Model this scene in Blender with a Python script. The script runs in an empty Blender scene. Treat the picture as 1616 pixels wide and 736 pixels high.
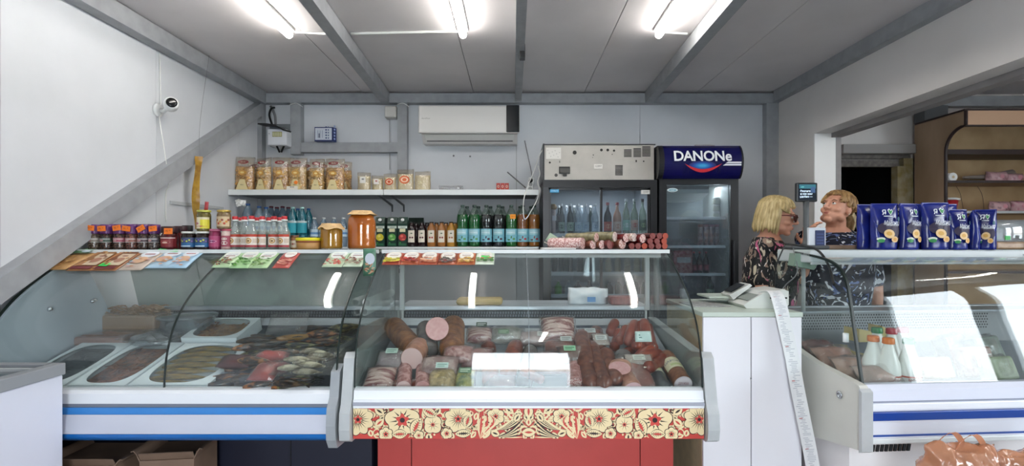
import bpy, bmesh, math, random
from mathutils import Vector, Matrix, Euler, noise
random.seed(7)
SC = bpy.context.scene
COL = SC.collection
PI = math.pi
# ------------------------------------------------------------ camera
H = 1.48; F = 800.0
cam = bpy.data.cameras.new('camera'); co = bpy.data.objects.new('camera', cam); COL.objects.link(co)
co.location = (0, 0, H); co.rotation_euler = (PI/2, 0, 0)
cam.sensor_width = 36; cam.lens = 36*F/1616; cam.shift_x = -3/1616; cam.shift_y = 15/1616
cam.clip_start = .02
SC.camera = co
# ------------------------------------------------------------ world, light, exposure
W = bpy.data.worlds.new('sky'); SC.world = W; W.use_nodes = True
nt = W.node_tree; nt.nodes.clear()
out = nt.nodes.new('ShaderNodeOutputWorld'); bg = nt.nodes.new('ShaderNodeBackground')
tc = nt.nodes.new('ShaderNodeTexCoord'); sp = nt.nodes.new('ShaderNodeSeparateXYZ')
cr = nt.nodes.new('ShaderNodeValToRGB')
cr.color_ramp.elements[0].position = .0; cr.color_ramp.elements[0].color = (.40, .39, .37, 1)
cr.color_ramp.elements[1].position = .6; cr.color_ramp.elements[1].color = (.66, .82, 1, 1)
e = cr.color_ramp.elements.new(.02); e.color = (.93, .97, 1, 1)
nt.links.new(tc.outputs['Generated'], sp.inputs[0]); nt.links.new(sp.outputs['Z'], cr.inputs[0])
nt.links.new(cr.outputs[0], bg.inputs[0]); bg.inputs[1].default_value = 9.5
nt.links.new(bg.outputs[0], out.inputs[0])
SC.view_settings.view_transform = 'Standard'; SC.view_settings.look = 'None'
SC.view_settings.exposure = 0.84; SC.view_settings.gamma = 1.0
SC.view_settings.use_curve_mapping = False
SC.cycles.use_denoising = True
SC.cycles.max_bounces = 10; SC.cycles.transparent_max_bounces = 24
SC.cycles.diffuse_bounces = 4; SC.cycles.glossy_bounces = 3; SC.cycles.transmission_bounces = 4
SC.cycles.caustics_reflective = False; SC.cycles.caustics_refractive = False
SC.cycles.sample_clamp_indirect = 6.0
TUBE = 19.0        # emission of the ceiling tubes

# ------------------------------------------------------------ materials
def lin(c):
    if isinstance(c, str):
        c = c.lstrip('#'); c = [int(c[i:i+2], 16)/255 for i in (0, 2, 4)]
    return tuple((x/12.92 if x <= .04045 else ((x+.055)/1.055)**2.4) for x in c[:3]) + (1,)
_m = {}
def mat(key, c=None, rough=.5, metal=0, var=0, vs=8, bump=0, bs=60, emit=0, spec=.5, sss=0, coat=0, c2=None, lo=.35, hi=.65, dist=0, stretch=None, alpha=1):
    if key in _m: return _m[key]
    m = bpy.data.materials.new(key); _m[key] = m; m.use_nodes = True
    n = m.node_tree; p = n.nodes['Principled BSDF']
    col = lin(c); p.inputs['Base Color'].default_value = col
    p.inputs['Roughness'].default_value = rough; p.inputs['Metallic'].default_value = metal
    p.inputs['Specular IOR Level'].default_value = spec
    p.inputs['Coat Weight'].default_value = coat
    m.diffuse_color = col
    if alpha < 1:
        p.inputs['Alpha'].default_value = alpha
    if emit:
        p.inputs['Emission Color'].default_value = col; p.inputs['Emission Strength'].default_value = emit
    if var or c2 or bump:
        t = n.nodes.new('ShaderNodeTexCoord'); mp = n.nodes.new('ShaderNodeMapping')
        n.links.new(t.outputs['Object'], mp.inputs[0])
        if stretch: mp.inputs['Scale'].default_value = stretch
    if var or c2:
        nz = n.nodes.new('ShaderNodeTexNoise'); nz.inputs['Scale'].default_value = vs; nz.inputs['Detail'].default_value = 5
        nz.inputs['Distortion'].default_value = dist
        n.links.new(mp.outputs[0], nz.inputs['Vector'])
        r = n.nodes.new('ShaderNodeValToRGB'); r.color_ramp.elements[0].position = lo; r.color_ramp.elements[1].position = hi
        a = lin(c2) if c2 else tuple(x*(1-var) for x in col[:3])+(1,)
        b = col if c2 else tuple(min(1, x*(1+var)) for x in col[:3])+(1,)
        r.color_ramp.elements[0].color = a; r.color_ramp.elements[1].color = b
        n.links.new(nz.outputs['Fac'], r.inputs[0]); n.links.new(r.outputs[0], p.inputs['Base Color'])
    if bump:
        nb = n.nodes.new('ShaderNodeTexNoise'); nb.inputs['Scale'].default_value = bs; nb.inputs['Detail'].default_value = 4
        n.links.new(mp.outputs[0], nb.inputs['Vector'])
        b = n.nodes.new('ShaderNodeBump'); b.inputs['Strength'].default_value = bump; b.inputs['Distance'].default_value = .01
        n.links.new(nb.outputs['Fac'], b.inputs['Height']); n.links.new(b.outputs[0], p.inputs['Normal'])
    return m
def clear(key, tint='#ffffff', body=None, bodyfac=0, f0=.04, rough=.02, bump=0, bs=30, hazes=0):
    """thin clear sheet or film: tinted transparency, Schlick reflection, optional milky body"""
    if key in _m: return _m[key]
    m = bpy.data.materials.new(key); _m[key] = m; m.use_nodes = True
    n = m.node_tree; n.nodes.clear(); L = n.links.new
    def N(t, **k):
        x = n.nodes.new(t)
        for a, b in k.items(): setattr(x, a, b)
        return x
    o = N('ShaderNodeOutputMaterial'); tr = N('ShaderNodeBsdfTransparent'); tr.inputs[0].default_value = lin(tint)
    gl = N('ShaderNodeBsdfGlossy'); gl.inputs['Roughness'].default_value = rough; gl.inputs['Color'].default_value = (1, 1, 1, 1)
    g = N('ShaderNodeNewGeometry'); d = N('ShaderNodeVectorMath', operation='DOT_PRODUCT')
    L(g.outputs['Incoming'], d.inputs[0])
    nrm = g.outputs['Normal']
    if bump:
        t = N('ShaderNodeTexCoord'); nb = N('ShaderNodeTexNoise'); nb.inputs['Scale'].default_value = bs; nb.inputs['Detail'].default_value = 3
        L(t.outputs['Object'], nb.inputs['Vector'])
        b = N('ShaderNodeBump'); b.inputs['Strength'].default_value = bump; b.inputs['Distance'].default_value = .01
        L(nb.outputs['Fac'], b.inputs['Height']); L(b.outputs[0], gl.inputs['Normal']); nrm = b.outputs[0]
    L(nrm, d.inputs[1])
    a = N('ShaderNodeMath', operation='ABSOLUTE'); L(d.outputs['Value'], a.inputs[0])
    s = N('ShaderNodeMath', operation='SUBTRACT', use_clamp=True); s.inputs[0].default_value = 1; L(a.outputs[0], s.inputs[1])
    p = N('ShaderNodeMath', operation='POWER'); L(s.outputs[0], p.inputs[0]); p.inputs[1].default_value = 5
    q = N('ShaderNodeMath', operation='MULTIPLY_ADD'); L(p.outputs[0], q.inputs[0]); q.inputs[1].default_value = 1-f0; q.inputs[2].default_value = f0
    base = tr.outputs[0]
    if body:
        df = N('ShaderNodeBsdfDiffuse'); df.inputs[0].default_value = lin(body)
        mx = N('ShaderNodeMixShader'); mx.inputs[0].default_value = bodyfac
        L(tr.outputs[0], mx.inputs[1]); L(df.outputs[0], mx.inputs[2]); base = mx.outputs[0]
        if hazes:
            t = N('ShaderNodeTexCoord'); hz = N('ShaderNodeTexNoise'); hz.inputs['Scale'].default_value = hazes; hz.inputs['Detail'].default_value = 6
            L(t.outputs['Object'], hz.inputs['Vector'])
            mr = N('ShaderNodeMapRange'); L(hz.outputs['Fac'], mr.inputs[0]); mr.inputs[1].default_value = .35; mr.inputs[2].default_value = .75
            mr.inputs[3].default_value = bodyfac*.4; mr.inputs[4].default_value = bodyfac*1.7
            L(mr.outputs[0], mx.inputs[0])
    m2 = N('ShaderNodeMixShader'); L(q.outputs[0], m2.inputs[0]); L(base, m2.inputs[1]); L(gl.outputs[0], m2.inputs[2])
    L(m2.outputs[0], o.inputs['Surface'])
    m.diffuse_color = lin(tint)
    return m
def ink(c, rough=.5): return mat('ink'+c+('g' if rough < .4 else ''), c, rough)

# ------------------------------------------------------------ mesh builder
class MB:
    def __init__(s): s.v = []; s.f = []; s.m = []; s.s = []; s.M = Matrix.Identity(4); s.mats = []
    def slot(s, m):
        if m is None: return 0
        if m not in s.mats: s.mats.append(m)
        return s.mats.index(m)
    def add(s, vs, fs, m=None, smooth=False):
        k = len(s.v); s.v += [s.M @ Vector(v) for v in vs]
        mi = s.slot(m)
        for f in fs: s.f.append([i+k for i in f]); s.m.append(mi); s.s.append(smooth)
        return s
    def box(s, x0, x1, y0, y1, z0, z1, m=None, bev=0):
        if x0 > x1: x0, x1 = x1, x0
        if y0 > y1: y0, y1 = y1, y0
        if z0 > z1: z0, z1 = z1, z0
        if not bev:
            v = [(x, y, z) for x in (x0, x1) for y in (y0, y1) for z in (z0, z1)]
            return s.add(v, [(0, 1, 3, 2), (4, 6, 7, 5), (0, 4, 5, 1), (2, 3, 7, 6), (0, 2, 6, 4), (1, 5, 7, 3)], m)
        b = min(bev, .49*(x1-x0), .49*(y1-y0), .49*(z1-z0)); bm = bmesh.new()
        bmesh.ops.create_cube(bm, size=1)
        bmesh.ops.transform(bm, matrix=Matrix.Translation(((x0+x1)/2, (y0+y1)/2, (z0+z1)/2)) @ Matrix.Diagonal((x1-x0, y1-y0, z1-z0, 1)), verts=bm.verts)
        bmesh.ops.bevel(bm, geom=list(bm.edges), offset=b, segments=2, profile=.5, affect='EDGES')
        bm.verts.ensure_lookup_table()
        s.add([v.co.copy() for v in bm.verts], [[v.index for v in f.verts] for f in bm.faces], m, False); bm.free()
        return s
    def lathe(s, prof, n=20, m=None, c=(0, 0, 0), cap=True, smooth=True):
        v = []; f = []
        for r, z in prof:
            for i in range(n):
                a = 2*PI*i/n; v.append((c[0]+r*math.cos(a), c[1]+r*math.sin(a), c[2]+z))
        for j in range(len(prof)-1):
            for i in range(n): f.append((j*n+i, j*n+(i+1) % n, (j+1)*n+(i+1) % n, (j+1)*n+i))
        s.add(v, f, m, smooth)
        if cap:
            k = len(s.v)-len(v)
            s.f.append([k+i for i in reversed(range(n))]); s.m.append(s.slot(m)); s.s.append(False)
            s.f.append([k+(len(prof)-1)*n+i for i in range(n)]); s.m.append(s.slot(m)); s.s.append(False)
        return s
    def cyl(s, r, z0, z1, n=20, m=None, c=(0, 0, 0)): return s.lathe([(r, z0), (r, z1)], n, m, c)
    def tube(s, pts, r, n=8, m=None, sq=None, cap=True, smooth=True):
        pts = [Vector(p) for p in pts]; N = len(pts)
        rs = r if isinstance(r, (list, tuple)) else [r]*N
        v = []; f = []; up = None
        for i, p in enumerate(pts):
            t = (pts[min(i+1, N-1)]-pts[max(i-1, 0)])
            if t.length < 1e-9: t = Vector((0, 0, 1))
            t.normalize()
            if up is None:
                up = Vector((0, 0, 1)) if abs(t.z) < .9 else Vector((0, 1, 0))
            a = t.cross(up)
            if a.length < 1e-6: a = t.cross(Vector((1, .1, 0)))
            a.normalize(); b = a.cross(t).normalized(); up = b
            for k in range(n):
                q = 2*PI*k/n; v.append(p+(a*math.cos(q)+b*math.sin(q)*(sq or 1))*rs[i])
        for j in range(N-1):
            for i in range(n): f.append((j*n+i, (j+1)*n+i, (j+1)*n+(i+1) % n, j*n+(i+1) % n))
        s.add(v, f, m, smooth)
        if cap:
            k = len(s.v)-len(v); mi = s.slot(m)
            s.f.append([k+i for i in range(n)]); s.m.append(mi); s.s.append(False)
            s.f.append([k+(N-1)*n+i for i in reversed(range(n))]); s.m.append(mi); s.s.append(False)
        return s
    def prism(s, poly, a, b, ax='x', m=None, smooth=False):
        """poly: 2D outline; extruded along ax from a to b. ax x: poly=(y,z); y: (x,z); z: (x,y)"""
        def P(p, t):
            return (t, p[0], p[1]) if ax == 'x' else ((p[0], t, p[1]) if ax == 'y' else (p[0], p[1], t))
        n = len(poly); v = [P(p, a) for p in poly]+[P(p, b) for p in poly]
        f = [(i, (i+1) % n, n+(i+1) % n, n+i) for i in range(n)]
        s.add(v, f, m, smooth); k = len(s.v)-2*n; mi = s.slot(m)
        s.f.append([k+i for i in reversed(range(n))]); s.m.append(mi); s.s.append(False)
        s.f.append([k+n+i for i in range(n)]); s.m.append(mi); s.s.append(False)
        return s
    def grid(s, fn, nu, nv, m=None, smooth=True, flip=False):
        v = [fn(i/nu, j/nv) for j in range(nv+1) for i in range(nu+1)]
        f = [(j*(nu+1)+i, j*(nu+1)+i+1, (j+1)*(nu+1)+i+1, (j+1)*(nu+1)+i) for j in range(nv) for i in range(nu)]
        if flip: f = [tuple(reversed(q)) for q in f]
        return s.add(v, f, m, smooth)
    def slab(s, fn, nu, nv, th, m=None, smooth=True):
        """closed sheet: fn(u,v) gives surface, thickness th along normal"""
        def nrm(u, v):
            e = .01; a = Vector(fn(min(1, u+e), v))-Vector(fn(max(0, u-e), v)); b = Vector(fn(u, min(1, v+e)))-Vector(fn(u, max(0, v-e)))
            c = a.cross(b); return c.normalized() if c.length > 1e-12 else Vector((0, 0, 1))
        A = []; B = []
        for j in range(nv+1):
            for i in range(nu+1):
                p = Vector(fn(i/nu, j/nv)); q = nrm(i/nu, j/nv); A.append(p+q*th/2); B.append(p-q*th/2)
        W = nu+1; K = len(A); f = []
        for j in range(nv):
            for i in range(nu):
                a = j*W+i; f.append((a, a+1, a+1+W, a+W)); f.append((K+a, K+a+W, K+a+1+W, K+a+1))
        g = []
        for i in range(nu):
            g.append((i, K+i, K+i+1, i+1)); a = nv*W+i; g.append((a, a+1, K+a+1, K+a))
        for j in range(nv):
            a = j*W; g.append((a, a+W, K+a+W, K+a)); a = j*W+nu; g.append((a, K+a, K+a+W, a+W))
        V = A+B; s.add(V, f, m, smooth); us = sorted({i for q in g for i in q}); ix = {u: n for n, u in enumerate(us)}
        return s.add([V[u] for u in us], [tuple(ix[i] for i in q) for q in g], m, False)
    def pillow(s, w, h, d, nx=8, ny=10, m=None, seal=.0, crumple=0, seed=0, fm=None, base=0, px=2.2, py=3, edge=.001):
        """bag of width w (x), height h (z from 0), depth d (y)"""
        def side(sg):
            def fn(u, v):
                a = abs(2*u-1)**px; b = abs(2*v-1)**py
                if base and v < .5: b = (abs(2*v-1)**py)*(1-base)
                vv = v
                k = max(0, (1-a))*max(0, (1-b))
                x = (u-.5)*w; z = vv*h; y = sg*(d/2*k**.6+edge)
                if crumple:
                    q = Vector((x*22+seed*3.1, z*22+seed, sg*2.0+seed)); y += (noise.noise(q)+(abs(noise.noise(q*2.1))*.9 if crumple > .03 else 0))*crumple*(.3+k)
                    x += noise.noise(q*.7)*crumple*.6
                    if v > .97: z += noise.noise(q*.6)*crumple*.7
                p = (x, y, z)
                return fm(p) if fm else p
            return fn
        s.grid(side(-1), nx, ny, m); s.grid(side(1), nx, ny, m, flip=True)
        # close rim
        k = len(s.v); n1 = (nx+1)*(ny+1); A = k-2*n1; B = k-n1; W = nx+1
        rim = [i for i in range(nx)]+[nx+j*W for j in range(ny)]+[ny*W+nx-i for i in range(nx)]+[(ny-j)*W for j in range(ny)]
        mi = s.slot(m)
        for i in range(len(rim)):
            a, b = rim[i], rim[(i+1) % len(rim)]
            s.f.append([A+b, A+a, B+a, B+b]); s.m.append(mi); s.s.append(True)
        return s
    def mesh(s, name, mats=None):
        me = bpy.data.meshes.new(name); me.from_pydata([tuple(v) for v in s.v], [], s.f)
        ms = s.mats or mats or []
        if mats and not s.mats: ms = mats if isinstance(mats, (list, tuple)) else [mats]
        for m in ms: me.materials.append(m)
        me.polygons.foreach_set('material_index', s.m); me.polygons.foreach_set('use_smooth', s.s)
        me.update(); return me
def setp(o, label=None, cat=None, group=None, kind=None):
    for k, v in (('label', label), ('category', cat), ('group', group), ('kind', kind)):
        if v: o[k] = v
    return o
def thing(name, label, cat, loc=(0, 0, 0), rz=0, group=None, rot=None):
    o = bpy.data.objects.new(name, None); COL.objects.link(o); o.empty_display_size = .05
    o.location = loc; o.rotation_euler = rot or (0, 0, rz); return setp(o, label, cat, group)
def part(name, mb, m=None, par=None, label=None, w=False, loc=None, rot=None, kind=None):
    """one mesh object; w=True: mesh was written in world coordinates, parent is unrotated"""
    me = mb if isinstance(mb, bpy.types.Mesh) else mb.mesh(name, m)
    o = bpy.data.objects.new(name, me); COL.objects.link(o)
    if par:
        o.parent = par
        if w:
            t = Vector(); q = par
            while q: t += Vector(q.location); q = q.parent
            o.location = -t
    if loc: o.location = loc
    if rot: o.rotation_euler = rot
    return setp(o, label, kind=kind)
def solo(name, mb, m, label, cat, group=None, loc=None, rot=None, kind=None):
    o = part(name, mb, m, None, None, loc=loc, rot=rot); return setp(o, label, cat, group, kind)
def struct(name, mb, m, label=None, par=None):
    o = part(name, mb, m, par, label)
    if not par: o['kind'] = 'structure'
    return o
def dup(r, loc=None, rot=None, label=None, group=None, scale=None):
    def cp(o, p):
        c = o.copy(); COL.objects.link(c); c.parent = p
        if p: c.matrix_parent_inverse = o.matrix_parent_inverse
        for ch in list(kids.get(o, [])): cp(ch, c)
        return c
    kids = {}
    def walk(o):
        kids[o] = [x for x in o.children]
        for x in kids[o]: walk(x)
    walk(r)
    c = cp(r, None)
    if loc: c.location = loc
    if rot: c.rotation_euler = rot
    if scale: c.scale = scale
    if label: c['label'] = label
    if group: c['group'] = group
    return c
def at(px, py, Y): return Vector(((px-811)*Y/F, Y, H-(py-383)*Y/F))
def X(px, Y): return (px-811)*Y/F
def Z(py, Y): return H-(py-383)*Y/F
# print on a surface: u to the right, v up; fm(u,v,off) -> xyz
_txt = {}
def textmesh(s, size=1, spacing=1.0, shear=0, off=0):
    k = (s, spacing, shear, off)
    if k not in _txt:
        c = bpy.data.curves.new('t', 'FONT'); c.body = s; c.align_x = 'CENTER'; c.align_y = 'CENTER'; c.size = 1
        c.space_character = spacing; c.shear = shear; c.offset = off; c.resolution_u = 3; c.fill_mode = 'FRONT'
        o = bpy.data.objects.new('t', c); me = bpy.data.meshes.new_from_object(o)
        _txt[k] = ([v.co.copy() for v in me.vertices], [list(p.vertices) for p in me.polygons])
        bpy.data.objects.remove(o); bpy.data.curves.remove(c); bpy.data.meshes.remove(me)
    return _txt[k]
class Print(MB):
    def __init__(s, fm, step=.0004): super().__init__(); s.fm = fm; s.k = 1; s.st = step
    def poly(s, pts, c, cen=None):
        m = c if not isinstance(c, str) else ink(c)
        cx = sum(p[0] for p in pts)/len(pts); cy = sum(p[1] for p in pts)/len(pts)
        if cen: cx, cy = cen
        o = s.k*s.st; s.k += 1; n = len(pts)
        s.add([s.fm(cx, cy, o)]+[s.fm(p[0], p[1], o) for p in pts], [(0, i+1, (i+1) % n+1) for i in range(n)], m)
        return s
    def rect(s, x0, x1, y0, y1, c, nu=1):
        m = c if not isinstance(c, str) else ink(c)
        o = s.k*s.st; s.k += 1
        v = [s.fm(x0+(x1-x0)*i/nu, y, o) for y in (y0, y1) for i in range(nu+1)]
        s.add(v, [(i, i+1, i+nu+2, i+nu+1) for i in range(nu)], m); return s
    def ell(s, x, y, rx, ry, c, n=14, rot=0):
        ca, sa = math.cos(rot), math.sin(rot)
        return s.poly([(x+rx*math.cos(2*PI*i/n)*ca-ry*math.sin(2*PI*i/n)*sa, y+rx*math.cos(2*PI*i/n)*sa+ry*math.sin(2*PI*i/n)*ca) for i in range(n)], c)
    def text(s, t, x, y, h, c, width=None, **k):
        V, Fc = textmesh(t, **k)
        if not V: return s
        w = max(v.x for v in V)-min(v.x for v in V); sx = h
        if width: sx = width/w
        m = c if not isinstance(c, str) else ink(c)
        o = s.k*s.st; s.k += 1
        s.add([s.fm(x+v.x*sx, y+v.y*h, o) for v in V], Fc, m); return s
def flatmap(y=0): return lambda u, v, o: (u, y-o, v)
def cylmap(r): return lambda u, v, o: ((r+o)*math.sin(u/r), -(r+o)*math.cos(u/r), v)
# ============================================================ SETTING
XL, XR, YB, ZC = -2.33, 2.404, 4.68, 2.85
YF = -1.6; XE = 5.4
M_wall = mat('wall_panel', '#d3d5d9', .45, var=.05, vs=2, bump=.05, bs=25)
M_ceil = mat('ceiling_panel', '#dcd6d6', .5, var=.05, vs=2, bump=.05, bs=25)
M_rw = mat('right_wall_panel', '#e4deda', .5, var=.05, vs=2)
M_steel = mat('painted_steel', '#9c9ea1', .5, var=.08, vs=12)
M_floor = mat('floor_tile', '#8c8882', .4, var=.15, vs=6)
M_white = mat('white_plastic', '#e8e8e6', .35)
M_black = mat('black_plastic', '#101113', .35)
M_cable = mat('white_cable', '#e4e4e0', .5)
M_gcable = mat('grey_cable', '#77787a', .5)
# floor of tiles
fl = struct('floor', MB().box(XL-.1, XE+.1, YF-.1, YB+.1, -.12, -.01), mat('grout', '#55524d', .8))
tm = MB().box(.003, .597, .003, .597, -.01, 0).mesh('tile', [M_floor])
i0 = 0
for i in range(13):
    for j in range(11):
        part('tile', tm, None, fl, loc=(XL+i*.6, YF+j*.6, 0))
# ceiling of one metre panels
ce = struct('ceiling', MB().box(XL-.1, XE+.1, YF-.1, YB+.1, ZC+.03, ZC+.12), mat('joint_dark', '#3c3b3b', .8))
ed = [XL, -1.375, -.369, .643, 1.666, 2.68, 3.69, 4.70, XE]
for a, b in zip(ed[:-1], ed[1:]):
    part('panel', MB().box(a+.0025, b-.0025, YF, YB, ZC, ZC+.04), M_ceil, ce)
# raised ribs of the ceiling sheets
# back wall with panels
wb = struct('wall_back', MB().box(XL-.1, XR+.02, YB+.03, YB+.12, 0, ZC+.1), mat('joint_dark'))
ed = [XL, -1.80, -.80, .06, 1.17, XR+.0]
ed = [XL, X(617, YB), X(815, YB), X(1010, YB), XR]
for a, b in zip(ed[:-1], ed[1:]):
    part('panel', MB().box(a+.0015, b-.0015, YB, YB+.04, 0, ZC), M_wall, wb)
# upper back wall of the annex and its dark opening
ax0, ax1 = XR, XE
m = MB(); oz = Z(257, YB); ox0, ox1 = X(1322, YB), X(1428, YB)
m.box(XR, ox0, YB, YB+.12, 0, ZC); m.box(ox1, XE+.1, YB, YB+.12, 0, ZC); m.box(ox0, ox1, YB, YB+.12, oz, ZC)
struct('trim_1', m, M_rw, 'white annex back wall around the dark opening')
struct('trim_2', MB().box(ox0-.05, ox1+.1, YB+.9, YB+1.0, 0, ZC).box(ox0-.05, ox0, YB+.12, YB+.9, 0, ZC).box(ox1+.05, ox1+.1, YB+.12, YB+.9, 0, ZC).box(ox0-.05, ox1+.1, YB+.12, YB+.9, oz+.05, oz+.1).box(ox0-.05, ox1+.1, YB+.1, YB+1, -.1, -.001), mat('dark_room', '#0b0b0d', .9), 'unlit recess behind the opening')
struct('trim_3', MB().box(X(1327, 4.6), X(1440, 4.6), 4.56, YB-.002, Z(243, 4.6), Z(229, 4.6)), mat('lintel_grey', '#9a9693', .6), 'grey lintel beam above the opening')
struct('trim_4', MB().box(X(1325, 4.62), X(1420, 4.62), 4.63, YB-.002, Z(263, 4.62), Z(252, 4.62)).box(X(1325, 4.62), X(1440, 4.62), 4.64, YB-.002, Z(250, 4.62), Z(244, 4.62), mat('rusty', '#6b6560', .7, var=.3, vs=30)), mat('perforated_strip', '#a5a29e', .5, var=.2, vs=40), 'perforated metal strip under the lintel')
struct('trim_5', MB().box(X(1414, 4.62), X(1426, 4.62), 4.6, YB-.002, .0, Z(263, 4.62)).box(X(1426, 4.62), X(1441, 4.62), 4.62, YB-.002, .0, Z(250, 4.62), mat('bare_jamb', '#a3987e', .8, c2='#8a7a4a', vs=14)), mat('dark_jamb', '#3a3836', .7), 'bare jamb beside the opening')
# left wall
wl = struct('wall_left', MB().box(XL-.12, XL-.03, YF, YB+.1, 0, ZC+.1), mat('joint_dark'))
ed = [YF, -.7, .3, 1.3, 2.30, 3.30, 4.30, YB]
for a, b in zip(ed[:-1], ed[1:]):
    part('panel', MB().box(XL-.04, XL, a+.0015, b-.0015, 0, ZC), M_wall, wl)
# right wall stub + header
zr = 2.355; yj = 4.066; wt = .17
wr = struct('wall_right', MB().box(XR, XR+wt, yj, YB-.001, 0, ZC).box(XR, XR+wt, YF, yj, zr, ZC), M_rw)
M_jamb = mat('jamb_white', '#efedea', .4)
part('panel', MB().box(XR+.001, XR+wt-.001, yj-.012, yj, 0, zr-.001), M_jamb, wr, 'bright white jamb facing')
st = MB().box(XR+wt, XR+wt+.045, yj-.01, yj+.06, 0, zr+.12).box(XR+wt-.035, XR+wt+.045, YF, yj, zr-.035, zr+.10)
struct('trim_6', st, mat('opening_frame', '#8f8a89', .55, var=.1, vs=8), 'grey steel frame edge of the opening')
WS = [(-1.5, -.42), (-.22, .95)]; SZ0, SZ1 = 1.0, 2.62
m = MB().box(XE, XE+.1, WS[1][1], YB+.1, 0, ZC).box(XE, XE+.1, WS[0][1], WS[1][0], 0, ZC).box(XE, XE+.1, YF, WS[0][0], 0, ZC)
for a, b in WS: m.box(XE, XE+.1, a, b, 0, SZ0).box(XE, XE+.1, a, b, SZ1, ZC)
struct('wall_side', m, M_rw)
# front wall behind the viewpoint: doorway and window to daylight
DX0, DX1, DZ1 = -.54, .70, 2.30
WX0, WX1, WZ0, WZ1 = 2.95, 4.25, .55, 2.45
wf = MB()
wf.box(XL-.1, DX0, YF-.12, YF, 0, ZC); wf.box(DX0, DX1, YF-.12, YF, DZ1, ZC)
wf.box(DX1, XE+.1, YF-.12, YF, 0, ZC)
struct('wall_front', wf, mat('front_wall_grey', '#6e6f71', .6))
for n_, (a, b) in enumerate(WS):
    struct('window_%d' % (n_+1), MB().box(XE+.02, XE+.08, a, a+.04, SZ0, SZ1).box(XE+.02, XE+.08, b-.04, b, SZ0, SZ1).box(XE+.02, XE+.08, a, b, SZ0, SZ0+.04).box(XE+.02, XE+.08, a, b, SZ1-.04, SZ1), M_white)
struct('door_1', MB().box(DX0, DX0+.05, YF-.1, YF-.02, 0, DZ1).box(DX1-.05, DX1, YF-.1, YF-.02, 0, DZ1).box(DX0, DX1, YF-.1, YF-.02, DZ1-.05, DZ1), M_white)
struct('trim_7', MB().box(-30, 40, -60, YF-.12, -.2, -.05).box(XE+.1, 40, YF-.12, 30, -.2, -.05), mat('yard', '#dad6ce', .9, var=.2, vs=.5), 'paved yard outside the shop')
for nm, lc, w_, h_, rt_ in [('door_daylight', ((DX0+DX1)/2, YF-.06, DZ1/2), DX1-DX0, DZ1, (PI/2, 0, 0))]+[('window_daylight', (XE+.05, (a+b)/2, (SZ0+SZ1)/2), b-a, SZ1-SZ0, (PI/2, 0, PI/2)) for a, b in WS]:
    l = bpy.data.lights.new(nm, 'AREA'); l.shape = 'RECTANGLE'; l.size = w_; l.size_y = h_; l.cycles.is_portal = True
    o = bpy.data.objects.new(nm, l); COL.objects.link(o); o.location = lc; o.rotation_euler = rt_
# ---- steel frame
def bar(name, p, q, w, h, mm, lab=None):
    """box bar from p to q (centre line), w sideways, h up"""
    p = Vector(p); q = Vector(q); d = (q-p); L = d.length; d.normalize()
    upv = Vector((0, 0, 1)) if abs(d.z) < .9 else Vector((0, 1, 0))
    s_ = d.cross(upv).normalized(); u = s_.cross(d).normalized()
    b = MB(); vs = []
    for t in (0, L):
        for a, c in ((-1, -1), (1, -1), (1, 1), (-1, 1)): vs.append(p+d*t+s_*a*w/2+u*c*h/2)
    b.add(vs, [(3, 2, 1, 0), (4, 5, 6, 7), (0, 1, 5, 4), (1, 2, 6, 5), (2, 3, 7, 6), (3, 0, 4, 7)])
    return struct(name, b, mm, lab)
zb = Z(156, 4.62)
bar('trim_8', (XL, 4.63, zb), (XR, 4.63, zb), .08, .085, M_steel, 'grey beam along the top of the back wall')
bar('trim_9', (-1.165, 4.585, ZC-.055), (-1.02, 1.0, ZC-.055), .075, .10, M_steel, 'grey ceiling beam left of the middle')
bar('trim_10', (.04, 4.585, ZC-.05), (.045, YF, ZC-.05), .058, .09, M_steel, 'grey ceiling beam in the middle')
bar('trim_11', (1.225, 4.585, ZC-.055), (1.14, 1.0, ZC-.055), .075, .10, M_steel, 'grey ceiling beam right of the middle')
bar('trim_12', (XL+.045, 4.585, ZC-.06), (XL+.045, YF, ZC-.06), .085, .11, M_steel, 'grey beam along the top of the left wall')
bar('trim_13', (XR-.02, 4.585, ZC-.05), (XR-.02, YF, ZC-.05), .075, .10, M_steel, 'grey beam along the top of the right wall')
bar('trim_14', (X(410, 4.64), 4.64, 0), (X(410, 4.64), 4.64, zb-.04), .075, .075, M_steel, 'grey corner post in the back left corner')
bar('trim_15', (X(469, 4.64), 4.64, Z(240, 4.6)-.02), (X(469, 4.64), 4.64, zb-.04), .095, .075, M_steel, 'grey short post right of the meter box')
bar('trim_16', (X(636, 4.64), 4.64, Z(273, 4.6)), (X(636, 4.64), 4.64, zb-.04), .085, .075, M_steel, 'grey post left of the air conditioner')
bar('trim_17', (X(478, 4.64), 4.64, Z(233, 4.62)), (X(629, 4.64), 4.64, Z(233, 4.62)), .075, .088, M_steel, 'grey crosspiece between the two short posts')
bar('trim_18', (XR-.055, 4.64, 0), (XR-.055, 4.64, zb-.04), .11, .075, M_steel, 'grey corner post in the back right corner')
bar('trim_19', (XL+.035, 4.57, 2.69), (XL+.035, .6, .27), .07, .10, M_steel, 'grey diagonal brace across the left wall')
bar('trim_20', (XR+wt+.05, 4.58, ZC-.10), (XE, 4.58, ZC-.10), .07, .09, M_steel, 'grey beam over the wooden shelves')
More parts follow.
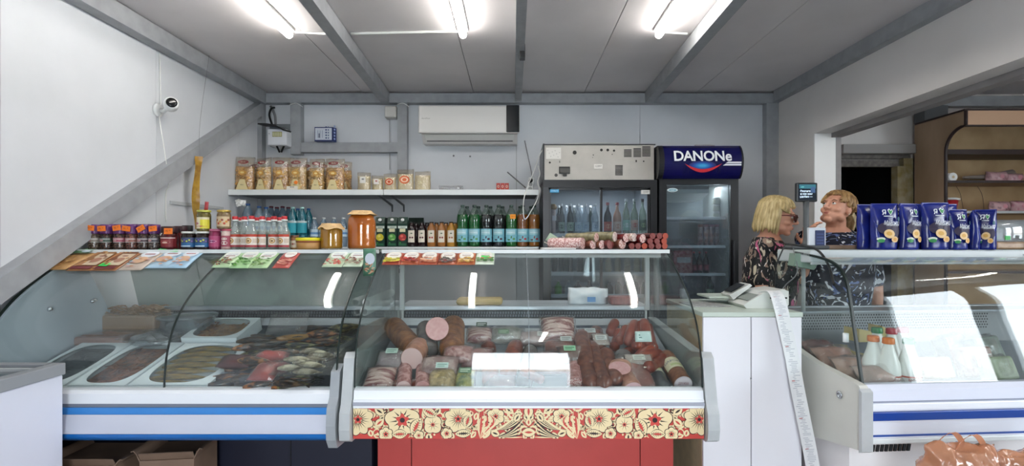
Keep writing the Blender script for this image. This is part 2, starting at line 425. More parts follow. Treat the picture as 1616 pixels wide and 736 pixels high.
# ---- ceiling tube lights
def tube_light(x, y0, y1, lab):
    t = thing('tube_light', lab, 'ceiling light', (x, (y0+y1)/2, ZC), group='tube lights on the ceiling')
    part('housing', MB().box(-.034, .034, y0, y1, ZC-.018, ZC-.0005, bev=.004), M_white, t, loc=(0, -(y0+y1)/2, -ZC))
    pts = [(0, y0+.004, 0), (0, y0+.012, 0), (0, y1-.012, 0), (0, y1-.004, 0)]
    e = MB().tube(pts, [.016, .024, .024, .016], 16)
    part('diffuser', e, mat('tube_glow', '#fffcf6', .5, emit=TUBE), t, loc=(0, -(y0+y1)/2, -.042), label='glowing white tube')
tube_light(-1.435, 2.02, 3.25, 'glowing ceiling tube light, leftmost of the three')
tube_light(-.325, 2.02, 3.25, 'glowing ceiling tube light between the left and middle ceiling beams')
tube_light(.925, 2.02, 3.25, 'glowing ceiling tube light, rightmost of the three')
tube_light(.3, -.9, .3, 'glowing unseen ceiling tube light nearest the shop entrance')  # tube out of view behind the viewpoint
tube_light(3.9, .9, 2.1, 'added unseen ceiling tube light in the annex right of the opening')  # added out of view to brighten the annex
def cable(pts, r=.004, name='cable', lab='', mm=None, n=6, cat='cable', sub=6):
    P = [Vector(p) for p in pts]; q = []
    for i in range(len(P)-1):
        p0, p1, p2, p3 = P[max(i-1, 0)], P[i], P[i+1], P[min(i+2, len(P)-1)]
        for k in range(sub):
            t = k/sub
            q.append(.5*((2*p1)+(-p0+p2)*t+(2*p0-5*p1+4*p2-p3)*t*t+(-p0+3*p1-3*p2+p3)*t**3))
    q.append(P[-1])
    return solo(name, MB().tube(q, r, n), mm or M_cable, lab, cat)
cz = ZC-.01
cable([(-1.41, 3.27, cz), (-1.25, 3.30, cz), (-1.14, 3.28, cz)], .008, 'conduit', 'white cable run from the leftmost ceiling tube to the beam', cat='cable')
cable([(-1.06, 3.30, cz), (-.7, 3.28, cz), (-.34, 3.26, cz)], .009, 'conduit', 'white cable run along the ceiling from the left beam to the second tube', cat='cable')
cable([(.96, 3.27, cz), (1.05, 3.29, cz), (1.13, 3.30, cz)], .008, 'conduit', 'white cable run from the rightmost ceiling tube to the beam', cat='cable')
solo('clip', MB().box(X(820, 3.4)-.0, X(828, 3.4)+.003, 3.37, 3.43, ZC-.10-.04, ZC-.045, bev=.004), M_black, 'black clip on the middle ceiling beam', 'clip')
# ============================================================ DISPLAY CASES
GP = [(2.160, .862), (2.165, .93), (2.18, 1.01), (2.215, 1.10), (2.265, 1.17), (2.34, 1.24), (2.44, 1.308), (2.54, 1.364), (2.62, 1.405), (2.665, 1.425)]
def smoothp(P, sub=4):
    q = []
    for i in range(len(P)-1):
        p0, p1, p2, p3 = P[max(i-1, 0)], P[i], P[i+1], P[min(i+2, len(P)-1)]
        for k in range(sub):
            t = k/sub
            q.append(tuple(.5*((2*p1[a])+(-p0[a]+p2[a])*t+(2*p0[a]-5*p1[a]+4*p2[a]-p3[a])*t*t+(-p0[a]+3*p1[a]-3*p2[a]+p3[a])*t**3) for a in (0, 1)))
    q.append(tuple(P[-1])); return q
GS = smoothp(GP)
_d = [0]
for a, b in zip(GS[:-1], GS[1:]): _d.append(_d[-1]+math.hypot(b[0]-a[0], b[1]-a[1]))
GL = _d[-1]
def gprof(s, off=0):
    """point at distance s down from the top of the glass profile; off outward"""
    t = GL-s
    if t <= 0:
        i = 0; k = t/( _d[1])
    else:
        i = max(j for j in range(len(_d)-1) if _d[j] <= t) if t < GL else len(_d)-2
        k = (t-_d[i])/(_d[i+1]-_d[i])
    a, b = GS[i], GS[i+1]; y = a[0]+(b[0]-a[0])*k; z = a[1]+(b[1]-a[1])*k
    ty, tz = b[0]-a[0], b[1]-a[1]; l = math.hypot(ty, tz)
    return (y-tz/l*off, z+ty/l*off)
M_glass = clear('case_glass', '#f8fbfa', body='#c8d2d6', bodyfac=.012, f0=.034, rough=.01, hazes=3)
M_glassend = clear('case_glass_end', '#eef3f1', body='#b9c4c6', bodyfac=.16, f0=.05, rough=.03, hazes=3)
M_seal = mat('glass_edge', '#1d2825', .3)
M_inner = mat('case_liner', '#d0d6da', .45, var=.08, vs=5)
M_ss = mat('stainless', '#c4cad2', .38, metal=.4, var=.12, vs=3, stretch=(1, 8, 8))
M_ssd = mat('stainless_dark', '#4d545e', .35, metal=.6)
M_lip = mat('shelf_white', '#dfe3e2', .35, var=.04, vs=5)
M_cap = mat('cap_grey', '#b4b7b8', .45, var=.07, vs=8)
M_deck = mat('deck', '#8b9298', .4, metal=.3)
DZ = .30   # deck slope rise per metre
def deckz(Y): return .795+.27*(Y-2.18)
def pane(x0, x1, s0=0, s1=None, th=.006):
    s1 = s1 or GL
    return MB().slab(lambda u, v: (x0+(x1-x0)*u, *gprof(s0+(s1-s0)*v)), 2, 40, th)
def strip(x, w=.005, th=.009):
    return MB().slab(lambda u, v: (x-w/2+w*u, *gprof(GL*v)), 1, 40, th)
def endpoly(front=0, back=(2.95, 1.425), bot=(3.05, 1.03)):
    return [(y+front, z) for y, z in GS]+[back, bot, (3.05, .86)]
# ---------- middle sausage case
mx0, mx1 = -.678, .802
mc = thing('display_case', 'refrigerated sausage case with red floral front panel', 'display case', (.06, 2.6, 0), group=None)
def P3(name, mb, m, par=mc, label=None, kind=None): return part(name, mb, m, par, label, w=True, kind=kind)
P3('front_glass', pane(mx0+.004, .0635), M_glass); P3('front_glass', pane(.0665, mx1-.004), M_glass)
P3('glass_joint', strip(.065, .002), mat('joint_clear', '#8d979c', .2), label='thin grey joint between the two panes')
for s, x in ((-1, mx0), (1, mx1)):
    P3('side_glass', MB().prism(endpoly(-.001), x-.003, x+.003), M_glass if s > 0 else M_glassend)
    P3('glass_edge', strip(x, .005, .010), M_seal, label='dark edge of the side glass')
M_tg = clear('top_glass', '#f2f6f4', body='#e0e4e2', bodyfac=.22, f0=.05, rough=.08)
top = MB().box(mx0-.01, mx1+.01, 2.651, 2.954, 1.430, 1.443)
P3('top_shelf', top, M_tg)
P3('shelf_trim', MB().box(mx0-.01, mx1+.01, 2.641, 2.651, 1.424, 1.443), M_lip); P3('shelf_trim', MB().box(mx0-.01, mx1+.01, 2.954, 2.962, 1.424, 1.443), M_lip)
P3('light_bar', MB().box(mx0+.02, mx1-.02, 2.70, 2.74, 1.40, 1.423), M_cap)
# deck and back riser
dk = MB(); dk.prism([(2.18, deckz(2.18)-.03), (2.18, deckz(2.18)), (2.9, deckz(2.9)), (2.9, deckz(2.9)-.03)], mx0+.01, mx1-.01)
P3('deck', dk, mat('deck_white', '#c4c9ce', .4, metal=.2))
def riser(x0, x1, par, yb=3.05):
    zb_ = deckz(2.9)
    segs = [(2.9, zb_-.02, 2.93, .925, M_ssd), (2.93, .925, 2.95, .965, M_ss), (2.95, .965, 2.96, .995, M_ssd), (2.96, .995, 2.99, 1.03, M_ss)]
    for a, b, c, d, mm in segs:
        part('riser', MB().slab(lambda u, v: (x0+(x1-x0)*u, a+(c-a)*v, b+(d-b)*v), 1, 1, .006, smooth=False), mm, par, w=True)
    v = MB().box(x0, x1, 3.03, 3.04, 1.03, 1.072)
    part('vent_strip', v, mat('vent_dark', '#23262b', .5), par, 'dark perforated vent strip', w=True)
    n = int((x1-x0)/.016); tt = MB()
    for i in range(n):
        xx = x0+.01+i*.016
        tt.box(xx, xx+.009, 3.024, 3.03, 1.036, 1.048); tt.box(xx+.004, xx+.013, 3.024, 3.03, 1.054, 1.066)
    part('vent_teeth', tt, mat('vent_light', '#6a7077', .4, metal=.5), par, w=True, kind='stuff')
riser(mx0+.02, mx1-.02, mc)
P3('counter', MB().box(mx0-.01, mx1+.01, 3.03, 3.34, 1.074, 1.10, bev=.005), M_ss, label='stainless service counter')
for x in (mx0+.03, mx1-.03): P3('shelf_post', MB().box(x-.012, x+.012, 2.93, 2.955, 1.09, 1.425), M_cap)
for x in (mx0+.01, mx1-.02): P3('post', MB().box(x, x+.01, 3.015, 3.03, .95, 1.073), M_lip)
# front
rail = MB().prism([(2.135, Z(645, 2.135)), (2.135, Z(632, 2.135)), (2.142, Z(631, 2.142)), (2.148, .852), (2.175, .862), (2.18, .79), (2.2, .76)], mx0, mx1)
P3('front_rail', rail, mat('rail_white', '#eceef1', .35), label='white aluminium rail under the glass')
P3('rail_strip', MB().box(mx0, mx1, 2.128, 2.14, Z(641, 2.13), Z(636, 2.13)), mat('rail_grey', '#a4a6b2', .35))
P3('front_panel', MB().box(mx0, mx1, 2.14, 2.2, Z(693, 2.14), Z(645, 2.135)), mat('floral_ground', '#c8453c', .45), label='red panel printed with cream folk flowers')
cappoly = [(2.135, .640), (2.108, .655), (2.10, .70), (2.105, .765), (2.125, .80), (2.135, .845), (2.148, .90), (2.165, .985), (2.195, 1.005), (2.30, .985), (3.06, 1.03), (3.06, .70), (2.9, .64), (2.3, .625)]
P3('end_cap', MB().prism(cappoly, mx0-.048, mx0-.004), M_cap, label='grey moulded end cap at the left')
P3('end_cap', MB().prism(cappoly, mx1+.004, mx1+.052), M_cap, label='grey moulded end cap at the right')
P3('body', MB().prism([(2.2, .66), (2.2, .76), (2.9, .95), (3.02, .95), (3.02, .66)], mx0+.005, mx1-.005), M_cap)
M_red = mat('red_base', '#bf4a45', .4, var=.05, vs=4)
bx0, bx1 = X(596, 2.52), X(1063, 2.52)
P3('base', MB().box(bx0, bx1, 2.53, 3.0, .05, .655), mat('base_dark', '#6f2422', .6))
for a, b in ((596, 649), (650, 1009), (1010, 1062)):
    P3('base_panel', MB().box(X(a, 2.52)+.002, X(b, 2.52)-.0005, 2.515, 2.53, .10, .655), M_red)
P3('kick', MB().box(bx0, bx1, 2.56, 3.0, 0, .1), M_black)
# floral print
fz0, fz1 = Z(693, 2.14)+.002, Z(645, 2.135)-.001
fh = fz1-fz0; xc = (mx0+mx1)/2; hw = (mx1-mx0)/2
CR, RD, BK = '#e9d3a6', '#c8453c', '#2a1512'
def floral(sg):
    fp = Print(lambda u, v, o: (xc+sg*u, 2.14-o, fz0+v), .00001); LY = [1]
    U = lambda px: -(833-px)*2.14/F     # px in the left half -> negative u
    V = lambda py: (693-py)*2.14/F
    k = 2.14/F
    def clip(P): return [(min(0, max(-hw+.001, a)), min(fh-.001, max(.0005, b))) for a, b in P]
    def poly(P, c, k=0):
        fp.k = LY[0]+k; fp.poly(clip(P), c)
    def flower(px, py, r, n, rc, black=True, ry=None, rot=0):
        cx, cy = U(px), V(py); r *= k; rc *= k; ry = (ry*k if ry else r)
        N = n*8; P = []; P2 = []
        for i in range(N):
            a = 2*PI*i/N; q = .80+.20*abs(math.sin(n*a/2+rot)); P.append((cx+r*q*math.cos(a), cy+ry*q*math.sin(a)))
            P2.append((cx+(r+1.2*k)*q*math.cos(a), cy+(ry+1.2*k)*q*math.sin(a)))
        LY[0] += 5; poly(P2, BK); poly(P, CR, 1)
        if black:
            nn = int(n*2.4)
            for i in range(nn):
                a = 2*PI*(i+.3)/nn; b = .045
                l = .62 if i % 2 else .75
                poly([(cx+rc*math.cos(a-b*3), cy+rc*math.sin(a-b*3)), (cx+r*l*math.cos(a), cy+ry*l*math.sin(a)), (cx+rc*math.cos(a+b*3), cy+rc*math.sin(a+b*3))], BK, 2)
        poly([(cx+rc*(1+.25*math.sin(5*t))*math.cos(t), cy+rc*(1+.25*math.sin(5*t))*math.sin(t)) for t in [2*PI*i/20 for i in range(20)]], RD, 3)
        poly([(cx+rc*.45*math.cos(t), cy+rc*.45*math.sin(t)) for t in [2*PI*i/10 for i in range(10)]], BK, 4)
    def leaf(px, py, L, w, ang, inner=RD, serr=True, fill=CR):
        cx, cy = U(px), V(py); L *= k; w *= k; ca, sa = math.cos(ang), math.sin(ang)
        def T(a, b): return (cx+a*ca-b*sa, cy+a*sa+b*ca)
        LY[0] += 5
        def body(s, c, kk):
            up = [T(L*(t-.5), s*w*math.sin(PI*t)**.8) for t in [i/10 for i in range(11)]]
            dn = [T(L*(t-.5), -s*w*math.sin(PI*t)**.8) for t in [i/10 for i in range(9, 0, -1)]]
            poly(up+dn, c, kk)
        body(1.15, BK, 0); body(1, fill, 1)
        if serr:
            for i in range(1, 8):
                t = i/8.5
                for sg2 in (1, -1):
                    poly([T(L*(t-.5)-.8*k, 0), T(L*(t-.5)+2.6*k, sg2*w*.72*math.sin(PI*t)), T(L*(t-.5)+1.0*k, 0)], BK, 2)
        up = [T(L*.62*(t-.5), w*.26*math.sin(PI*t)) for t in [i/8 for i in range(9)]]
        dn = [T(L*.62*(t-.5), -w*.26*math.sin(PI*t)) for t in [i/8 for i in range(7, 0, -1)]]
        poly(up+dn, inner, 3)
    def curl(px, py, r, a0, turns, wd, c=CR, s=1):
        cx, cy = U(px), V(py); n = 22; A = []; B = []
        for i in range(n+1):
            t = i/n; a = a0+s*turns*2*PI*t; rr = r*k*(1-.72*t); w_ = wd*k*(1-.75*abs(2*t-.6) if t > .3 else .3+2*t)
            A.append((cx+(rr+w_/2)*math.cos(a), cy+(rr+w_/2)*math.sin(a))); B.append((cx+(rr-w_/2)*math.cos(a), cy+(rr-w_/2)*math.sin(a)))
        for i in range(n): poly([A[i], A[i+1], B[i+1], B[i]], c)
        poly([(B[-1][0]+1.6*k*math.cos(t), B[-1][1]+1.6*k*math.sin(t)) for t in [2*PI*i/8 for i in range(8)]], c)
    def stroke(P, w0, c=CR):
        P = [(U(a), V(b)) for a, b in P]; n = 14; q = []
        for i in range(n+1):
            t = i/n; m1 = 1-t
            if len(P) == 3: x = m1*m1*P[0][0]+2*m1*t*P[1][0]+t*t*P[2][0]; y = m1*m1*P[0][1]+2*m1*t*P[1][1]+t*t*P[2][1]
            else: x = m1**3*P[0][0]+3*m1*m1*t*P[1][0]+3*m1*t*t*P[2][0]+t**3*P[3][0]; y = m1**3*P[0][1]+3*m1*m1*t*P[1][1]+3*m1*t*t*P[2][1]+t**3*P[3][1]
            q.append((x, y))
        for i in range(n):
            a, b = q[i], q[i+1]; d = math.hypot(b[0]-a[0], b[1]-a[1]) or 1e-6; nx, ny = -(b[1]-a[1])/d, (b[0]-a[0])/d
            wa = w0*k*math.sin(PI*(.08+.9*i/n))/2; wb_ = w0*k*math.sin(PI*(.08+.9*(i+1)/n))/2
            poly([(a[0]+nx*wa, a[1]+ny*wa), (b[0]+nx*wb_, b[1]+ny*wb_), (b[0]-nx*wb_, b[1]-ny*wb_), (a[0]-nx*wa, a[1]-ny*wa)], c)
    # small scrolls filling the ground first
    rr = random.Random(3)
    for i in range(64):
        leaf(562+i*4.25+rr.uniform(-2, 2), 646+(i*17 % 46), rr.uniform(11, 17), rr.uniform(3.6, 5.4), rr.random()*3.1, RD if i % 3 else BK, False)
    LY[0] += 6
    for i in range(74):
        px = 562+i*3.66; py = 648+rr.random()*42
        curl(px, py, rr.uniform(4, 7), rr.random()*6.28, rr.uniform(.5, .9), rr.uniform(2.2, 3.6), CR, rr.choice((-1, 1)))
    LY[0] += 1
    for i in range(30):
        px = 562+rr.random()*268; py = 648+rr.random()*42
        stroke([(px, py), (px+rr.uniform(-6, 6), py+rr.uniform(-6, 6)), (px+rr.uniform(-12, 12), py+rr.uniform(-9, 9))], 2.2, BK)
    flower(564, 663, 25, 9, 6); flower(634, 664, 28, 5, 9, ry=24, rot=.6); leaf(656, 674, 30, 9, 1.1); leaf(630, 686, 24, 7, .05)
    flower(682, 671, 15, 4, 3, True); leaf(677, 652, 26, 7, -.5); flower(722, 662, 22, 8, 5); leaf(737, 665, 22, 7, 1.3); leaf(730, 685, 26, 6, .05, BK)
    flower(608, 686, 11, 6, 3.5); flower(704, 685, 9, 5, 3); leaf(598, 668, 18, 6, .7, RD, False); leaf(598, 650, 18, 6, -.6, BK, False)
    flower(781, 658, 14, 6, 3.5); leaf(766, 683, 22, 7, 1.2, RD, False); flower(660, 688, 8, 5, 2)
    LY[0] += 6
    for j in range(7):
        a = j*.16; LY[0] += 1
        stroke([(757, 693), (757-4+j*4, 676-j), (752+j*7, 668), (756+j*3, 645+j*2)], 3.2, CR if j % 2 == 0 else RD)
    for j in range(8):
        LY[0] += 1; stroke([(771, 680), (790, 676+j*1.2), (806+j, 682-j*4.4), (822-j*2, 664-j*1.0+j*j*.25)], 3.2, CR if j % 2 else BK)
        stroke([(783, 690), (800, 690-j*.6), (812, 692-j*2), (828, 690-j*5)], 2.4, BK if j % 2 else CR)
    curl(768, 682, 8, 1, .9, 4); curl(808, 655, 7, 2, .9, 3.5); curl(825, 680, 8, 0, .8, 4); curl(742, 652, 6, 3, .8, 3)
    leaf(815, 660, 15, 5, 1.0, BK, False); leaf(833, 650, 22, 7, 1.57, RD, False); leaf(833, 683, 22, 7, 0, RD, False); leaf(833, 667, 12, 5, 1.57, RD, False)
    return fp
P3('floral_print', floral(1), None, label='cream flowers and leaves outlined in black, left half'); P3('floral_print', floral(-1), None, label='cream flowers and leaves outlined in black, right half')

# ---------- left fish case
fx0, fx1 = -2.285, -.756
fc = thing('display_case', 'long fish case with blue striped front beside the left wall', 'display case', (-1.5, 2.6, 0))
def PF(name, mb, m, label=None, kind=None): return part(name, mb, m, fc, label, w=True, kind=kind)
PF('front_glass', pane(fx0+.004, -1.4915), M_glass); PF('front_glass', pane(-1.4885, fx1-.004), M_glass)
PF('glass_joint', strip(-1.49, .004), M_seal, 'thin dark joint between the two panes')
PF('glass_edge', strip(fx0, .006, .010), M_seal, 'dark edge of the glass at the left wall'); PF('glass_edge', strip(fx1, .006, .010), M_seal, 'dark edge of the glass at the right end')
PF('side_glass', MB().prism(endpoly(), fx1-.003, fx1+.003), M_glass)
endp = [(y, z) for y, z in GS[1:-4]]+[(2.66, 1.40), (2.87, 1.05), (2.80, .94), (2.55, .865), (2.19, .82)]
PF('end_panel', MB().prism(endp, fx0+.01, fx0+.02), mat('end_panel_grey', '#a9b4be', .45, var=.06, vs=3), 'blue-grey inner end panel with bolts')
for y, z in ((2.47, Z(487, 2.5)), (2.72, 1.165), (2.735, 1.17)):
    PF('bolt', MB().lathe([(.012, 0), (.012, .004), (.007, .014), (0.001, .014)], 10), mat('chrome', '#c9cdd2', .2, metal=1)).location = (fx0+.02+1.5, y-2.6, z)
for o in fc.children:
    if o.name.startswith('bolt'): o.rotation_euler = (0, PI/2, 0)
PF('top_shelf', MB().box(fx0-.01, fx1+.05, 2.651, 2.954, 1.430, 1.443), M_tg)
PF('shelf_trim', MB().box(fx0-.01, fx1+.05, 2.641, 2.651, 1.424, 1.443), M_lip); PF('shelf_trim', MB().box(fx0-.01, fx1+.05, 2.954, 2.962, 1.424, 1.443), M_lip)
dk = MB(); dk.prism([(2.18, deckz(2.18)-.03), (2.18, deckz(2.18)), (2.9, deckz(2.9)), (2.9, deckz(2.9)-.03)], fx0+.01, fx1-.01)
PF('deck', dk, M_ssd)
riser(fx0+.02, fx1-.02, fc)
PF('counter', MB().box(fx0, fx1, 3.03, 3.34, 1.074, 1.10, bev=.005), M_ss, 'stainless service counter')
M_frost = clear('rear_panel', '#8fa39c', body='#a3aea8', bodyfac=.9, f0=.04, rough=.2, hazes=2)
for a, b, dy in ((fx0+.03, -1.86, 0), (-1.87, -1.30, .012), (-1.31, fx1-.09, 0)):
    PF('rear_door', MB().slab(lambda u, v: (a+(b-a)*u, 3.05+dy-.10*v, 1.10+.322*v), 1, 1, .006, smooth=False), M_frost, 'grey-green sliding rear door')
PF('front_rail', MB().prism([(2.135, .800), (2.135, .842), (2.148, .854), (2.175, .862), (2.18, .79), (2.2, .76)], fx0, fx1), mat('rail_white', '#eceef1'))
PF('rail_groove', MB().box(fx0, fx1, 2.133, 2.2, .786, .800), mat('groove_grey', '#757b87', .4))
def bulge(z0, z1, y0, y1, name, m, lab=None):
    n = 8
    PF(name, MB().slab(lambda u, v: (fx0+(fx1-fx0)*u, y0+(y1-y0)*v-.022*math.sin(PI*min(1, .15+.7*v)), z0+(z1-z0)*v), 1, 10, .012), m, lab)
M_blue = mat('blue_band', '#1c6cb8', .3, var=.06, vs=3)
M_pan = mat('panel_lilac_grey', '#c6c8d4', .3, var=.03, vs=3)
PF('blue_stripe', MB().box(fx0, fx1, 2.125, 2.2, .758, .786), mat('blue_stripe', '#3a86cf', .3))
PF('front_panel', MB().slab(lambda u, v: (fx0+(fx1-fx0)*u, 2.125-.02*math.sin(PI*v*.5+.0)*1.0, .757-.071*v), 1, 8, .012), M_pan, 'pale lilac-grey front panel')
PF('lower_panel', MB().slab(lambda u, v: (fx0+(fx1-fx0)*u, 2.107+.10*v**2.2, .684-.055*v), 1, 8, .012), M_blue, 'bright blue lower band')
capf = [(2.12, .62), (2.095, .66), (2.09, .72), (2.10, .79), (2.13, .83), (2.15, .93), (2.20, .955), (2.35, .92), (2.9, .98), (3.05, 1.03), (3.05, .70), (2.9, .60), (2.3, .60)]
PF('end_cap', MB().prism(capf, fx1-.02, fx1+.018), mat('cap_dark_grey', '#9b9fa3', .45, var=.06, vs=8), 'grey moulded end cap at the right')
PF('body', MB().prism([(2.2, .63), (2.2, .76), (2.9, .95), (3.02, .95), (3.02, .63)], fx0, fx1-.03), M_ssd)
M_navy = mat('navy_base', '#191b2c', .5)
PF('base', MB().box(fx0, fx1+.055, 2.5, 3.0, .08, .63), M_navy, 'dark navy base')
for x in (-1.85, -1.1): PF('base_seam', MB().box(x-.002, x+.002, 2.497, 2.5, .08, .62), M_black)
PF('kick', MB().box(fx0, fx1+.055, 2.55, 3.0, 0, .08), M_black)
# pipes between the cases
for px, py, n in ((575, 478, 0), (571, 492, 1)):
    p = at(px, py, 2.50)+Vector((.012, 0, 0))
    b = MB()
    n_ = 16; v = []; 
    solo('paper_roll', MB().lathe([(.015, 0), (.022, 0), (.022, .5), (.015, .5), (.015, 0)], 16, cap=False), mat('roll_white', '#f0f0ee', .5),
         'white hollow tube between the two cases, ' + ('upper one' if n == 0 else 'lower one'), 'tube', 'white tubes lying between the fish case and the sausage case', loc=p, rot=(-PI/2, 0, 0))

# ---------- right dairy case (turned a little)
RA = math.radians(4.0)
rc = thing('display_case', 'white dairy case with dark blue stripes at the right', 'display case', (1.50, 2.19, 0), rz=RA)
RL = 2.3       # length; local x to the right, local y to the back, origin at the front left bottom
def PR(name, mb, m, label=None, kind=None): return part(name, mb, m, rc, label, kind=kind)
GR = smoothp([(0, .862), (.027, 1.0), (.056, 1.145), (.080, 1.26), (.105, 1.325), (.16, 1.375), (.26, 1.405), (.46, 1.43)], 6)
def rpane(x0, x1, th=.006, nu=2):
    n = len(GR)-1
    return MB().slab(lambda u, v: (x0+(x1-x0)*u, *[GR[min(n-1, int(v*n))][a]*(1-(v*n-min(n-1, int(v*n))))+GR[min(n-1, int(v*n))+1][a]*(v*n-min(n-1, int(v*n))) for a in (0, 1)]), nu, n, th)
M_glassr = clear('dairy_glass', '#f8fbfa', body='#c8d2d6', bodyfac=.015, f0=.028, rough=.008, hazes=3)
PR('front_glass', rpane(.01, 1.14), M_glassr); PR('front_glass', rpane(1.145, RL), M_glassr)
PR('glass_joint', rpane(1.14, 1.145, .009, 1), M_seal, 'thin dark joint between the two panes')
gsl = GR[:-1]
PR('side_glass', MB().prism(gsl+[(.60, 1.42), (.86, 1.03), (.86, .88)], .002, .008), M_glassr)
PR('glass_edge', rpane(.0, .011, .011, 1), M_seal, 'dark rubber edge of the side glass')
PR('top_shelf', MB().box(0, RL, .335, .62, 1.378, 1.443, bev=.008), mat('dairy_top', '#bcc3c5', .35), 'pale grey top shelf')
PR('top_trim', MB().box(0, RL, .328, .336, 1.370, 1.382), M_cap)
PR('rail_bracket', MB().box(.06, .15, .50, .56, 1.34, 1.378, bev=.01), M_white); PR('shelf_post', MB().cyl(.011, 1.10, 1.378, 12, c=(.14, .60, 0)), M_cap); PR('shelf_post', MB().cyl(.011, 1.10, 1.378, 12, c=(1.5, .60, 0)), M_cap)
PR('deck', MB().prism([(.02, .765), (.02, .795), (.85, .87), (.85, .84)], .02, RL), M_deck)
PR('interior_shelf', MB().box(.02, RL, .70, .90, 1.075, 1.085), mat('shelf_steel', '#8e959b', .35, metal=.3))
bb = MB().box(.02, RL, .86, .87, .85, 1.075)
PR('back_panel', bb, mat('perforated_grey', '#8d9093', .45, metal=.3))
hol = MB()
for i in range(int(1.5/.0165)):
    for j in range(6):
        hx = .03+i*.0165+(j % 2)*.008; hz = .955+j*.0165
        hol.add([(hx+.0052*math.cos(a), .8595, hz+.0052*math.sin(a)) for a in [2*PI*q/6 for q in range(6)]], [tuple(reversed(range(6)))])
PR('perforations', hol, mat('hole_dark', '#15171a', .6), kind='stuff')
PR('counter', MB().box(-.02, RL, .875, .93, 1.06, 1.09, bev=.005), M_ss)
y0 = 0
PR('front_rail', MB().prism([(-.035, .80), (-.035, .85), (-.01, .868), (.02, .868), (.02, .78)], .0, RL), mat('rail_lilac', '#e2e5f2', .3))
PR('front_panel', MB().box(.0, RL, -.035, .05, .64, .80), mat('panel_white', '#dfe1ea', .3))
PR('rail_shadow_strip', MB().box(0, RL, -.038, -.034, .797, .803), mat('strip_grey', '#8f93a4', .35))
PR('blue_stripe', MB().box(0, RL, -.047, -.03, .722, .759, bev=.003), mat('stripe_blue', '#123f94', .3))
PR('blue_line', MB().box(0, RL, -.038, -.033, .652, .660), mat('line_blue', '#33529b', .3), 'thin dark blue line')
PR('white_band', MB().box(0, RL, -.043, -.03, .763, .795, bev=.004), mat('band_white', '#eef0f6', .3))
PR('lower_lip', MB().box(0, RL, -.042, .05, .622, .645, bev=.004), M_lip)
sp_ = [(-.05, .60), (-.05, .855), (-.035, .872), (-.01, .876), (.25, .905), (.60, .985), (.85, 1.03), (.85, .45), (.5, .50)]
PR('side_panel', MB().prism(sp_, -.04, -.002), mat('beige_side', '#c9c8c0', .45, var=.04, vs=4), 'beige side panel with a round lock')
PR('side_bumper', MB().prism([(-.062, .60), (-.062, .85), (-.045, .862), (-.045, .59)], -.046, .004), M_cap)
PR('lock', MB().lathe([(.017, 0), (.017, .004), (.009, .006), (.0095, .002), (.001, .002)], 16), mat('chrome')).location = (-.041, .075, .80)
for o in rc.children:
    if o.name.startswith('lock'): o.rotation_euler = (0, -PI/2, 0)
for y, z in ((.10, 1.05),):
    PR('glass_clamp', MB().cyl(.012, -.02, .02, 12), M_lip).location = (.006, y, z)
PR('base', MB().box(.0, RL, .07, .85, .12, .62), mat('base_white', '#e9e4e4', .35), 'white lower cabinet with vent slots')
for i in range(9): PR('vent_slot', MB().prism([(.10+i*.021, .545), (.113+i*.021, .545), (.119+i*.021, .575), (.106+i*.021, .575)], .064, .0705, ax='y'), M_black)
PR('kick', MB().box(0, RL, .12, .85, 0, .12), M_black)
# ============================================================ SHELVES AND PACKAGED GOODS
M_shelf = mat('shelf_metal', '#c9ccca', .4, var=.04, vs=6)
def wall_shelf(name, x0, x1, y0, ztop, lip, lab, z2=.03, brk=()):
    t = thing(name, lab, 'shelf', ((x0+x1)/2, (y0+YB)/2, ztop-.03))
    part('board', MB().box(x0, x1, y0+.006, YB-.03, ztop-.022, ztop, bev=.002), M_shelf, t, w=True)
    part('front_lip', MB().box(x0, x1, y0, y0+.006, ztop-lip, ztop+.001, bev=.002), M_lip, t, w=True)
    part('underside', MB().box(x0+.01, x1-.01, y0+.03, YB-.04, ztop-.034, ztop-.0225), mat('shelf_under', '#77797b', .5), t, w=True)
    for bx in brk:
        part('bracket', MB().prism([(y0+.01, ztop-.036), (YB-.03, ztop-.085), (YB-.03, ztop-.15), (YB-.05, ztop-.15), (YB-.06, ztop-.10), (y0+.01, ztop-.048)], bx-.005, bx+.005), mat('bracket_grey', '#55585b', .5), t, w=True, label='dark grey bracket')
    return t
ZU = Z(299.5, 4.13)
wall_shelf('wall_shelf', X(360, 4.13), X(605, 4.13)-.002, 4.13, ZU, .044, 'white upper wall shelf holding the pasta bags, left section', brk=(X(385, 4.4), X(604, 4.3)))
wall_shelf('wall_shelf', X(605, 4.13)+.002, X(850, 4.13), 4.13, ZU, .044, 'white upper wall shelf holding the small grain bags, right section', brk=(X(628, 4.4),))
ZL = 1.444
wall_shelf('wall_shelf', X(352, 4.08), X(850, 4.08), 4.08, ZL, .04, 'white lower wall shelf under the row of bottles')
sr = MB().box(X(627.5, 4.62), X(631, 4.62), 4.655, 4.678, 1.2, ZU-.2)
st_ = thing('shelf_rail', 'slotted vertical shelf rail on the back wall behind the juice cartons', 'shelf rail', (X(629, 4.62), 4.66, 1.2))
part('rail', sr, mat('bracket_grey'), st_, w=True)
sl = MB()
for i in range(14): sl.box(X(628.5, 4.62), X(630, 4.62), 4.652, 4.656, 1.24+i*.035, 1.258+i*.035)
part('slots', sl, M_white, st_, w=True, kind='stuff')
TOPZ = 1.4435
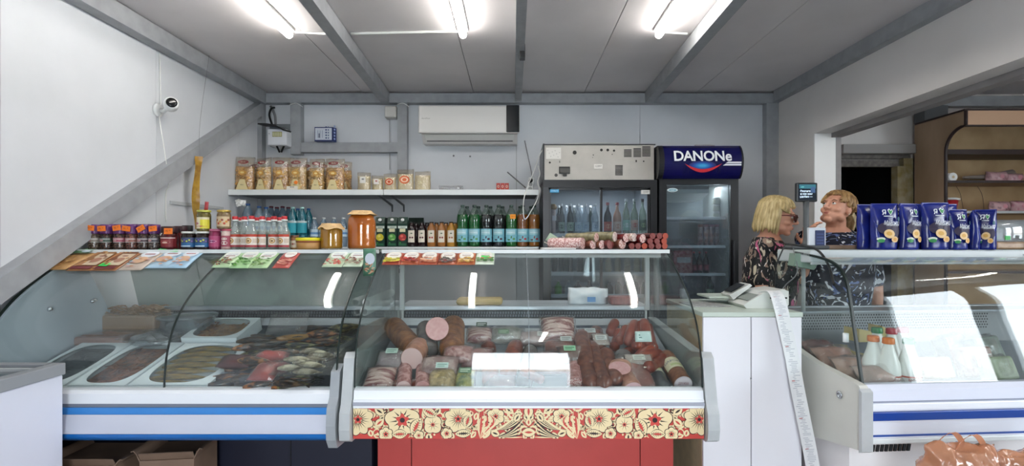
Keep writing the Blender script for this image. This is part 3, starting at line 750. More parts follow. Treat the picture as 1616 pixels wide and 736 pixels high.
# ---------- honey jars
M_kraft = mat('kraft_paper', '#c9a878', .8, var=.12, vs=30, bump=.4, bs=60)
M_jarglass = clear('jar_glass', '#fff6e6', f0=.06, rough=.02)
def jar_cover(r, h, skirt, par, z, seed):
    def fn(u, v):
        a = 2*PI*u
        if v < .3: rr = r*(v/.3)*.96; zz = z
        else:
            t = (v-.3)/.7; w = noise.noise(Vector((math.cos(a)*1.7+seed, math.sin(a)*1.7, 0)))
            rr = r*(1+skirt*t**1.5*(1+.6*w)+.05*math.sin(11*a)*t); zz = z-h*t*(1+.45*w)
        return (rr*math.cos(a), rr*math.sin(a), zz)
    part('paper_cover', MB().slab(fn, 48, 10, .0015), M_kraft, par, 'kraft paper tied over the mouth')
def honey(px0, px1, ytop, ybot, Y, col, col2, lab, big):
    x = X((px0+px1)/2, Y); r = (px1-px0)/2*Y/F; hh = (ybot-ytop)*Y/F
    t = thing('honey_jar', lab, 'jar', (x, Y, TOPZ))
    hb = hh-.02
    prof = [(r*.86, 0), (r*.97, .006), (r, .02), (r, hb*.62), (r*.97, hb*.74), (r*.86, hb*.85), (r*.66, hb*.93), (r*.60, hb*.96), (r*.60, hb)]
    if not big: prof = [(r*.86, 0), (r*.97, .006), (r, .015), (r, hb*.72), (r*.95, hb*.82), (r*.80, hb*.90), (r*.76, hb)]
    part('glass', MB().lathe(prof, 40), M_jarglass, t)
    pf = [(a*.965, b if i else .004) for i, (a, b) in enumerate(prof[:-2])]
    hm = mat('honey_'+col, col, .18, c2=col2, vs=6, lo=.3, hi=.7, spec=.5)
    part('honey', MB().lathe(pf, 40), hm, t, label='amber honey filling')
    jar_cover(prof[-1][0]*1.12, .028 if not big else .026, .42 if not big else .62, t, hb+.003, 3 if big else 8)
    part('string', MB().tube([(prof[-1][0]*1.22*math.cos(a), prof[-1][0]*1.22*math.sin(a), hb-.012) for a in [2*PI*i/24 for i in range(25)]], .0012, 5), M_cable, t)
    return t
honey(549, 593, 326, 391, 2.86, '#c07428', '#a0561a', 'large round glass jar of amber honey under a kraft paper cover', True)
honey(506, 540, 347, 392, 2.80, '#a8822a', '#8a641a', 'smaller glass jar of yellow-brown honey under a flared paper cover', False)
# ---------- tub with yellow lid
t = thing('plastic_tub', 'low tan tub with a bright yellow lid beside the smaller honey jar', 'tub', (X(487.5, 2.78), 2.78, TOPZ))
rx = 19.5*2.78/F
part('body', MB().lathe([(rx*.9, 0), (rx*.93, .003), (rx*.96, .036), (rx*.93, .038)], 32), mat('tub_tan', '#b98a50', .4), t)
part('band', MB().lathe([(rx*.97, .036), (rx, .038), (rx, .046), (rx*.97, .048)], 32), mat('tub_band', '#8b4a2a', .4), t)
part('lid', MB().lathe([(rx*1.01, .046), (rx*1.03, .050), (rx*1.02, .062), (rx*.8, .063)], 32), mat('lid_yellow', '#d9cf22', .3), t, label='yellow lid')
# ---------- generic jar / bottle builders
def jar(px, y0, y1, wpx, Y, content, lid, lab, z=None, group=None, lidh=.012, lidr=.96, labelc=None, text=None, prn=None, seed=0, name='glass_jar', cat='jar', lidlab=None):
    x = X(px, Y); r = wpx/2*Y/F; h = (y1-y0)*Y/F; z = TOPZ if z is None else z
    t = thing(name, lab, cat, (x, Y, z), group=group)
    b = h-lidh
    part('body', MB().lathe([(r*.85, 0), (r*.97, .003), (r, .008), (r, b*.80), (r*.93, b*.90), (r*.82, b*.96), (r*.82, b)], 22), content, t)
    part('lid', MB().lathe([(r*lidr*.98, b-.002), (r*lidr, b), (r*lidr, h-.002), (r*lidr*.95, h), (r*.3, h-.001)], 22), lid, t, label=lidlab)
    if labelc:
        p = Print(cylmap(r)); w = r*1.35
        p.rect(-w, w, b*.14, b*.72, labelc, 12)
        if prn: prn(p, w, b*.14, b*.72)
        part('label', p, None, t)
    return t
M_lidw = mat('lid_white', '#d8d8d2', .35); M_lidg = mat('lid_gold', '#b59a4a', .3, metal=.6); M_lidd = mat('lid_dark', '#33161d', .35)
# purple lid spice jars with hexagonal look, orange tags
M_spice = [mat('spice%d' % i, c, .25, c2=c2, vs=140, lo=.45, hi=.6) for i, (c, c2) in enumerate([('#7a6a58', '#3a2e26'), ('#5a4034', '#231a18'), ('#6e5040', '#2c2220'), ('#7c4a3c', '#3a2622'), ('#5c4438', '#2a1e1c'), ('#70625a', '#2f2826')])]
M_purple = mat('lid_purple', '#5a2a66', .3, var=.15, vs=60)
def price_tag(x, Y, z, w=.044, h=.028, tilt=0, c='#ef7a1e', lab='', name='price_tag', group=None, rot=None):
    p = MB().slab(lambda u, v: ((u-.5)*w, -.002*math.sin(PI*u), (v-.5)*h), 4, 1, .0008)
    t = solo(name, p, mat('tag'+c, c, .6), lab, 'price tag', group, loc=(x, Y, z), rot=rot or (0, tilt, 0))
    q = Print(lambda u, v, o: (u, -.0035-o, v)); q.text('95', -.006, .0, h*.45, '#7a3510' if c != '#2bd45a' else '#0a7a2a'); q.text('00', .010, .003, h*.28, '#7a3510' if c != '#2bd45a' else '#0a7a2a')
    part('figures', q, None, t)
    return t
sp = [(150, '#8a8076'), (169, '#3c4a40'), (190, '#a05060'), (209, '#8c5a50'), (228, '#4c3a40'), (244, '#56525a')]
ordn = ['leftmost', 'second from the left', 'third from the left', 'fourth from the left', 'fifth from the left', 'rightmost']
for i, (px, lc) in enumerate(sp):
    def pr(p, w, a, b, lc=lc):
        p.rect(-w, w, a+(b-a)*.55, b, lc, 12); p.rect(-w*.8, w*.8, a+(b-a)*.83, a+(b-a)*.9, '#d8d4d0', 12); p.rect(-w, w, a+(b-a)*.5, a+(b-a)*.54, '#c8c8c4', 12); p.ell(-w*.2, a+(b-a)*.7, w*.3, .005, '#c09090')
    jar(px, 354, 393, 18 if i < 5 else 16, 2.74, M_spice[i], M_purple, 'purple-lidded spice jar on the fish case, '+ordn[i]+' of the front six', lidh=.048, lidr=1.0, labelc=M_spice[i], prn=pr, group='purple-lidded spice jars')
for i, px in enumerate((163, 181, 199, 217, 234)):
    jar(px, 354, 393, 17, 2.86, M_spice[(i+2) % 6], M_purple, 'purple-lidded spice jar in the back row, '+ordn[i] .replace('rightmost', 'last')+' behind the orange tags', lidh=.048, lidr=1.0, group='purple-lidded spice jars')
for i, (px, py, tl) in enumerate([(142, 360, .1), (160, 361, -.05), (184, 360, -.15), (199, 361, .12), (222, 361, -.5), (241, 361, -.12)]):
    price_tag(X(px, 2.69), 2.69, Z(py, 2.69), tilt=tl, lab='orange price tag hanging on a purple lid, '+ordn[i]+' of six', group='orange price tags')
M_jam = mat('jam_red', '#571519', .2, c2='#3c0d10', vs=40)
def prred(p, w, a, b):
    p.rect(-w*.9, w*.9, b-.006, b-.001, '#d8c8c4', 12); p.ell(0, (a+b)/2, w*.5, .009, '#b0605a'); p.ell(0, (a+b)/2-.002, w*.25, .004, '#e0c0b0')
jar(268, 357, 393, 24, 2.74, M_jam, M_lidd, 'dark red jam jar with an orange price tag on its lid', lidh=.034, labelc='#7a1a20', prn=prred)
price_tag(X(265.5, 2.685), 2.685, Z(365, 2.685), w=.045, h=.031, lab='orange price tag on the dark red jam jar', group='orange price tags')
jar(285, 357, 393, 20, 2.86, M_jam, M_lidd, 'dark red jam jar behind the blue-labelled jars, left one', lidh=.03, group='dark red jam jars')
jar(296, 356, 393, 16, 2.90, M_jam, mat('lid_black', '#1b1719', .35), 'dark red jam jar with a black lid behind the blue-labelled jars', lidh=.03, group='dark red jam jars')
def prblue(p, w, a, b):
    p.rect(-w, w, a, a+(b-a)*.45, '#1f5d8f', 12); p.rect(-w*.8, w*.5, a+.003, a+.008, '#d0dde4', 8)
    for i in range(7): p.ell(-w*.7+i*w*.22, a+(b-a)*(.62+.12*(i % 2)), .0045, .004, '#c9cf3a' if i % 3 else '#7a5aa0', 8)
M_olive = mat('olive_dark', '#2c1d16', .2, c2='#1a1210', vs=50)
for i, px in enumerate((299, 321)):
    jar(px, 365, 393, 22, 2.72, M_olive, M_lidw, ('left' if i == 0 else 'right')+' one of two squat dark jars with blue and yellow labels', lidh=.008, lidr=1.0, labelc='#3c4a6c', prn=prblue, group='blue and yellow labelled jars')
def prol(p, w, a, b):
    p.rect(-w, w, a, a+(b-a)*.8, '#d9cfae', 12); p.rect(0, w, a, a+(b-a)*.8, '#d4c93a', 8); p.ell(-w*.5, a+(b-a)*.45, w*.35, .006, '#b06a7a'); p.ell(w*.1, a+(b-a)*.2, w*.6, .003, '#c05060')
zz = TOPZ+28*2.72/F+.0005
jar(322, 331, 364.5, 20, 2.72, mat('pickle', '#6f6330', .2, c2='#4c4520', vs=60), mat('lid_yel', '#b8b44a', .35), 'pickle jar with a yellow lid stacked on a blue-labelled jar', z=zz, lidh=.009, lidr=1.0, labelc='#d9cfae', prn=prol)
solo('sachet', MB().pillow(.02, .045, .012, 4, 5, mat('sachet_red', '#a33338', .3)), None, 'small dark red sachet standing on the yellow-lidded pickle jar', 'sachet', loc=(X(325, 2.72), 2.72, zz+33.5*2.72/F+.001), rot=(0, .12, 0))
jar(340, 361, 393, 18, 2.72, mat('beet', '#8c2f52', .2, c2='#6c1f3c', vs=40), mat('lid_pink', '#b0607c', .35), 'pink beetroot jar right of the blue-labelled jars', lidh=.009, labelc='#a63c68', prn=lambda p, w, a, b: (p.ell(-.1*w, (a+b)/2, w*.6, .007, '#d8c0d0'), p.ell(0, (a+b)/2, w*.35, .004, '#7a2a60')))
jar(357.5, 361, 393, 15, 2.72, mat('garlic', '#b58f8a', .3, c2='#d8c8bc', vs=30), mat('lid_pinkred', '#b24a5c', .35), 'narrow jar of pale garlic cloves left of the clear bottles', lidh=.008, labelc='#9c4456', prn=lambda p, w, a, b: (p.ell(0, a+.02, w*.5, .010, '#e4dcd2'), p.ell(0, a+.042, w*.45, .007, '#d8c8c0')))
def prad(p, w, a, b):
    p.rect(-w, w, a+(b-a)*.0, b, '#cbb490', 12)
    for i in range(9): p.ell(-w*.8+i*w*.2, a+(b-a)*(.3+.35*((i*7) % 3)/2), .006, .006, ['#b8452c', '#c98a3c', '#8c3a24'][i % 3], 8)
jar(353.5, 331, 360.6, 20, 2.72, mat('adjika', '#8c7a58', .25, c2='#6a4a30', vs=60), M_lidg, 'gold-lidded jar with a red and cream label stacked on the pink jars', z=TOPZ+32*2.72/F+.0005, lidh=.009, lidr=1.0, labelc='#cbb490', prn=prad)
# ---------- clear bottles with red caps
M_pet = clear('clear_bottle', '#e8efec', body='#dfe6e6', bodyfac=.22, f0=.08, rough=.05)
M_redcap = mat('cap_red', '#b5262c', .35)
def redcap(px, Y, lab, cup='#c8762c', first=None):
    t = thing('clear_bottle', lab, 'bottle', (X(px, Y), Y, TOPZ), group='clear bottles with red caps')
    r = .0285
    part('glass_body', MB().lathe([(r*.8, 0), (r, .004), (r, .085), (r*.9, .098), (r*.5, .130), (r*.40, .145), (r*.40, .166)], 20), M_pet, t)
    part('liquid', MB().lathe([(r*.78, .002), (r*.95, .006), (r*.95, .084), (r*.85, .098)], 16), clear('pale_liquid', '#e4e4d4', body='#b5b0a0', bodyfac=.35), t)
    part('cap', MB().lathe([(r*.47, .160), (r*.5, .162), (r*.5, .176), (r*.44, .178)], 16), M_redcap, t, label='red cap')
    part('collar', MB().lathe([(r*.56, .152), (r*.56, .160)], 16), M_white, t)
    p = Print(cylmap(r)); w = r*1.4
    p.rect(-w, w, .012, .080, '#ded6cc', 12); p.rect(-w, w, .067, .080, '#b8402c', 12); p.rect(-w, w, .012, .023, '#9c3038', 12)
    p.ell(-.2*w, .046, .016, .015, '#b98a4a'); p.ell(-.2*w, .046, .011, .010, '#d8c4a0'); p.ell(-.2*w, .045, .007, .005, '#7c5a2a'); p.rect(w*.3, w*.9, .034, .058, '#c9b8a8', 4)
    part('label', p, None, t)
    return t
rc_ = ['leftmost of the front row', 'second in the front row', 'third in the front row', 'fourth in the front row', 'fifth in the front row', 'rightmost of the front row']
rb = redcap(371, 2.74, 'clear bottle with a red cap, '+rc_[0])
for i, (px, Y) in enumerate(((386, 2.76), (397, 2.70), (414, 2.74), (432.5, 2.74), (449, 2.72))):
    dup(rb, loc=(X(px, Y), Y, TOPZ), rot=(0, 0, (-.5, .2, -.3, .35, -.1)[i]), label='clear bottle with a red cap, '+rc_[i+1])
for i, px in enumerate((380, 405, 424, 441)):
    dup(rb, loc=(X(px, 2.86), 2.86, TOPZ), rot=(0, 0, .4*i), label='clear bottle with a red cap in the back row, '+('leftmost', 'second from left', 'third from left', 'rightmost')[i])
jar(465, 371, 393, 13, 2.76, mat('mustard', '#a8824c', .3, c2='#7a3a2a', vs=30), mat('lid_brown', '#5b3a2a', .4), 'tiny condiment jar left of the yellow-lidded tub', lidh=.01, labelc='#cdbfa8', prn=lambda p, w, a, b: p.ell(0, (a+b)/2, w*.4, .005, '#8c3a2a'))

# ---------- water bottles on the back shelf
def petbottle(px, Y, h, r, bodym, capm, lab, group, name='water_bottle', labelfn=None, liquid=None, lz=(.35, .60), neck=.36, z=ZL, nrib=5, fill=.86):
    t = thing(name, lab, 'bottle', (X(px, Y), Y, z), group=group)
    prof = [(r*.8, 0), (r, .008)]
    for i in range(nrib):
        zz = h*(.04+.28*i/nrib); prof += [(r, zz), (r*.96, zz+h*.018), (r, zz+h*.036)]
    prof += [(r, h*.62), (r*.97, h*.66), (r, h*.70), (r*.9, h*.77), (r*.62, h*.86), (r*neck, h*.93), (r*neck, h*.955)]
    part('glass_body', MB().lathe(prof, 20), bodym, t)
    if liquid:
        lp = [(a*.96, b) for a, b in prof if b < h*fill]; lp[0] = (lp[0][0], .003)
        part('drink', MB().lathe(lp, 18), liquid, t)
    part('cap', MB().lathe([(r*(neck+.02), h*.955), (r*(neck+.05), h*.96), (r*(neck+.05), h*.995), (r*neck, h)], 14), capm, t)
    if labelfn:
        p = Print(cylmap(r*1.005)); labelfn(p, r*1.45, h*lz[0], h*lz[1]); part('label', p, None, t)
    return t
M_wat = clear('water_pet', '#c4d6e2', body='#9fb6c6', bodyfac=.30, f0=.07, rough=.05)
M_teal = clear('teal_pet', '#5cb0bc', body='#1f8696', bodyfac=.45, f0=.07, rough=.05)
M_bluecap = mat('cap_blue', '#27528c', .35); M_dredcap = mat('cap_darkred', '#5c1426', .35); M_tcap = mat('cap_pale', '#a8d0cc', .35)
def prw(p, w, a, b): p.rect(-w, w, a, b, '#b8cdd8', 10); p.rect(-w, w, a+(b-a)*.3, a+(b-a)*.6, '#5a86b4', 10)
def prteal(p, w, a, b): p.rect(-w, w, a, b, '#2c9fb0', 10); p.rect(-w, w, b, b+.016, '#d8e6e6', 10); p.text('monoma', 0, b+.008, .016, '#2a4a55')
for i, (px, yy) in enumerate(((409, 4.17), (420, 4.27))): petbottle(px, yy, .335, .041, M_wat, M_bluecap, 'clear water bottle with a blue cap, '+('left', 'right')[i]+' of two', 'water bottles with blue caps', labelfn=prw)
for i, px in enumerate((428, 437, 446, 455)): petbottle(px, 4.38+.10*(i % 2), .350, .042, M_wat, M_dredcap, 'clear water bottle with a dark red cap, '+('leftmost', 'second from left', 'third from left', 'rightmost')[i]+' of four', 'water bottles with dark red caps', labelfn=prw)
for i, px in enumerate((462, 477)): petbottle(px, 4.20, .330, .039, M_teal, M_tcap, 'teal water bottle with a pale cap, '+('left', 'right')[i]+' of the front two', 'teal water bottles', labelfn=prteal)
for i, px in enumerate((470, 487)): petbottle(px, 4.30, .325, .037, M_teal, M_bluecap, 'teal water bottle behind the front two, '+('left', 'right')[i]+' one', 'teal water bottles')
for i, px in enumerate((496, 511, 527, 542)): petbottle(px, 4.26, .245, .036, M_wat, M_white, 'small clear water bottle with a white cap, '+('leftmost', 'second from left', 'third from left', 'rightmost')[i]+' of four', 'small water bottles', labelfn=prw)
petbottle(391, 4.22, .36, .046, M_wat, M_bluecap, 'large clear bottle with a crumpled paper at its neck under the upper shelf', 'large bottles')
def crum(u, v):
    return ((u-.5)*.08+.01*noise.noise(Vector((u*5, v*5, 0))), -.02+.03*noise.noise(Vector((u*4, v*4, 3))), .05*v+.02*noise.noise(Vector((u*4, v*3, 7))))
solo('paper_note', MB().slab(crum, 10, 6, .0008), M_white, 'crumpled white paper note behind the clear bottles under the shelf end', 'paper', loc=(X(385, 4.16), 4.13, Z(326, 4.15)))
# ---------- juice cartons
def carton(px, Y, fruit, fc2, lab, dark=False):
    w, d, h = .078, .06, .245 if not dark else .235
    t = thing('juice_carton', lab, 'carton', (X(px, Y), Y, ZL), rz=0, group='green juice cartons')
    g = mat('carton_green', '#12352a', .3, var=.15, vs=10)
    b = MB().box(-w/2, w/2, -d/2, d/2, 0, h*.80, bev=.003).prism([(-d/2+.002, h*.80), (d/2-.002, h*.80), (.004, h), (-.004, h)], -w/2+.001, w/2-.001)
    part('carton', b, g, t)
    part('cap', MB().lathe([(.014, 0), (.014, .012), (.011, .014)], 14), M_white, t, loc=(0, -d/4-.006, h*.885), rot=(.95, 0, 0))
    p = Print(flatmap(-d/2))
    p.rect(-w*.48, w*.48, h*.62, h*.70, '#cfd8cf'); p.text('фрукт', 0, h*.66, .020, '#1a5a34', width=w*.7)
    p.rect(-w*.30, w*.30, h*.50, h*.61, '#dcd6b0')
    p.ell(0, h*.32, w*.40, w*.38, fruit, 18); p.ell(-w*.08, h*.36, w*.16, w*.13, fc2, 12); p.ell(w*.1, h*.25, w*.2, w*.07, fc2, 12); p.ell(-w*.25, h*.12, .008, .012, '#3c8a3c', 8)
    p.rect(-w*.4, w*.4, .012, .028, '#2a6a46')
    part('front_print', p, None, t)
carton(601, 4.18, '#cfc02c', '#e2da70', 'green juice carton with yellow fruit beside the large honey jar'); carton(620, 4.18, '#5aa04a', '#a4cc84', 'green juice carton with a green apple'); carton(636.5, 4.18, '#a83030', '#d86a58', 'green juice carton with a red fruit')
for i, px in enumerate((611, 629, 652, 662)):
    t = thing('juice_carton', 'plain dark green carton behind the cartons and cherry bottles, '+('leftmost', 'second from left', 'third from left', 'rightmost')[i], 'carton', (X(px, 4.38), 4.38, ZL), group='dark cartons in the back')
    part('carton', MB().box(-.038, .038, -.03, .03, 0, .20, bev=.003).prism([(-.028, .20), (.028, .20), (.004, .25), (-.004, .25)], -.037, .037), mat('carton_dark', '#0f2019', .3, var=.2, vs=20), t)
# small juice bottles
def smallb(px, c, c2, lab, Y=4.16, label=True, cap=M_black):
    def pr(p, w, a, b):
        w *= .55; p.rect(-w, w, a, b, '#e0d6c4', 8); p.ell(-w*.3, a+(b-a)*.4, .008, .008, c2, 8); p.ell(w*.35, a+(b-a)*.4, .008, .008, c2, 8); p.ell(w*.1, a+(b-a)*.75, .009, .005, '#4a5a3a', 8)
    m = mat('juice'+c, c, .15, var=.12, vs=8)
    return petbottle(px, Y, .205, .036, m, cap, lab, 'small juice bottles', name='juice_bottle', labelfn=pr if label else None, lz=(.18, .66), neck=.42, nrib=1)
smallb(650, '#1c0d10', '#5a1a22', 'nearly black cherry juice bottle right of the cartons'); smallb(666, '#1e0c0f', '#5a1a22', 'nearly black cherry juice bottle left of the amber ones')
smallb(681, '#96602e', '#a8433a', 'amber apple juice bottle, leftmost of three'); smallb(697, '#9a6430', '#8c3a2e', 'amber apple juice bottle, middle of three'); smallb(712, '#ae7c2c', '#a86a3a', 'yellow amber juice bottle, nearest the green lemonades')
for i, (px, c) in enumerate(((657, '#1e0c0f'), (674, '#1e0c0f'), (689, '#96602e'), (704, '#96602e'), (718, '#a07030'))): smallb(px, c, c, 'small juice bottle in the back row, '+('leftmost', 'second from left', 'middle', 'second from right', 'rightmost')[i]+' of five', Y=4.30, label=False)
# lemonade bottles
def lemon(px, Y, c, lab, fr, label=True):
    def pr(p, w, a, b):
        p.rect(-w, w, a, b, '#7fbccb', 14); p.rect(-w*.7, w*.5, a+(b-a)*.55, a+(b-a)*.92, '#a9d3da', 8); p.text('лимонад', -.1*w, a+(b-a)*.72, .017, '#f2f6f6')
        p.poly([(-w, a+(b-a)*.05), (w*.95, a+(b-a)*.05), (w*.8, a+(b-a)*.40), (w*.4, a+(b-a)*.28), (0, a+(b-a)*.46), (-w*.5, a+(b-a)*.22), (-w*.9, a+(b-a)*.36)], fr[0]); p.ell(w*.3, a+(b-a)*.22, .012, .008, fr[1]); p.ell(-w*.3, a+(b-a)*.16, .012, .006, fr[2])
    liq = mat('drink'+c, c, .12, var=.15, vs=6)
    t = thing('lemonade_bottle', lab, 'bottle', (X(px, Y), Y, ZL), group='large lemonade bottles')
    r, h = .0475, .343
    prof = [(r*.7, 0), (r*.95, .008), (r, .02), (r*.97, h*.10), (r, h*.13), (r, h*.43), (r*.93, h*.47), (r*.93, h*.50), (r*1.0, h*.54), (r, h*.69), (r*.90, h*.77), (r*.64, h*.855), (r*.33, h*.925), (r*.28, h*.96)]
    part('glass_body', MB().lathe(prof, 24), clear('lemonade_pet', '#e6efe9', body='#8c9a94', bodyfac=.04, f0=.05, rough=.03), t)
    lp = [(a*.965, b) for a, b in prof if b < h*.78]; lp[0] = (lp[0][0], .003)
    part('drink', MB().lathe(lp, 20), liq, t)
    part('cap', MB().lathe([(r*.33, h*.945), (r*.35, h*.95), (r*.35, h*.995), (r*.3, h)], 14), mat('cap_green_grey', '#33463f', .4), t)
    if label:
        p = Print(cylmap(r*1.004)); pr(p, r*1.45, h*.12, h*.43); part('label', p, None, t)
        q = Print(cylmap(r*1.004)); 
    return t
G_, K_, A_ = '#136a30', '#15101c', '#a05418'
gr_ = ('#3a7a4a', '#5c9a54', '#2c6a44'); bk_ = ('#2b2a4a', '#4a2030', '#3a3a5a'); am_ = ('#8c4a4a', '#a82c34', '#6a4a3a')
lemon(730, 4.15, G_, 'large green lemonade bottle, leftmost of the row', gr_); lemon(748.6, 4.15, G_, 'large green lemonade bottle, second in the row', gr_)
lemon(767.5, 4.15, K_, 'large black-coloured lemonade bottle, left of two', bk_); lemon(787, 4.15, K_, 'large black-coloured lemonade bottle, right of two', bk_)
lemon(807, 4.15, '#1a6c2a', 'large green lemonade bottle carrying an orange tag', gr_); lemon(824.8, 4.15, A_, 'large amber lemonade bottle, left of two', am_); lemon(843, 4.15, '#b06420', 'large amber lemonade bottle nearest the fridge', am_)
for i, (px, c) in enumerate(((737, G_), (755, G_), (774, K_), (793, K_), (821, A_), (838, A_))): lemon(px, 4.29, c, 'large lemonade bottle in the back row, '+ordn[i]+' of six', gr_, False)
price_tag(X(809.5, 4.095), 4.093, Z(342, 4.095), w=.045, h=.036, lab='orange price tag on the green lemonade bottle', group='orange price tags', c='#ef9a1e')

# ---------- pasta bags on the upper shelf
M_film = clear('bag_film', '#fbf6ee', body='#c9c0b4', bodyfac=.10, f0=.10, rough=.08, bump=.5, bs=40)
M_past = mat('pasta', '#e6bf80', .5, c2='#b47a30', vs=34, dist=1.2, bump=.8, bs=70, lo=.36, hi=.62)
M_past2 = mat('pasta2', '#ead49c', .5, c2='#c49650', vs=40, dist=1.4, bump=.8, bs=80, lo=.38, hi=.6)
def pastabag(px, w, h, Y, rz, lab, mm, seed, tagc=None):
    t = thing('pasta_bag', lab, 'pasta bag', (X(px, Y), Y, ZU), rz=rz, group='pasta bags on the upper shelf')
    part('bag', MB().pillow(w, h, .085, 12, 14, None, crumple=.010, seed=seed, base=.75, py=4), M_film, t, label='clear crinkled plastic bag')
    part('pasta', MB().pillow(w*.93, h*.72, .075, 10, 12, None, crumple=.012, seed=seed+5, base=.8, py=5), mm, t, loc=(0, 0, .002), label='golden pasta')
    rr = random.Random(seed); st = MB()
    for i in range(70):
        a = rr.uniform(-.42, .42)*w; z = rr.uniform(.02, h*.66); l = rr.uniform(.015, .035); q = rr.uniform(-1.2, 1.2); dep = -.040*max(.3, (1-(2*a/w)**2))-.002
        st.tube([(a-l*math.cos(q)/2, dep, z-l*math.sin(q)/2), (a, dep-.005, z), (a+l*math.cos(q)/2, dep, z+l*math.sin(q)/2)], .0028, 4)
    part('noodles', st, mat('noodle', '#e2b468', .45, var=.25, vs=90), t, kind='stuff')
    p = Print(lambda u, v, o: (u, -.052+.035*(v > h*.70)*(v-h*.7)/(h*.3)*1.2-o, v), .0006)
    p.ell(-.002, h*.85, w*.27, h*.062, '#8c2026', 18); p.text('Bella', 0, h*.85, .020, '#e8d8c8')
    p.ell(0, h*.53, w*.20, h*.07, '#cf9a4a', 14); p.ell(0, h*.53, w*.10, h*.03, '#e8cf8c', 10)
    p.text('Паста', 0, h*.38, .026, '#4a3020'); p.poly([(-w*.30, .01), (w*.28, .01), (w*.12, h*.33), (-w*.12, h*.33)], '#dccb98'); p.text('400 г', 0, h*.17, .014, '#3a2a1c')
    if tagc: p.ell(w*.05, h*.24, .016, .015, '#f08020'); p.rect(-w*.45, w*.15, .006, h*.13, '#e8e2d4'); p.text('89,90', -w*.15, h*.10, .016, '#2a2020')
    part('print', p, None, t)
pb = [(387, .165, .285, 0.05, M_past), (417, .13, .28, -.1, M_past2), (444, .145, .28, .08, M_past), (470, .155, .28, 0, M_past2), (501, .125, .27, .1, M_past2), (529, .16, .272, -.05, M_past)]
for i, (px, w, h, rz, mm) in enumerate(pb): pastabag(px, w, h, 4.26, rz, 'pasta bag with a red oval emblem, '+ordn[i]+' of the front six', mm, i*7+1, i == 3)
for i, (px, w) in enumerate(((375, .12), (405, .15), (456, .15), (485, .14), (512, .14), (544, .12))): pastabag(px, w, .27, 4.41, .1*(i % 3), 'clear bag of pasta standing in the back row, '+ordn[i]+' of six', M_past, i*5+60)
# small grain bags
M_rice = mat('grain', '#ece3c2', .6, c2='#cdbd90', vs=160, bump=.5, bs=160)
gb = [(575, .112, .135, '#e8e4da', '#8c8c88'), (596, .098, .112, '#e8e2da', '#b05a4a'), (616, .108, .125, '#c8552c', '#e8c8a8'), (640, .140, .155, '#d86a3c', '#f0d0b0'), (667, .135, .14, '#cfc6a6', '#bfb490')]
for i, (px, w, h, c, c3) in enumerate(gb):
    t = thing('grain_bag', 'small bag of pale grain on the upper shelf, '+('leftmost', 'second from left', 'middle one with red stamp', 'fourth with orange stamp', 'rightmost and unlabelled')[i], 'grain bag', (X(px, 4.24), 4.24, ZU), group='small grain bags')
    part('bag', MB().pillow(w, h*1.15, .07, 10, 10, None, crumple=.009, seed=i+30, base=.7), M_film, t); part('grain', MB().pillow(w*.94, h*.92, .062, 10, 10, None, crumple=.006, seed=i+40, base=.8, py=5), M_rice, t, loc=(0, 0, .001))
    p = Print(lambda u, v, o: (u, -.042-o, v), .0005)
    if i < 2: p.rect(-w*.22, w*.2, h*.45, h*.85, c); p.ell(0, h*.7, w*.1, h*.05, c3)
    elif i < 4: p.ell(0, h*.58, w*.30, h*.22, c, 18); p.ell(0, h*.58, w*.22, h*.14, c3, 16); p.ell(0, h*.58, w*.13, h*.09, c, 12)
    if i < 4: part('stamp', p, None, t)
solo('plastic_wrap', MB().pillow(.20, .05, .12, 12, 6, None, crumple=.014, seed=77, base=.5), clear('wrap_film', '#f4f4f4', body='#d0d2d4', bodyfac=.2, f0=.12, rough=.1, bump=.5), 'crumpled clear plastic wrap on the upper shelf', 'plastic wrap', loc=(X(712, 4.3), 4.3, ZU+.0005))
for i in range(3):
    t = thing('small_box', 'small red box on the upper shelf, '+('left', 'middle', 'right')[i]+' of three', 'box', (X(786.5+i*6.7, 4.24), 4.24, ZU), group='small red boxes')
    part('carton', MB().box(-.0165, .0165, -.02, .02, 0, .064, bev=.001), mat('box_red', '#a3302a', .5), t)
    p = Print(flatmap(-.02)); p.ell(0, .036, .009, .012, '#d8b0a0'); p.rect(-.014, .014, .016, .022, '#c0503c'); p.ell(0, .036, .004, .006, '#8c2018'); part('print', p, None, t)
solo('slip', MB().slab(lambda u, v: ((u-.5)*.09, (v-.5)*.05, .006*math.sin(3*u)), 5, 2, .001), M_white, 'flat white paper slip left of the red boxes', 'paper', loc=(X(771, 4.22), 4.2, ZU+.002))
# power strip
ps = thing('power_strip', 'white power strip leaning at the right end of the upper shelf', 'power strip', (X(836, 4.3), 4.3, ZU), rot=(0, .12, 0))
part('body', MB().box(-.024, .024, -.018, .018, 0.002, .12, bev=.006), M_white, ps)
for i in range(3):
    part('socket', MB().lathe([(.016, 0), (.016, .003), (.013, .003), (.012, -.004), (.001, -.004)], 16), mat('socket_grey', '#a9aaa8', .5), ps, loc=(0, -.0185, .024+i*.036), rot=(PI/2, 0, 0))
part('plug', MB().lathe([(.014, 0), (.015, .02), (.008, .035), (.004, .05)], 14), M_black, ps, loc=(0, -.02, .096), rot=(PI/2+.6, 0, -.4), label='black plug')
cable([at(828, 222, 4.3), at(834, 250, 4.35), at(839, 275, 4.3), at(837, 284, 4.24)], .0045, 'cable', 'grey cable from the air conditioner down to the power strip', M_gcable)
cable([at(1000, 229, 4.25), at(960, 226, 4.3), at(900, 227, 4.2), at(868, 230, 4.1), at(854, 240, 4.12), at(842, 272, 4.15), at(832, 296, 4.1), at(826, 320, 4.06), at(828, 346, 4.02), at(840, 330, 4.03), at(851, 305, 4.08), at(848, 285, 4.14)], .004, 'cable', 'white looping cable from the top of the fridge down past the bottles')
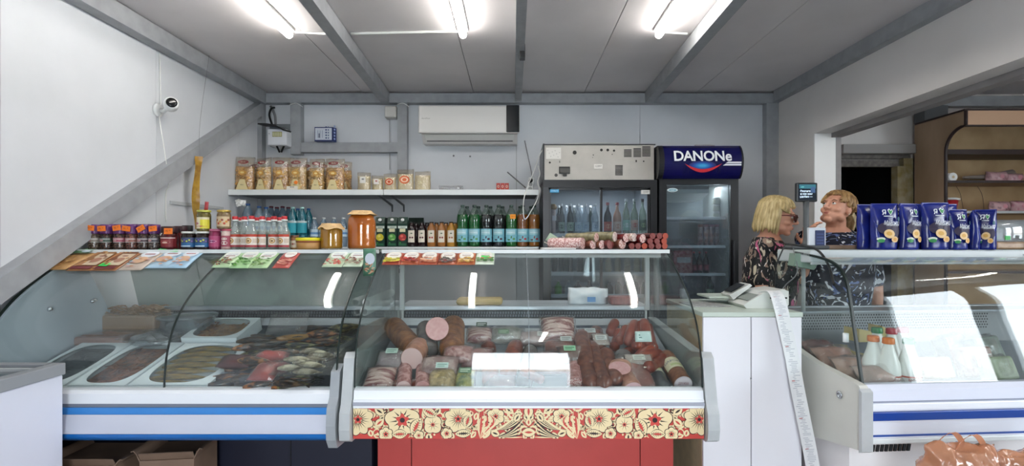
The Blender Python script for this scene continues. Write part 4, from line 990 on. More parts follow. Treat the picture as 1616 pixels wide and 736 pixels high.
cable([at(801, 272, 4.6), at(815, 284, 4.5), at(829, 296, 4.35)], .006, 'cable', 'short grey cable end on the wall behind the red boxes', M_gcable)
cable([at(849, 262, 4.2), at(852, 275, 4.18), at(848, 290, 4.2), at(853, 300, 4.2), at(849, 322, 4.2)], .0045, 'cable', 'white cable hanging along the left side of the fridge')
# ============================================================ WALL FIXTURES
# air conditioner
Ya = 4.40
x0, x1 = X(660, Ya), X(820, Ya); za, zb1, zc = Z(166, Ya), Z(210, Ya), Z(223, Ya)
ac = thing('air_conditioner', 'white wall air conditioner with a black panel at its right end', 'air conditioner', ((x0+x1)/2, 4.5, zc))
def PA(n, mb, m, l=None): return part(n, mb, m, ac, l, w=True)
PA('casing', MB().prism([(Ya+.02, za), (4.679, za), (4.679, zc+.01), (Ya+.12, zc), (Ya+.05, zb1), (Ya+.02, zb1+.01)], x0+.02, x1-.02), mat('ac_side', '#cfcbc8', .4))
PA('front_cover', MB().box(x0, x1, Ya, Ya+.03, zb1, za, bev=.012), mat('ac_white', '#dfdbd6', .35))
PA('louvre', MB().slab(lambda u, v: (x0+.05+(x1-x0-.10)*u, Ya+.045+.06*v, zb1-.004-.045*v), 1, 1, .006, smooth=False), mat('ac_flap', '#d4d2ce', .35))
PA('air_slot', MB().box(x0+.06, x1-.06, Ya+.09, Ya+.10, zc+.016, zc+.022), M_black)
PA('display_panel', MB().box(x1-.115, x1-.003, Ya-.008, Ya+.004, zb1+.006, za-.001, bev=.01), mat('gloss_black', '#090a0c', .12), 'glossy black end panel')
p = Print(lambda u, v, o: (u, Ya-o, v)); p.text('AeroFlow', X(672, Ya)-.0, Z(187, Ya), .018, '#8a8680'); PA('badge', p, None)
# meter box
Ym = 4.50
mb_ = thing('meter_box', 'white electricity meter box with a raised black lid in the back corner', 'meter box', (X(436, Ym), 4.6, Z(229, Ym)))
PA = lambda n, mb, m, l=None: part(n, mb, m, mb_, l, w=True)
PA('box', MB().prism([(Z(204, Ym), 0), (Z(204, Ym), 0)], 0, 0) if False else MB().box(X(421.5, Ym), X(452, Ym), Ym, 4.678, Z(229.5, Ym), Z(203, Ym), bev=.01), mat('meter_white', '#dcdde2', .35))
PA('back_plate', MB().box(X(417, Ym), X(458, 4.6), 4.60, 4.679, Z(231, 4.6), Z(196, 4.6)), mat('plate_grey', '#6d7275', .5))
PA('lid', MB().slab(lambda u, v: (X(412+40*u, Ym)+(0.01*v), Ym-.06+.13*v, Z(197, Ym)-.005+.01*v-.055*u**3), 8, 2, .012), M_black, 'raised black flap')
PA('window', MB().box(X(430, Ym), X(445, Ym), Ym-.003, Ym+.004, Z(216, Ym), Z(208, Ym)), mat('meter_glass', '#8a8550', .2, c2='#b9b68a', vs=60))
for i in range(5): PA('breaker', MB().box(X(431+i*2.8, Ym), X(432.8+i*2.8, Ym), Ym-.006, Ym-.002, Z(215, Ym), Z(209, Ym)), mat('breaker_grey', '#c9c8a0', .4))
PA('screw', MB().cyl(.004, 0, .003, 8), M_gcable).rotation_euler = (PI/2, 0, 0)
for o in mb_.children:
    if o.name.startswith('screw'): o.location = Vector((X(425, Ym), Ym-.001, Z(211, Ym)))-mb_.location
cable([at(429, 196, 4.55), at(425, 182, 4.56), at(428, 172, 4.58), at(433, 170, 4.62)], .010, 'cable', 'black power cable rising from the meter box', M_black)
cable([at(435, 197, 4.58), at(434, 184, 4.6), at(430, 172, 4.62), at(427, 168, 4.63)], .011, 'conduit', 'grey corrugated hose rising from the meter box', M_gcable)
cable([at(436, 229, 4.55), at(441, 240, 4.5)], .009, 'cable', 'short black cable under the meter box, left one', M_black)
cable([at(449, 229, 4.55), at(444, 240, 4.5)], .009, 'cable', 'short black cable under the meter box, right one', M_black)
# blue box on the crosspiece
bx = thing('product_box', 'small dark blue box with a white printed face on the steel crosspiece', 'box', (X(513, 4.55), 4.6, Z(227.2, 4.57)), rz=0)
zt = Z(200.5, 4.55); zbm = Z(233, 4.62)+.044
bw0, bw1 = X(496, 4.55), X(524, 4.55)
part('carton', MB().prism([(bw0, 4.555), (bw1, 4.555), (X(531, 4.6), 4.60), (X(531, 4.6)-.09, 4.65), (bw0+.01, 4.65)], zbm, zt, ax='z'), mat('box_navy', '#1d2c63', .35), bx, w=True)
p = Print(lambda u, v, o: (u, 4.555-o, v)); p.rect(bw0+.006, bw1-.004, zbm+.012, zt-.008, '#ccd2dc')
for i in range(5): p.ell(bw0+.105, zbm+.03+i*.024, .008, .008, '#3a4a78', 8); p.rect(bw0+.12, bw0+.13, zbm+.022+i*.024, zbm+.036+i*.024, '#5a668c')
for i in range(3): p.rect(bw0+.03+i*.02, bw0+.034+i*.02, zbm+.03, zt-.03, '#7a86a4')
p.rect(bw0+.04, bw0+.048, zbm+.03, zbm+.07, '#2c3658')
for i in range(5): p.poly([(X(526.5, 4.57), zbm+.02+i*.028), (X(528.5, 4.57), zbm+.02+i*.028), (X(528.5, 4.57), zbm+.034+i*.028), (X(526.5, 4.57), zbm+.034+i*.028)], '#8fa0d0') if False else None
part('print', p, None, bx, w=True)
q = Print(lambda u, v, o: (bw1+(X(531, 4.6)-bw1)*u+.0-.000+o*.7, 4.555+.045*u-o*.7, v))
for i in range(5): q.rect(.35, .72, zbm+.018+i*.028, zbm+.034+i*.028, '#9fb0dc')
part('side_print', q, None, bx, w=True)
# junction box
jb = thing('junction_box', 'small white junction box left of the post by the air conditioner', 'junction box', (X(616, 4.6), 4.62, Z(186, 4.6)))
part('box', MB().box(X(606.5, 4.58), X(625, 4.58), 4.58, 4.678, Z(185.5, 4.58), Z(166.5, 4.58), bev=.012), mat('jbox', '#b9b7b2', .4), jb, w=True)
part('lid_rim', MB().box(X(607.5, 4.58), X(624, 4.58), 4.576, 4.582, Z(184, 4.58), Z(168, 4.58), bev=.003), mat('jbox2', '#c2c0bb', .4), jb, w=True)
cable([at(615, 186, 4.67), at(615, 225, 4.672), at(615, 268, 4.672)], .0025, 'cable', 'thin white wire down the wall below the junction box', M_gcable)
for i, (a, b) in enumerate(((457, 478), (626, 646))):
    cable([at(a, 166, 4.585), at((a+b)/2, 163, 4.57), at(b, 169, 4.585)], .0035, 'cable_tie', 'white cable tie around the top of the '+('short post right of the meter box', 'post left of the air conditioner')[i], cat='cable tie')
# holes on the wall, small bolts
for i, (px, py) in enumerate(((716, 246), (742, 247))):
    solo('screw', MB().lathe([(.009, 0), (.008, .004), (.002, .005)], 10), M_gcable, 'screw in the bare wall under the air conditioner, '+('left', 'right')[i]+' one', 'screw', loc=(X(px, YB), YB-.0005, Z(py, YB)), rot=(PI/2, 0, 0))
# security camera on left wall
def atL(px, py, off=.0):  # point on the left wall plane
    x = XL+off; Y = x*F/(px-811); return Vector((x, Y, Z(py, Y)))
c0 = atL(248, 174)
sc_ = thing('security_camera', 'small white round security camera on the left wall', 'security camera', c0)
def PC(n, mb, m, l=None): return part(n, mb, m, sc_, l)
PC('mount', MB().lathe([(.045, 0), (.045, .012), (.030, .022), (.001, .022)], 20), M_white).rotation_euler = (0, PI/2, 0)
PC('arm', MB().tube([(.02, 0, 0), (.05, -.01, -.01), (.085, -.02, .012)], .012, 10), M_white)
hd = PC('head', MB().lathe([(.015, -.05), (.034, -.045), (.042, -.02), (.042, .035), (.036, .048), (.030, .050)], 24), M_white)
hd.location = (.105, -.02, .03); hd.rotation_euler = Vector((.75, -1.0, .05)).to_track_quat('Z', 'Y').to_euler()
ln = part('lens', MB().lathe([(.029, .049), (.031, .054), (.020, .056), (.001, .0565)], 20), mat('gloss_black'), hd, 'black round lens')
cable([atL(254, 168, .012), atL(253, 130, .006), atL(252, 84, .006)], .003, 'cable', 'thin white cable from the security camera up to the ceiling')
cable([c0+Vector((.03, -.01, -.03)), atL(252, 190, .02), atL(260, 240, .05), atL(266, 290, .02), atL(262, 305, .006), atL(262, 350, .006)], .003, 'cable', 'thin white cable hanging down the left wall from the security camera')
# cable channel on the left wall
ch = [atL(270, 306, .008), atL(270, 320, .008)]
a, b = atL(269, 317, .008), atL(352, 322, .008)
solo('cable_channel', MB().box(XL+.001, XL+.014, a.y, b.y, a.z-.022, a.z), mat('channel_grey', '#b4b7b9', .5), 'thin horizontal cable channel on the left wall behind the jars', 'cable channel')
# fly tape
ft = [at(314, 247, 3.60), at(313, 262, 3.58), at(309, 300, 3.56), at(309, 330, 3.58), at(312, 362, 3.60)]
def ftf(u, v):
    i = min(3, int(v*4)); k = v*4-i; p = ft[i].lerp(ft[i+1], k); a = .5+.9*math.sin(v*5)
    return (p.x+(u-.5)*.05*math.cos(a), p.y+(u-.5)*.05*math.sin(a), p.z)
solo('fly_tape', MB().slab(ftf, 3, 24, .001), mat('fly_paper', '#b08a34', .3, c2='#8c6420', vs=20), 'curled golden fly tape hanging above the jars by the left wall', 'fly tape')
cable([at(314, 247, 3.60), at(316, 190, 3.62), at(330, 88, 3.62)], .0012, 'string', 'thread holding the golden fly tape', M_gcable, cat='string')

# ============================================================ FRIDGES
def bot(px, Y, z, h, r, c, cc, nm='bottle', tr=None, lc=None):
    """small complete bottle (joined glass body with cap as child)"""
    return None
Yf = 4.0
def fr(x): return X(x, Yf)
M_fdark = mat('fridge_frame', '#17181b', .35); M_fgrey = mat('fridge_frame2', '#2c2d31', .35)
M_fin = mat('fridge_inner', '#aeb2b8', .4); M_fglass = clear('fridge_glass', '#e0e8ec', body='#aab4c0', bodyfac=.10, f0=.06, rough=.02, hazes=2)
f1 = thing('drinks_fridge', 'wide black-framed two-door drinks fridge with an exposed metal top', 'fridge', (fr(947), 4.3, 0))
def P1(n, mb, m, l=None, kind=None): return part(n, mb, m, f1, l, w=True, kind=kind)
xa, xb = fr(857), fr(1037); zt = Z(284, Yf); zt_f = zt
P1('side_panel', MB().box(xa, xa+.035, Yf+.02, 4.62, .08, zt), M_fgrey); P1('side_panel', MB().box(xb-.035, xb, Yf+.02, 4.62, .08, zt), M_fdark)
P1('back_panel', MB().box(xa, xb, 4.58, 4.62, .08, zt), M_fin); P1('floor_panel', MB().box(xa, xb, Yf, 4.62, .08, .25), M_fdark); P1('roof_panel', MB().box(xa, xb, Yf+.02, 4.62, zt-.03, zt), M_fgrey)
P1('inner_liner', MB().box(xa+.036, xa+.04, Yf+.05, 4.58, .25, zt-.03).box(xb-.04, xb-.036, Yf+.05, 4.58, .25, zt-.03) if False else MB().box(xb-.041, xb-.036, Yf+.05, 4.58, .25, zt-.03), M_fin)
P1('top_rail', MB().box(xa, xb, Yf, Yf+.05, Z(296, Yf), zt), M_fdark)
for a, b in ((857, 866), (1027, 1037)): P1('frame_post', MB().box(fr(a), fr(b), Yf, Yf+.05, .25, Z(296, Yf)), M_fgrey if a == 857 else M_fdark)
def door(n, a, b, y, par=P1):
    d = P1('door', MB().box(fr(a), fr(a)+.018, y, y+.02, .27, Z(296.5, Yf)).box(fr(b)-.018, fr(b), y, y+.02, .27, Z(296.5, Yf)).box(fr(a), fr(b), y, y+.02, Z(300, Yf), Z(296.5, Yf)).box(fr(a), fr(b), y, y+.02, .27, .30), M_fdark)
    g = part('door_glass', MB().box(fr(a)+.01, fr(b)-.01, y+.008, y+.012, .29, Z(298, Yf)), M_fglass, d); return d
door(0, 866, 951, Yf+.005); door(1, 948, 1027, Yf+.028)
for zy in (372, 433, 468):
    y_ = 4.06
    zz = Z(zy, y_)
    P1('shelf', MB().box(xa+.042, xb-.042, y_+.01, 4.56, zz-.012, zz, bev=.003), mat('fshelf', '#c9cdd2', .3)); P1('shelf_edge', MB().box(xa+.042, xb-.042, y_, y_+.012, zz-.012, zz+.018, bev=.003), mat('shelf_edge', '#d9dcdf', .3))
zt2 = Z(228, Yf)
P1('motor_box', MB().box(fr(859), fr(1034), Yf+.03, 4.55, zt+.001, zt2, bev=.004), mat('galvanised', '#b5b0a8', .45, metal=.15, var=.07, vs=8), 'bare metal machine housing on top')
P1('motor_rim', MB().box(fr(857), fr(859.5), Yf+.02, 4.55, zt, zt2+.01), M_fgrey)
P1('motor_rim', MB().box(fr(857), fr(1036), Yf+.026, Yf+.04, zt2, zt2+.008), M_fgrey)
p = Print(lambda u, v, o: (u, Yf+.03-o, v)); q = 1/F*Yf
def px2(a): return fr(a)
def pz2(b): return Z(b, Yf)
p.rect(px2(862), px2(886), pz2(250), pz2(232), '#d9d6cf')
for i in range(9): p.ell(px2(865+i*2.3), pz2(236+(i*5) % 12), .004, .002, '#6a6660', 6)
for a, b, r in ((907.5, 240, 3.2), (950, 236, 2.2), (960, 236, 2.2), (970, 237, 1.8), (868, 256, 1.6), (878, 276, 2.6), (1017, 254, 1.2), (937, 244, .9), (967, 243, .8), (936, 248, .6)): p.ell(px2(a), pz2(b), r*q, r*q, '#15140f' if a != 878 else '#4a4844', 14)
p.rect(px2(882.5), px2(900), pz2(274), pz2(262.5), '#1c1b19'); p.rect(px2(884), px2(899), pz2(272), pz2(265), '#4c4a46'); p.rect(px2(889), px2(895), pz2(278), pz2(273), '#222'+'120'); p.rect(px2(883), px2(884), pz2(256.5), pz2(253), '#15140f'); p.rect(px2(1004), px2(1006), pz2(255.5), pz2(252), '#15140f')
p.rect(px2(938), px2(951.5), pz2(266), pz2(258.5), '#ddd9d2'); p.text('12397', px2(944.7), pz2(262), .022, '#4a4844')
P1('markings', p, None, 'holes, stickers and socket on the metal')
for a, b, c, d in ((986, 998, 235, 248), (1001, 1013, 233, 248), (1015, 1028, 230, 248), (972, 984, 260, 277.5)):
    n_ = int((d-c)/2.1)
    for i in range(n_): P1('vent_slot', MB().box(fr(a), fr(b), Yf+.0275, Yf+.0305, Z(c+i*2.1+1.3, Yf), Z(c+i*2.1, Yf)), M_black)
# stickers on doors
p = Print(lambda u, v, o: (u, Yf+.004-o, v)); p.rect(fr(868), fr(882), Z(304, Yf), Z(299, Yf), '#3f9fd0'); p.text('ОТКРЫТО', fr(875), Z(301.5, Yf), .016, '#d8eef8', width=.055); P1('sticker', p, None, 'small blue sticker')
p = Print(lambda u, v, o: (u, Yf+.027-o, v)); p.rect(fr(1013), fr(1027), Z(306, Yf), Z(299.5, Yf), '#d8d5d0'); p.text('12397', fr(1020), Z(303, Yf), .018, '#5a5854'); P1('sticker', p, None, 'small white sticker')
# Danone fridge
f2 = thing('drinks_fridge', 'single-door fridge with a dark blue DANONE header', 'fridge', (fr(1103), 4.3, 0))
def P2(n, mb, m, l=None, par=f2, kind=None): return part(n, mb, m, par, l, w=True, kind=kind)
xc0, xc1 = fr(1040.5), fr(1165.5); zd = Z(281, Yf)
def carcass():
    P2('side_panel', MB().box(xc0, xc0+.04, Yf+.03, 4.62, .08, zd), M_fdark); P2('side_panel', MB().box(xc1-.04, xc1, Yf+.03, 4.62, .08, zd), M_fdark)
    P2('back_panel', MB().box(xc0, xc1, 4.58, 4.62, .08, zd), mat('f2_back', '#9da5a6', .4)); P2('floor_panel', MB().box(xc0, xc1, Yf+.03, 4.62, .08, .25), M_fdark); P2('roof_panel', MB().box(xc0, xc1, Yf+.03, 4.62, zd-.03, zd), M_fdark)
    P2('inner_liner', MB().box(xc0+.041, xc0+.047, Yf+.06, 4.58, .25, zd-.03), mat('f2_back')); P2('inner_liner', MB().box(xc1-.066, xc1-.041, Yf+.04, 4.58, .25, zd-.03), mat('f2_liner', '#b9bdb8', .4))
carcass()
d2 = P2('door', MB().box(xc0, fr(1052), Yf, Yf+.03, .25, zd).box(fr(1153), xc1, Yf, Yf+.03, .25, zd).box(fr(1052), fr(1153), Yf, Yf+.03, Z(291, Yf), zd).box(fr(1052), fr(1153), Yf, Yf+.03, .25, .30), M_fdark)
part('door_glass', MB().box(fr(1051), fr(1154), Yf+.012, Yf+.016, .29, Z(290, Yf)), M_fglass, d2)
part('handle', MB().box(fr(1156), fr(1159), Yf-.02, Yf, .9, 1.5, bev=.004), M_fgrey, d2)
for i, zy in enumerate((344, 389, 433)):
    zz = Z(zy, 4.08); P2('shelf', MB().box(xc0+.048, xc1-.068, 4.09, 4.56, zz-.01, zz), mat('fshelf')); P2('shelf_edge', MB().box(xc0+.048, xc1-.068, 4.08, 4.09, zz-.014, zz+.008, bev=.003), mat('shelf_edge'))
# cooling unit in the fridge
P2('cooling_unit', MB().prism([(4.12, Z(292, 4.12)), (4.56, Z(292, 4.12)), (4.56, Z(318, 4.4)), (4.30, Z(318, 4.4)), (4.12, Z(305, 4.12))], xc0+.05, fr(1128)), mat('cool_white', '#b9bbb6', .45))
cu = MB()
for i in range(34): cu.box(fr(1057)+i*.0105, fr(1057)+i*.0105+.005, 4.113, 4.119, Z(299, 4.12), Z(294, 4.12))
P2('grille', cu, mat('grille_dark', '#3a3c3a', .6), kind='stuff')
p = Print(lambda u, v, o: (u, Yf+.011-o, v)); p.ell(fr(1062), Z(300, Yf), .042, .016, '#c9d8d8', 18); p.ell(fr(1062), Z(300, Yf), .032, .010, '#7fa8b4', 16); p.text('Haier'[:0]+'cool', fr(1062), Z(300, Yf), .014, '#f0f4f4'); P2('sticker', p, None, 'oval pale sticker')
# header: curved front
hz0, hz1 = Z(281, 3.93), Z(228.5, 3.93)
def hdr(u, v):
    x = fr(1041)+(fr(1167)-fr(1041))*u
    return (x, Yf-.03-.055*math.sin(PI*v), hz0+(hz1-hz0)*v)
hx0, hx1 = X(1047, 3.95), X(1168.5, 3.95)
hp = [(Yf-.02-.06*math.sin(PI*i/12)**.7, hz0+(hz1-hz0)*i/12) for i in range(13)]+[(Yf+.3, hz1), (Yf+.3, hz0)]
M_dan = mat('header_blue', '#10104e', .25)
P2('header', MB().prism(hp, hx0, hx1), M_dan, 'dark blue curved header sign')
P2('header_end', MB().prism([(y-.004 if y < Yf else y, z) for y, z in hp], hx0-.04, hx0), M_fdark, 'black ribbed end of the header'); P2('header_end', MB().prism([(y-.004 if y < Yf else y, z) for y, z in hp], hx1, hx1+.012), M_fdark)
def hfm(u, v, o):
    t = (v-hz0)/(hz1-hz0); t = max(0, min(1, t)); return (u, Yf-.0205-.06*math.sin(PI*t)**.7-o-.001, v)
p = Print(hfm, .0006); s_ = 3.93/F
def hx(px): return (px-811)*3.93/F
def hz(py): return Z(py, 3.93)
for i in range(8):  # glow disc behind smile, in rings as printed
    p.ell(hx(1108), hz(262), (22-i*2.4)*s_, (8-i*.9)*s_, ['#101a62', '#11267a', '#133a92', '#1550a8', '#1a68ba', '#2280c8', '#2e98d4', '#40acde'][i], 24)
# lower part of disc covered by the sign colour, then red smile
n = 16; up = []; dn = []
for i in range(n+1):
    t = i/n; x_ = 1079+58*t
    up.append((hx(x_), hz(259+8.5*math.sin(PI*t)**.9+ (0)))); dn.append((hx(x_), hz(259+13.5*math.sin(PI*t)**.85)))
cov = dn+[(hx(1140), hz(259)), (hx(1140), hz(278)), (hx(1076), hz(278)), (hx(1076), hz(259))]
for i in range(n): p.poly([dn[i], dn[i+1], (dn[i+1][0], hz(276)), (dn[i][0], hz(276))], M_dan)
for i in range(n): p.poly([up[i], up[i+1], dn[i+1], dn[i]], '#d8303c')
p.text('DANONe', hx(1106.5), hz(248), .112, '#f2f4f8', width=90*s_, off=.022, spacing=.95)
for j in range(2): p.poly([(hx(1146-j*4), hz(256.5+j*3.4)), (hx(1167), hz(256.5+j*3.4)), (hx(1167), hz(259+j*3.4)), (hx(1142-j*4), hz(259+j*3.4))], '#e6e8f0')
P2('header_print', p, None, 'white DANONE lettering over a red smile')
solo('clear_box', MB().pillow(.17, .05, .12, 8, 5, None, crumple=.006, seed=3, base=.5), M_film, 'clear plastic package on top of the DANONE fridge', 'plastic package', loc=(X(1112, 4.2), 4.2, hz1+.001))
# contents
NUM = ['first', 'second', 'third', 'fourth', 'fifth', 'sixth', 'seventh', 'eighth', 'ninth', 'tenth', 'eleventh', 'twelfth']
for nm, x, y, z in (('fridge_fill', (xa+xb)/2, 4.25, zt_f-.05), ('fridge_fill', (xc0+xc1)/2, 4.25, zd-.05)):
    l = bpy.data.lights.new(nm, 'AREA'); l.shape = 'RECTANGLE'; l.size = .5; l.size_y = .1; l.energy = 1.6 if x < 1.2 else 4.0; l.color = (.93, .95, 1); o = bpy.data.objects.new(nm, l); COL.objects.link(o); o.location = (x, y, z)  # fill lights added to lift the dark interiors of both fridges
M_cg = mat('dark_glass_bottle', '#1c2a26', .15); M_clr = clear('vodka_glass', '#e4ecf0', body='#b6c2cc', bodyfac=.35, f0=.08)
def fb(px, Y, z, h, r, m, capm, lab, group, lc=None, nm='bottle', tt=None):
    t = thing(nm, lab, 'bottle', (X(px, Y), Y, z), group=group)
    part('glass_body', MB().lathe([(r*.85, 0), (r, .005), (r, h*.55), (r*.8, h*.66), (r*.38, h*.78), (r*.34, h*.93)], 14), m, t)
    part('cap', MB().lathe([(r*.38, h*.92), (r*.40, h*.93), (r*.40, h), (r*.3, h)], 10), capm, t)
    if lc:
        p = Print(cylmap(r*1.01)); p.rect(-r*1.2, r*1.2, h*.14, h*.42, lc[0], 8); p.ell(0, h*.28, r*.6, r*.6, lc[1], 10); part('label', p, None, t)
    return t
sz1 = Z(372, 4.06)+.0005; sz2 = Z(433, 4.06)+.0005; sz3 = Z(468, 4.06)+.0005
w5 = ['leftmost', 'second from left', 'third from left', 'fourth from left', 'fifth from left', 'sixth from left', 'rightmost']
for i, px in enumerate((886, 900)): fb(px, 4.14, sz1, .26, .029, M_cg, M_white, 'dark glass bottle behind the left fridge door, '+w5[i]+' of two', 'dark bottles in the wide fridge', ('#a9b8a8', '#5a6a60'))
for i, px in enumerate((912, 924, 939)): fb(px, 4.14, sz1, .26, .029, M_clr, M_white, 'clear glass bottle behind the left fridge door, '+w5[i] .replace('third from left', 'rightmost')+' of three', 'clear bottles in the wide fridge', ('#c4d0dc', '#8fa4bc'))
for i, px in enumerate((882, 894, 906, 918, 932)): fb(px, 4.34, sz1, .26, .029, M_clr if i % 2 else M_cg, M_white, 'bottle in the back row behind the left fridge door, '+w5[i]+' of five', 'back row in the wide fridge')
fb(959, 4.14, sz1, .27, .033, mat('cola', '#1b0f12', .15), mat('cap_red'), 'dark cola bottle with an orange-red label behind the right fridge door', 'fridge bottles', ('#c8503c', '#e8a07c'))
fb(974, 4.14, sz1, .27, .035, mat('rose_drink', '#c98a6c', .2), mat('cap_red'), 'peach-coloured bottle behind the right fridge door', 'fridge bottles', ('#dcb49c', '#c07a5c'))
for i, px in enumerate((988, 1001, 1014)): fb(px, 4.14, sz1, .30, .031, clear('lime_bottle', '#dfe9dc', body='#a8b8a4', bodyfac=.4), (M_white, M_white, M_lidd)[i], ('pale bottle with a teal label', 'pale bottle with a red label', 'pale bottle with a dark green label')[i]+' behind the right fridge door', 'pale fridge bottles', (('#8cc0b0', '#d8e8e0'), ('#cfa08c', '#c84a34'), ('#3a5a3a', '#88a868'))[i])
t = thing('snack_tube', 'pink and white tube standing at the left edge of the wide fridge', 'tube', (X(873.5, 4.10), 4.10, sz1)); part('tube', MB().cyl(.018, 0, .21, 14), mat('tube_pink', '#d8b8b0', .4), t); part('lid', MB().lathe([(.02, .21), (.03, .225), (.02, .25), (.005, .255)], 14), mat('tub_tan'), t); part('label', MB().box(-.012, .022, -.021, -.019, .12, .16), mat('tube_label', '#ece0e0', .4), t)
for i, px in enumerate((876, 886, 893, 899, 915, 930, 960, 975, 990, 1005, 1018)): fb(px, 4.18+.04*(i % 2), sz2, .20 if i < 6 else .17, .026, M_cg if i < 6 else mat('pale_juice', '#a8977c', .3), M_lidw, 'fridge bottle behind the sausage case glass, %s from the left on the middle shelf' % NUM[i], 'middle shelf of the wide fridge')
for i, px in enumerate((881, 897, 912, 930, 962, 976, 990, 1004, 1016)):
    fb(px, 4.16, sz3, .12, .03, mat('lime_green', '#4fa832', .3) if i == 0 else (mat('foggy', '#b9bfc6', .3) if i == 1 else M_cg), M_lidw, ('bright green bottle at the left of the lowest fridge shelf', 'white bottle beside the bright green one')[i] if i < 2 else 'dark bottle, %s right of the white one low in the wide fridge' % NUM[i-2], 'lowest shelf of the wide fridge')
# rolls of tins in the Danone fridge
z1, z2, z3 = Z(344, 4.08)+.0005, Z(389, 4.08)+.0005, Z(433, 4.08)+.0005
for i, px in enumerate((1105.5, 1114, 1122.5, 1131)):
    t = thing('tall_can', 'slim silver can with a red lid in the DANONE fridge, '+w5[i].replace('fourth from left', 'rightmost')+' of four', 'can', (X(px, 4.14), 4.14, z2), group='slim cans in the DANONE fridge')
    part('can', MB().lathe([(.016, 0), (.020, .004), (.020, .155), (.016, .16)], 14), mat('can_silver', '#9a9492', .35, metal=.4, c2='#6a3a38', vs=30), t); part('lid', MB().cyl(.021, .156, .178, 14), mat('lid_redd', '#7c2a2a', .4), t)
for i in range(3):
    t = thing('glass_jar', 'small jar in a stack on the top shelf of the DANONE fridge, '+('bottom', 'middle', 'top')[i]+' one', 'jar', (X(1130.5, 4.2), 4.2, z1+i*.058), group='jars stacked in the DANONE fridge')
    part('body', MB().lathe([(.024, 0), (.027, .004), (.027, .04), (.022, .045)], 14), mat('jar_pale', '#a9aa9c', .3), t); part('lid', MB().cyl(.025, .044, .056, 14), mat('jbox2'), t)
t = thing('carton_box', 'red patterned carton with a white label in the DANONE fridge', 'carton', (X(1075, 4.16), 4.16, z3)); part('carton', MB().box(-.075, .075, -.05, .06, 0, .19, bev=.002), mat('carton_red', '#7c2632', .45, c2='#a88078', vs=40), t); part('label', MB().box(-.05, .06, -.052, -.049, .09, .135), mat('lbl_grey', '#a8a6a8', .5), t)
for i, px in enumerate((1095, 1104, 1114)):
    fb(px, 4.16, z3, .18, .023, mat('cola'), mat('cap_red'), 'dark cola bottle in the DANONE fridge, '+('left', 'middle', 'right')[i]+' of three', 'cola bottles in the DANONE fridge', ('#6c1f2c', '#9c4450'))
fb(1120, 4.16, Z(468, 4.08)-.03, .20, .034, mat('green_glass', '#12341f', .15), M_white, 'green bottle on the lowest shelf of the DANONE fridge, right side', 'low bottles in the DANONE fridge', ('#8ca88c', '#d8dcd0'))
fb(1078, 4.16, Z(468, 4.08)-.03, .20, .034, M_wat, M_white, 'clear bottle on the lowest shelf of the DANONE fridge, left side', 'low bottles in the DANONE fridge')
zz = Z(468, 4.08)-.031; P2('shelf', MB().box(xc0+.048, xc1-.068, 4.09, 4.56, zz-.01, zz), mat('fshelf'))
# ============================================================ PACKETS HANGING OVER THE CASE GLASS
w_ord = ['first', 'second', 'third', 'fourth', 'fifth', 'sixth', 'seventh']
def packet(x, w, h, base, draw, lab, group, s0=-.012, dx=0, seed=0, tag=None):
    def fm(p, sft=0): return (x+p[0]+dx*(1-p[2]/h), *gprof(s0+h-p[2], .006-p[1]))
    t = thing('snack_packet', lab, 'packet', (x, 2.55, 1.40), group=group)
    part('packet', MB().pillow(w, h, .010, 8, 12, None, crumple=.0018, seed=seed, fm=fm, py=6), mat('pk'+base, base, .28, var=.06, vs=30), t, w=True)
    p = Print(lambda u, v, o: (x+u+dx*(1-v/h), *gprof(s0+h-v, .0142+o)), .0003)
    draw(p, w*.46, h, random.Random(seed))
    part('print', p, None, t, w=True)
    if tag:
        part('price_sticker', Print(lambda u, v, o: (x+u+dx*(1-v/h), *gprof(s0+h-v, .0175+o)), .0003).poly([(tag[0]-.024, tag[1]-.012), (tag[0]+.020, tag[1]-.016), (tag[0]+.026, tag[1]+.012), (tag[0]-.018, tag[1]+.017)], '#2bd45a').rect(tag[0]-.012, tag[0]+.010, tag[1]-.003, tag[1]+.004, '#1aa040'), None, t, 'bright green price sticker', w=True)
    return t
def dr_brown(win, c2='#8a5c30'):
    def d(p, w, h, r):
        p.rect(-w*.9, w*.9, h*.18, h*.92, '#a87648'); p.rect(-w*.9, w*.9, h*.02, h*.15, '#6c2228'); p.poly([(-w*.8, h*.35), (w*.9, h*.5), (w*.9, h*.9), (-w*.5, h*.9)], c2)
        if win: p.poly([(-w*.3, h*.20), (w*.99, h*.18), (w*.99, h*.74), (-w*.3, h*.74)], '#cdb89c'); p.ell(w*.3, h*.42, w*.4, h*.12, '#a3745c'); p.ell(w*.3, h*.62, w*.3, h*.03, '#8a5a4a')
        for i in range(10): p.ell(r.uniform(-w*.8, w*.8), r.uniform(.2, .9)*h, .008, .005, r.choice(['#c99a5c', '#7c4a2a', '#dcb880']), 7)
    return d
def dr_tan(p, w, h, r):
    for i in range(26): p.ell(r.uniform(-w*.8, w*.7), r.uniform(.05, .62)*h, .011, .006, r.choice(['#b98a52', '#d0a468', '#9c6c3c']), 7, r.random()*3)
    p.rect(-w*.7, w*.9, h*.7, h*.95, '#4a6a4a'); p.ell(w*.4, h*.8, w*.4, h*.05, '#b9c8d0')
def dr_green(items, top='#c9d8b8'):
    def d(p, w, h, r):
        p.ell(w*.1, h*.66, w*.9, h*.26, '#dfe2da', 18); p.text('свежий', w*.1, h*.68, .014, '#5a6a9a'); p.rect(-w*.5, w*.6, h*.56, h*.60, '#8a5a6a')
        for i in range(26):
            p.ell(r.uniform(-w*.95, w*.95), r.uniform(.06, .46)*h, .011, .004, r.choice(items), 7, r.uniform(-1, 1))
    return d
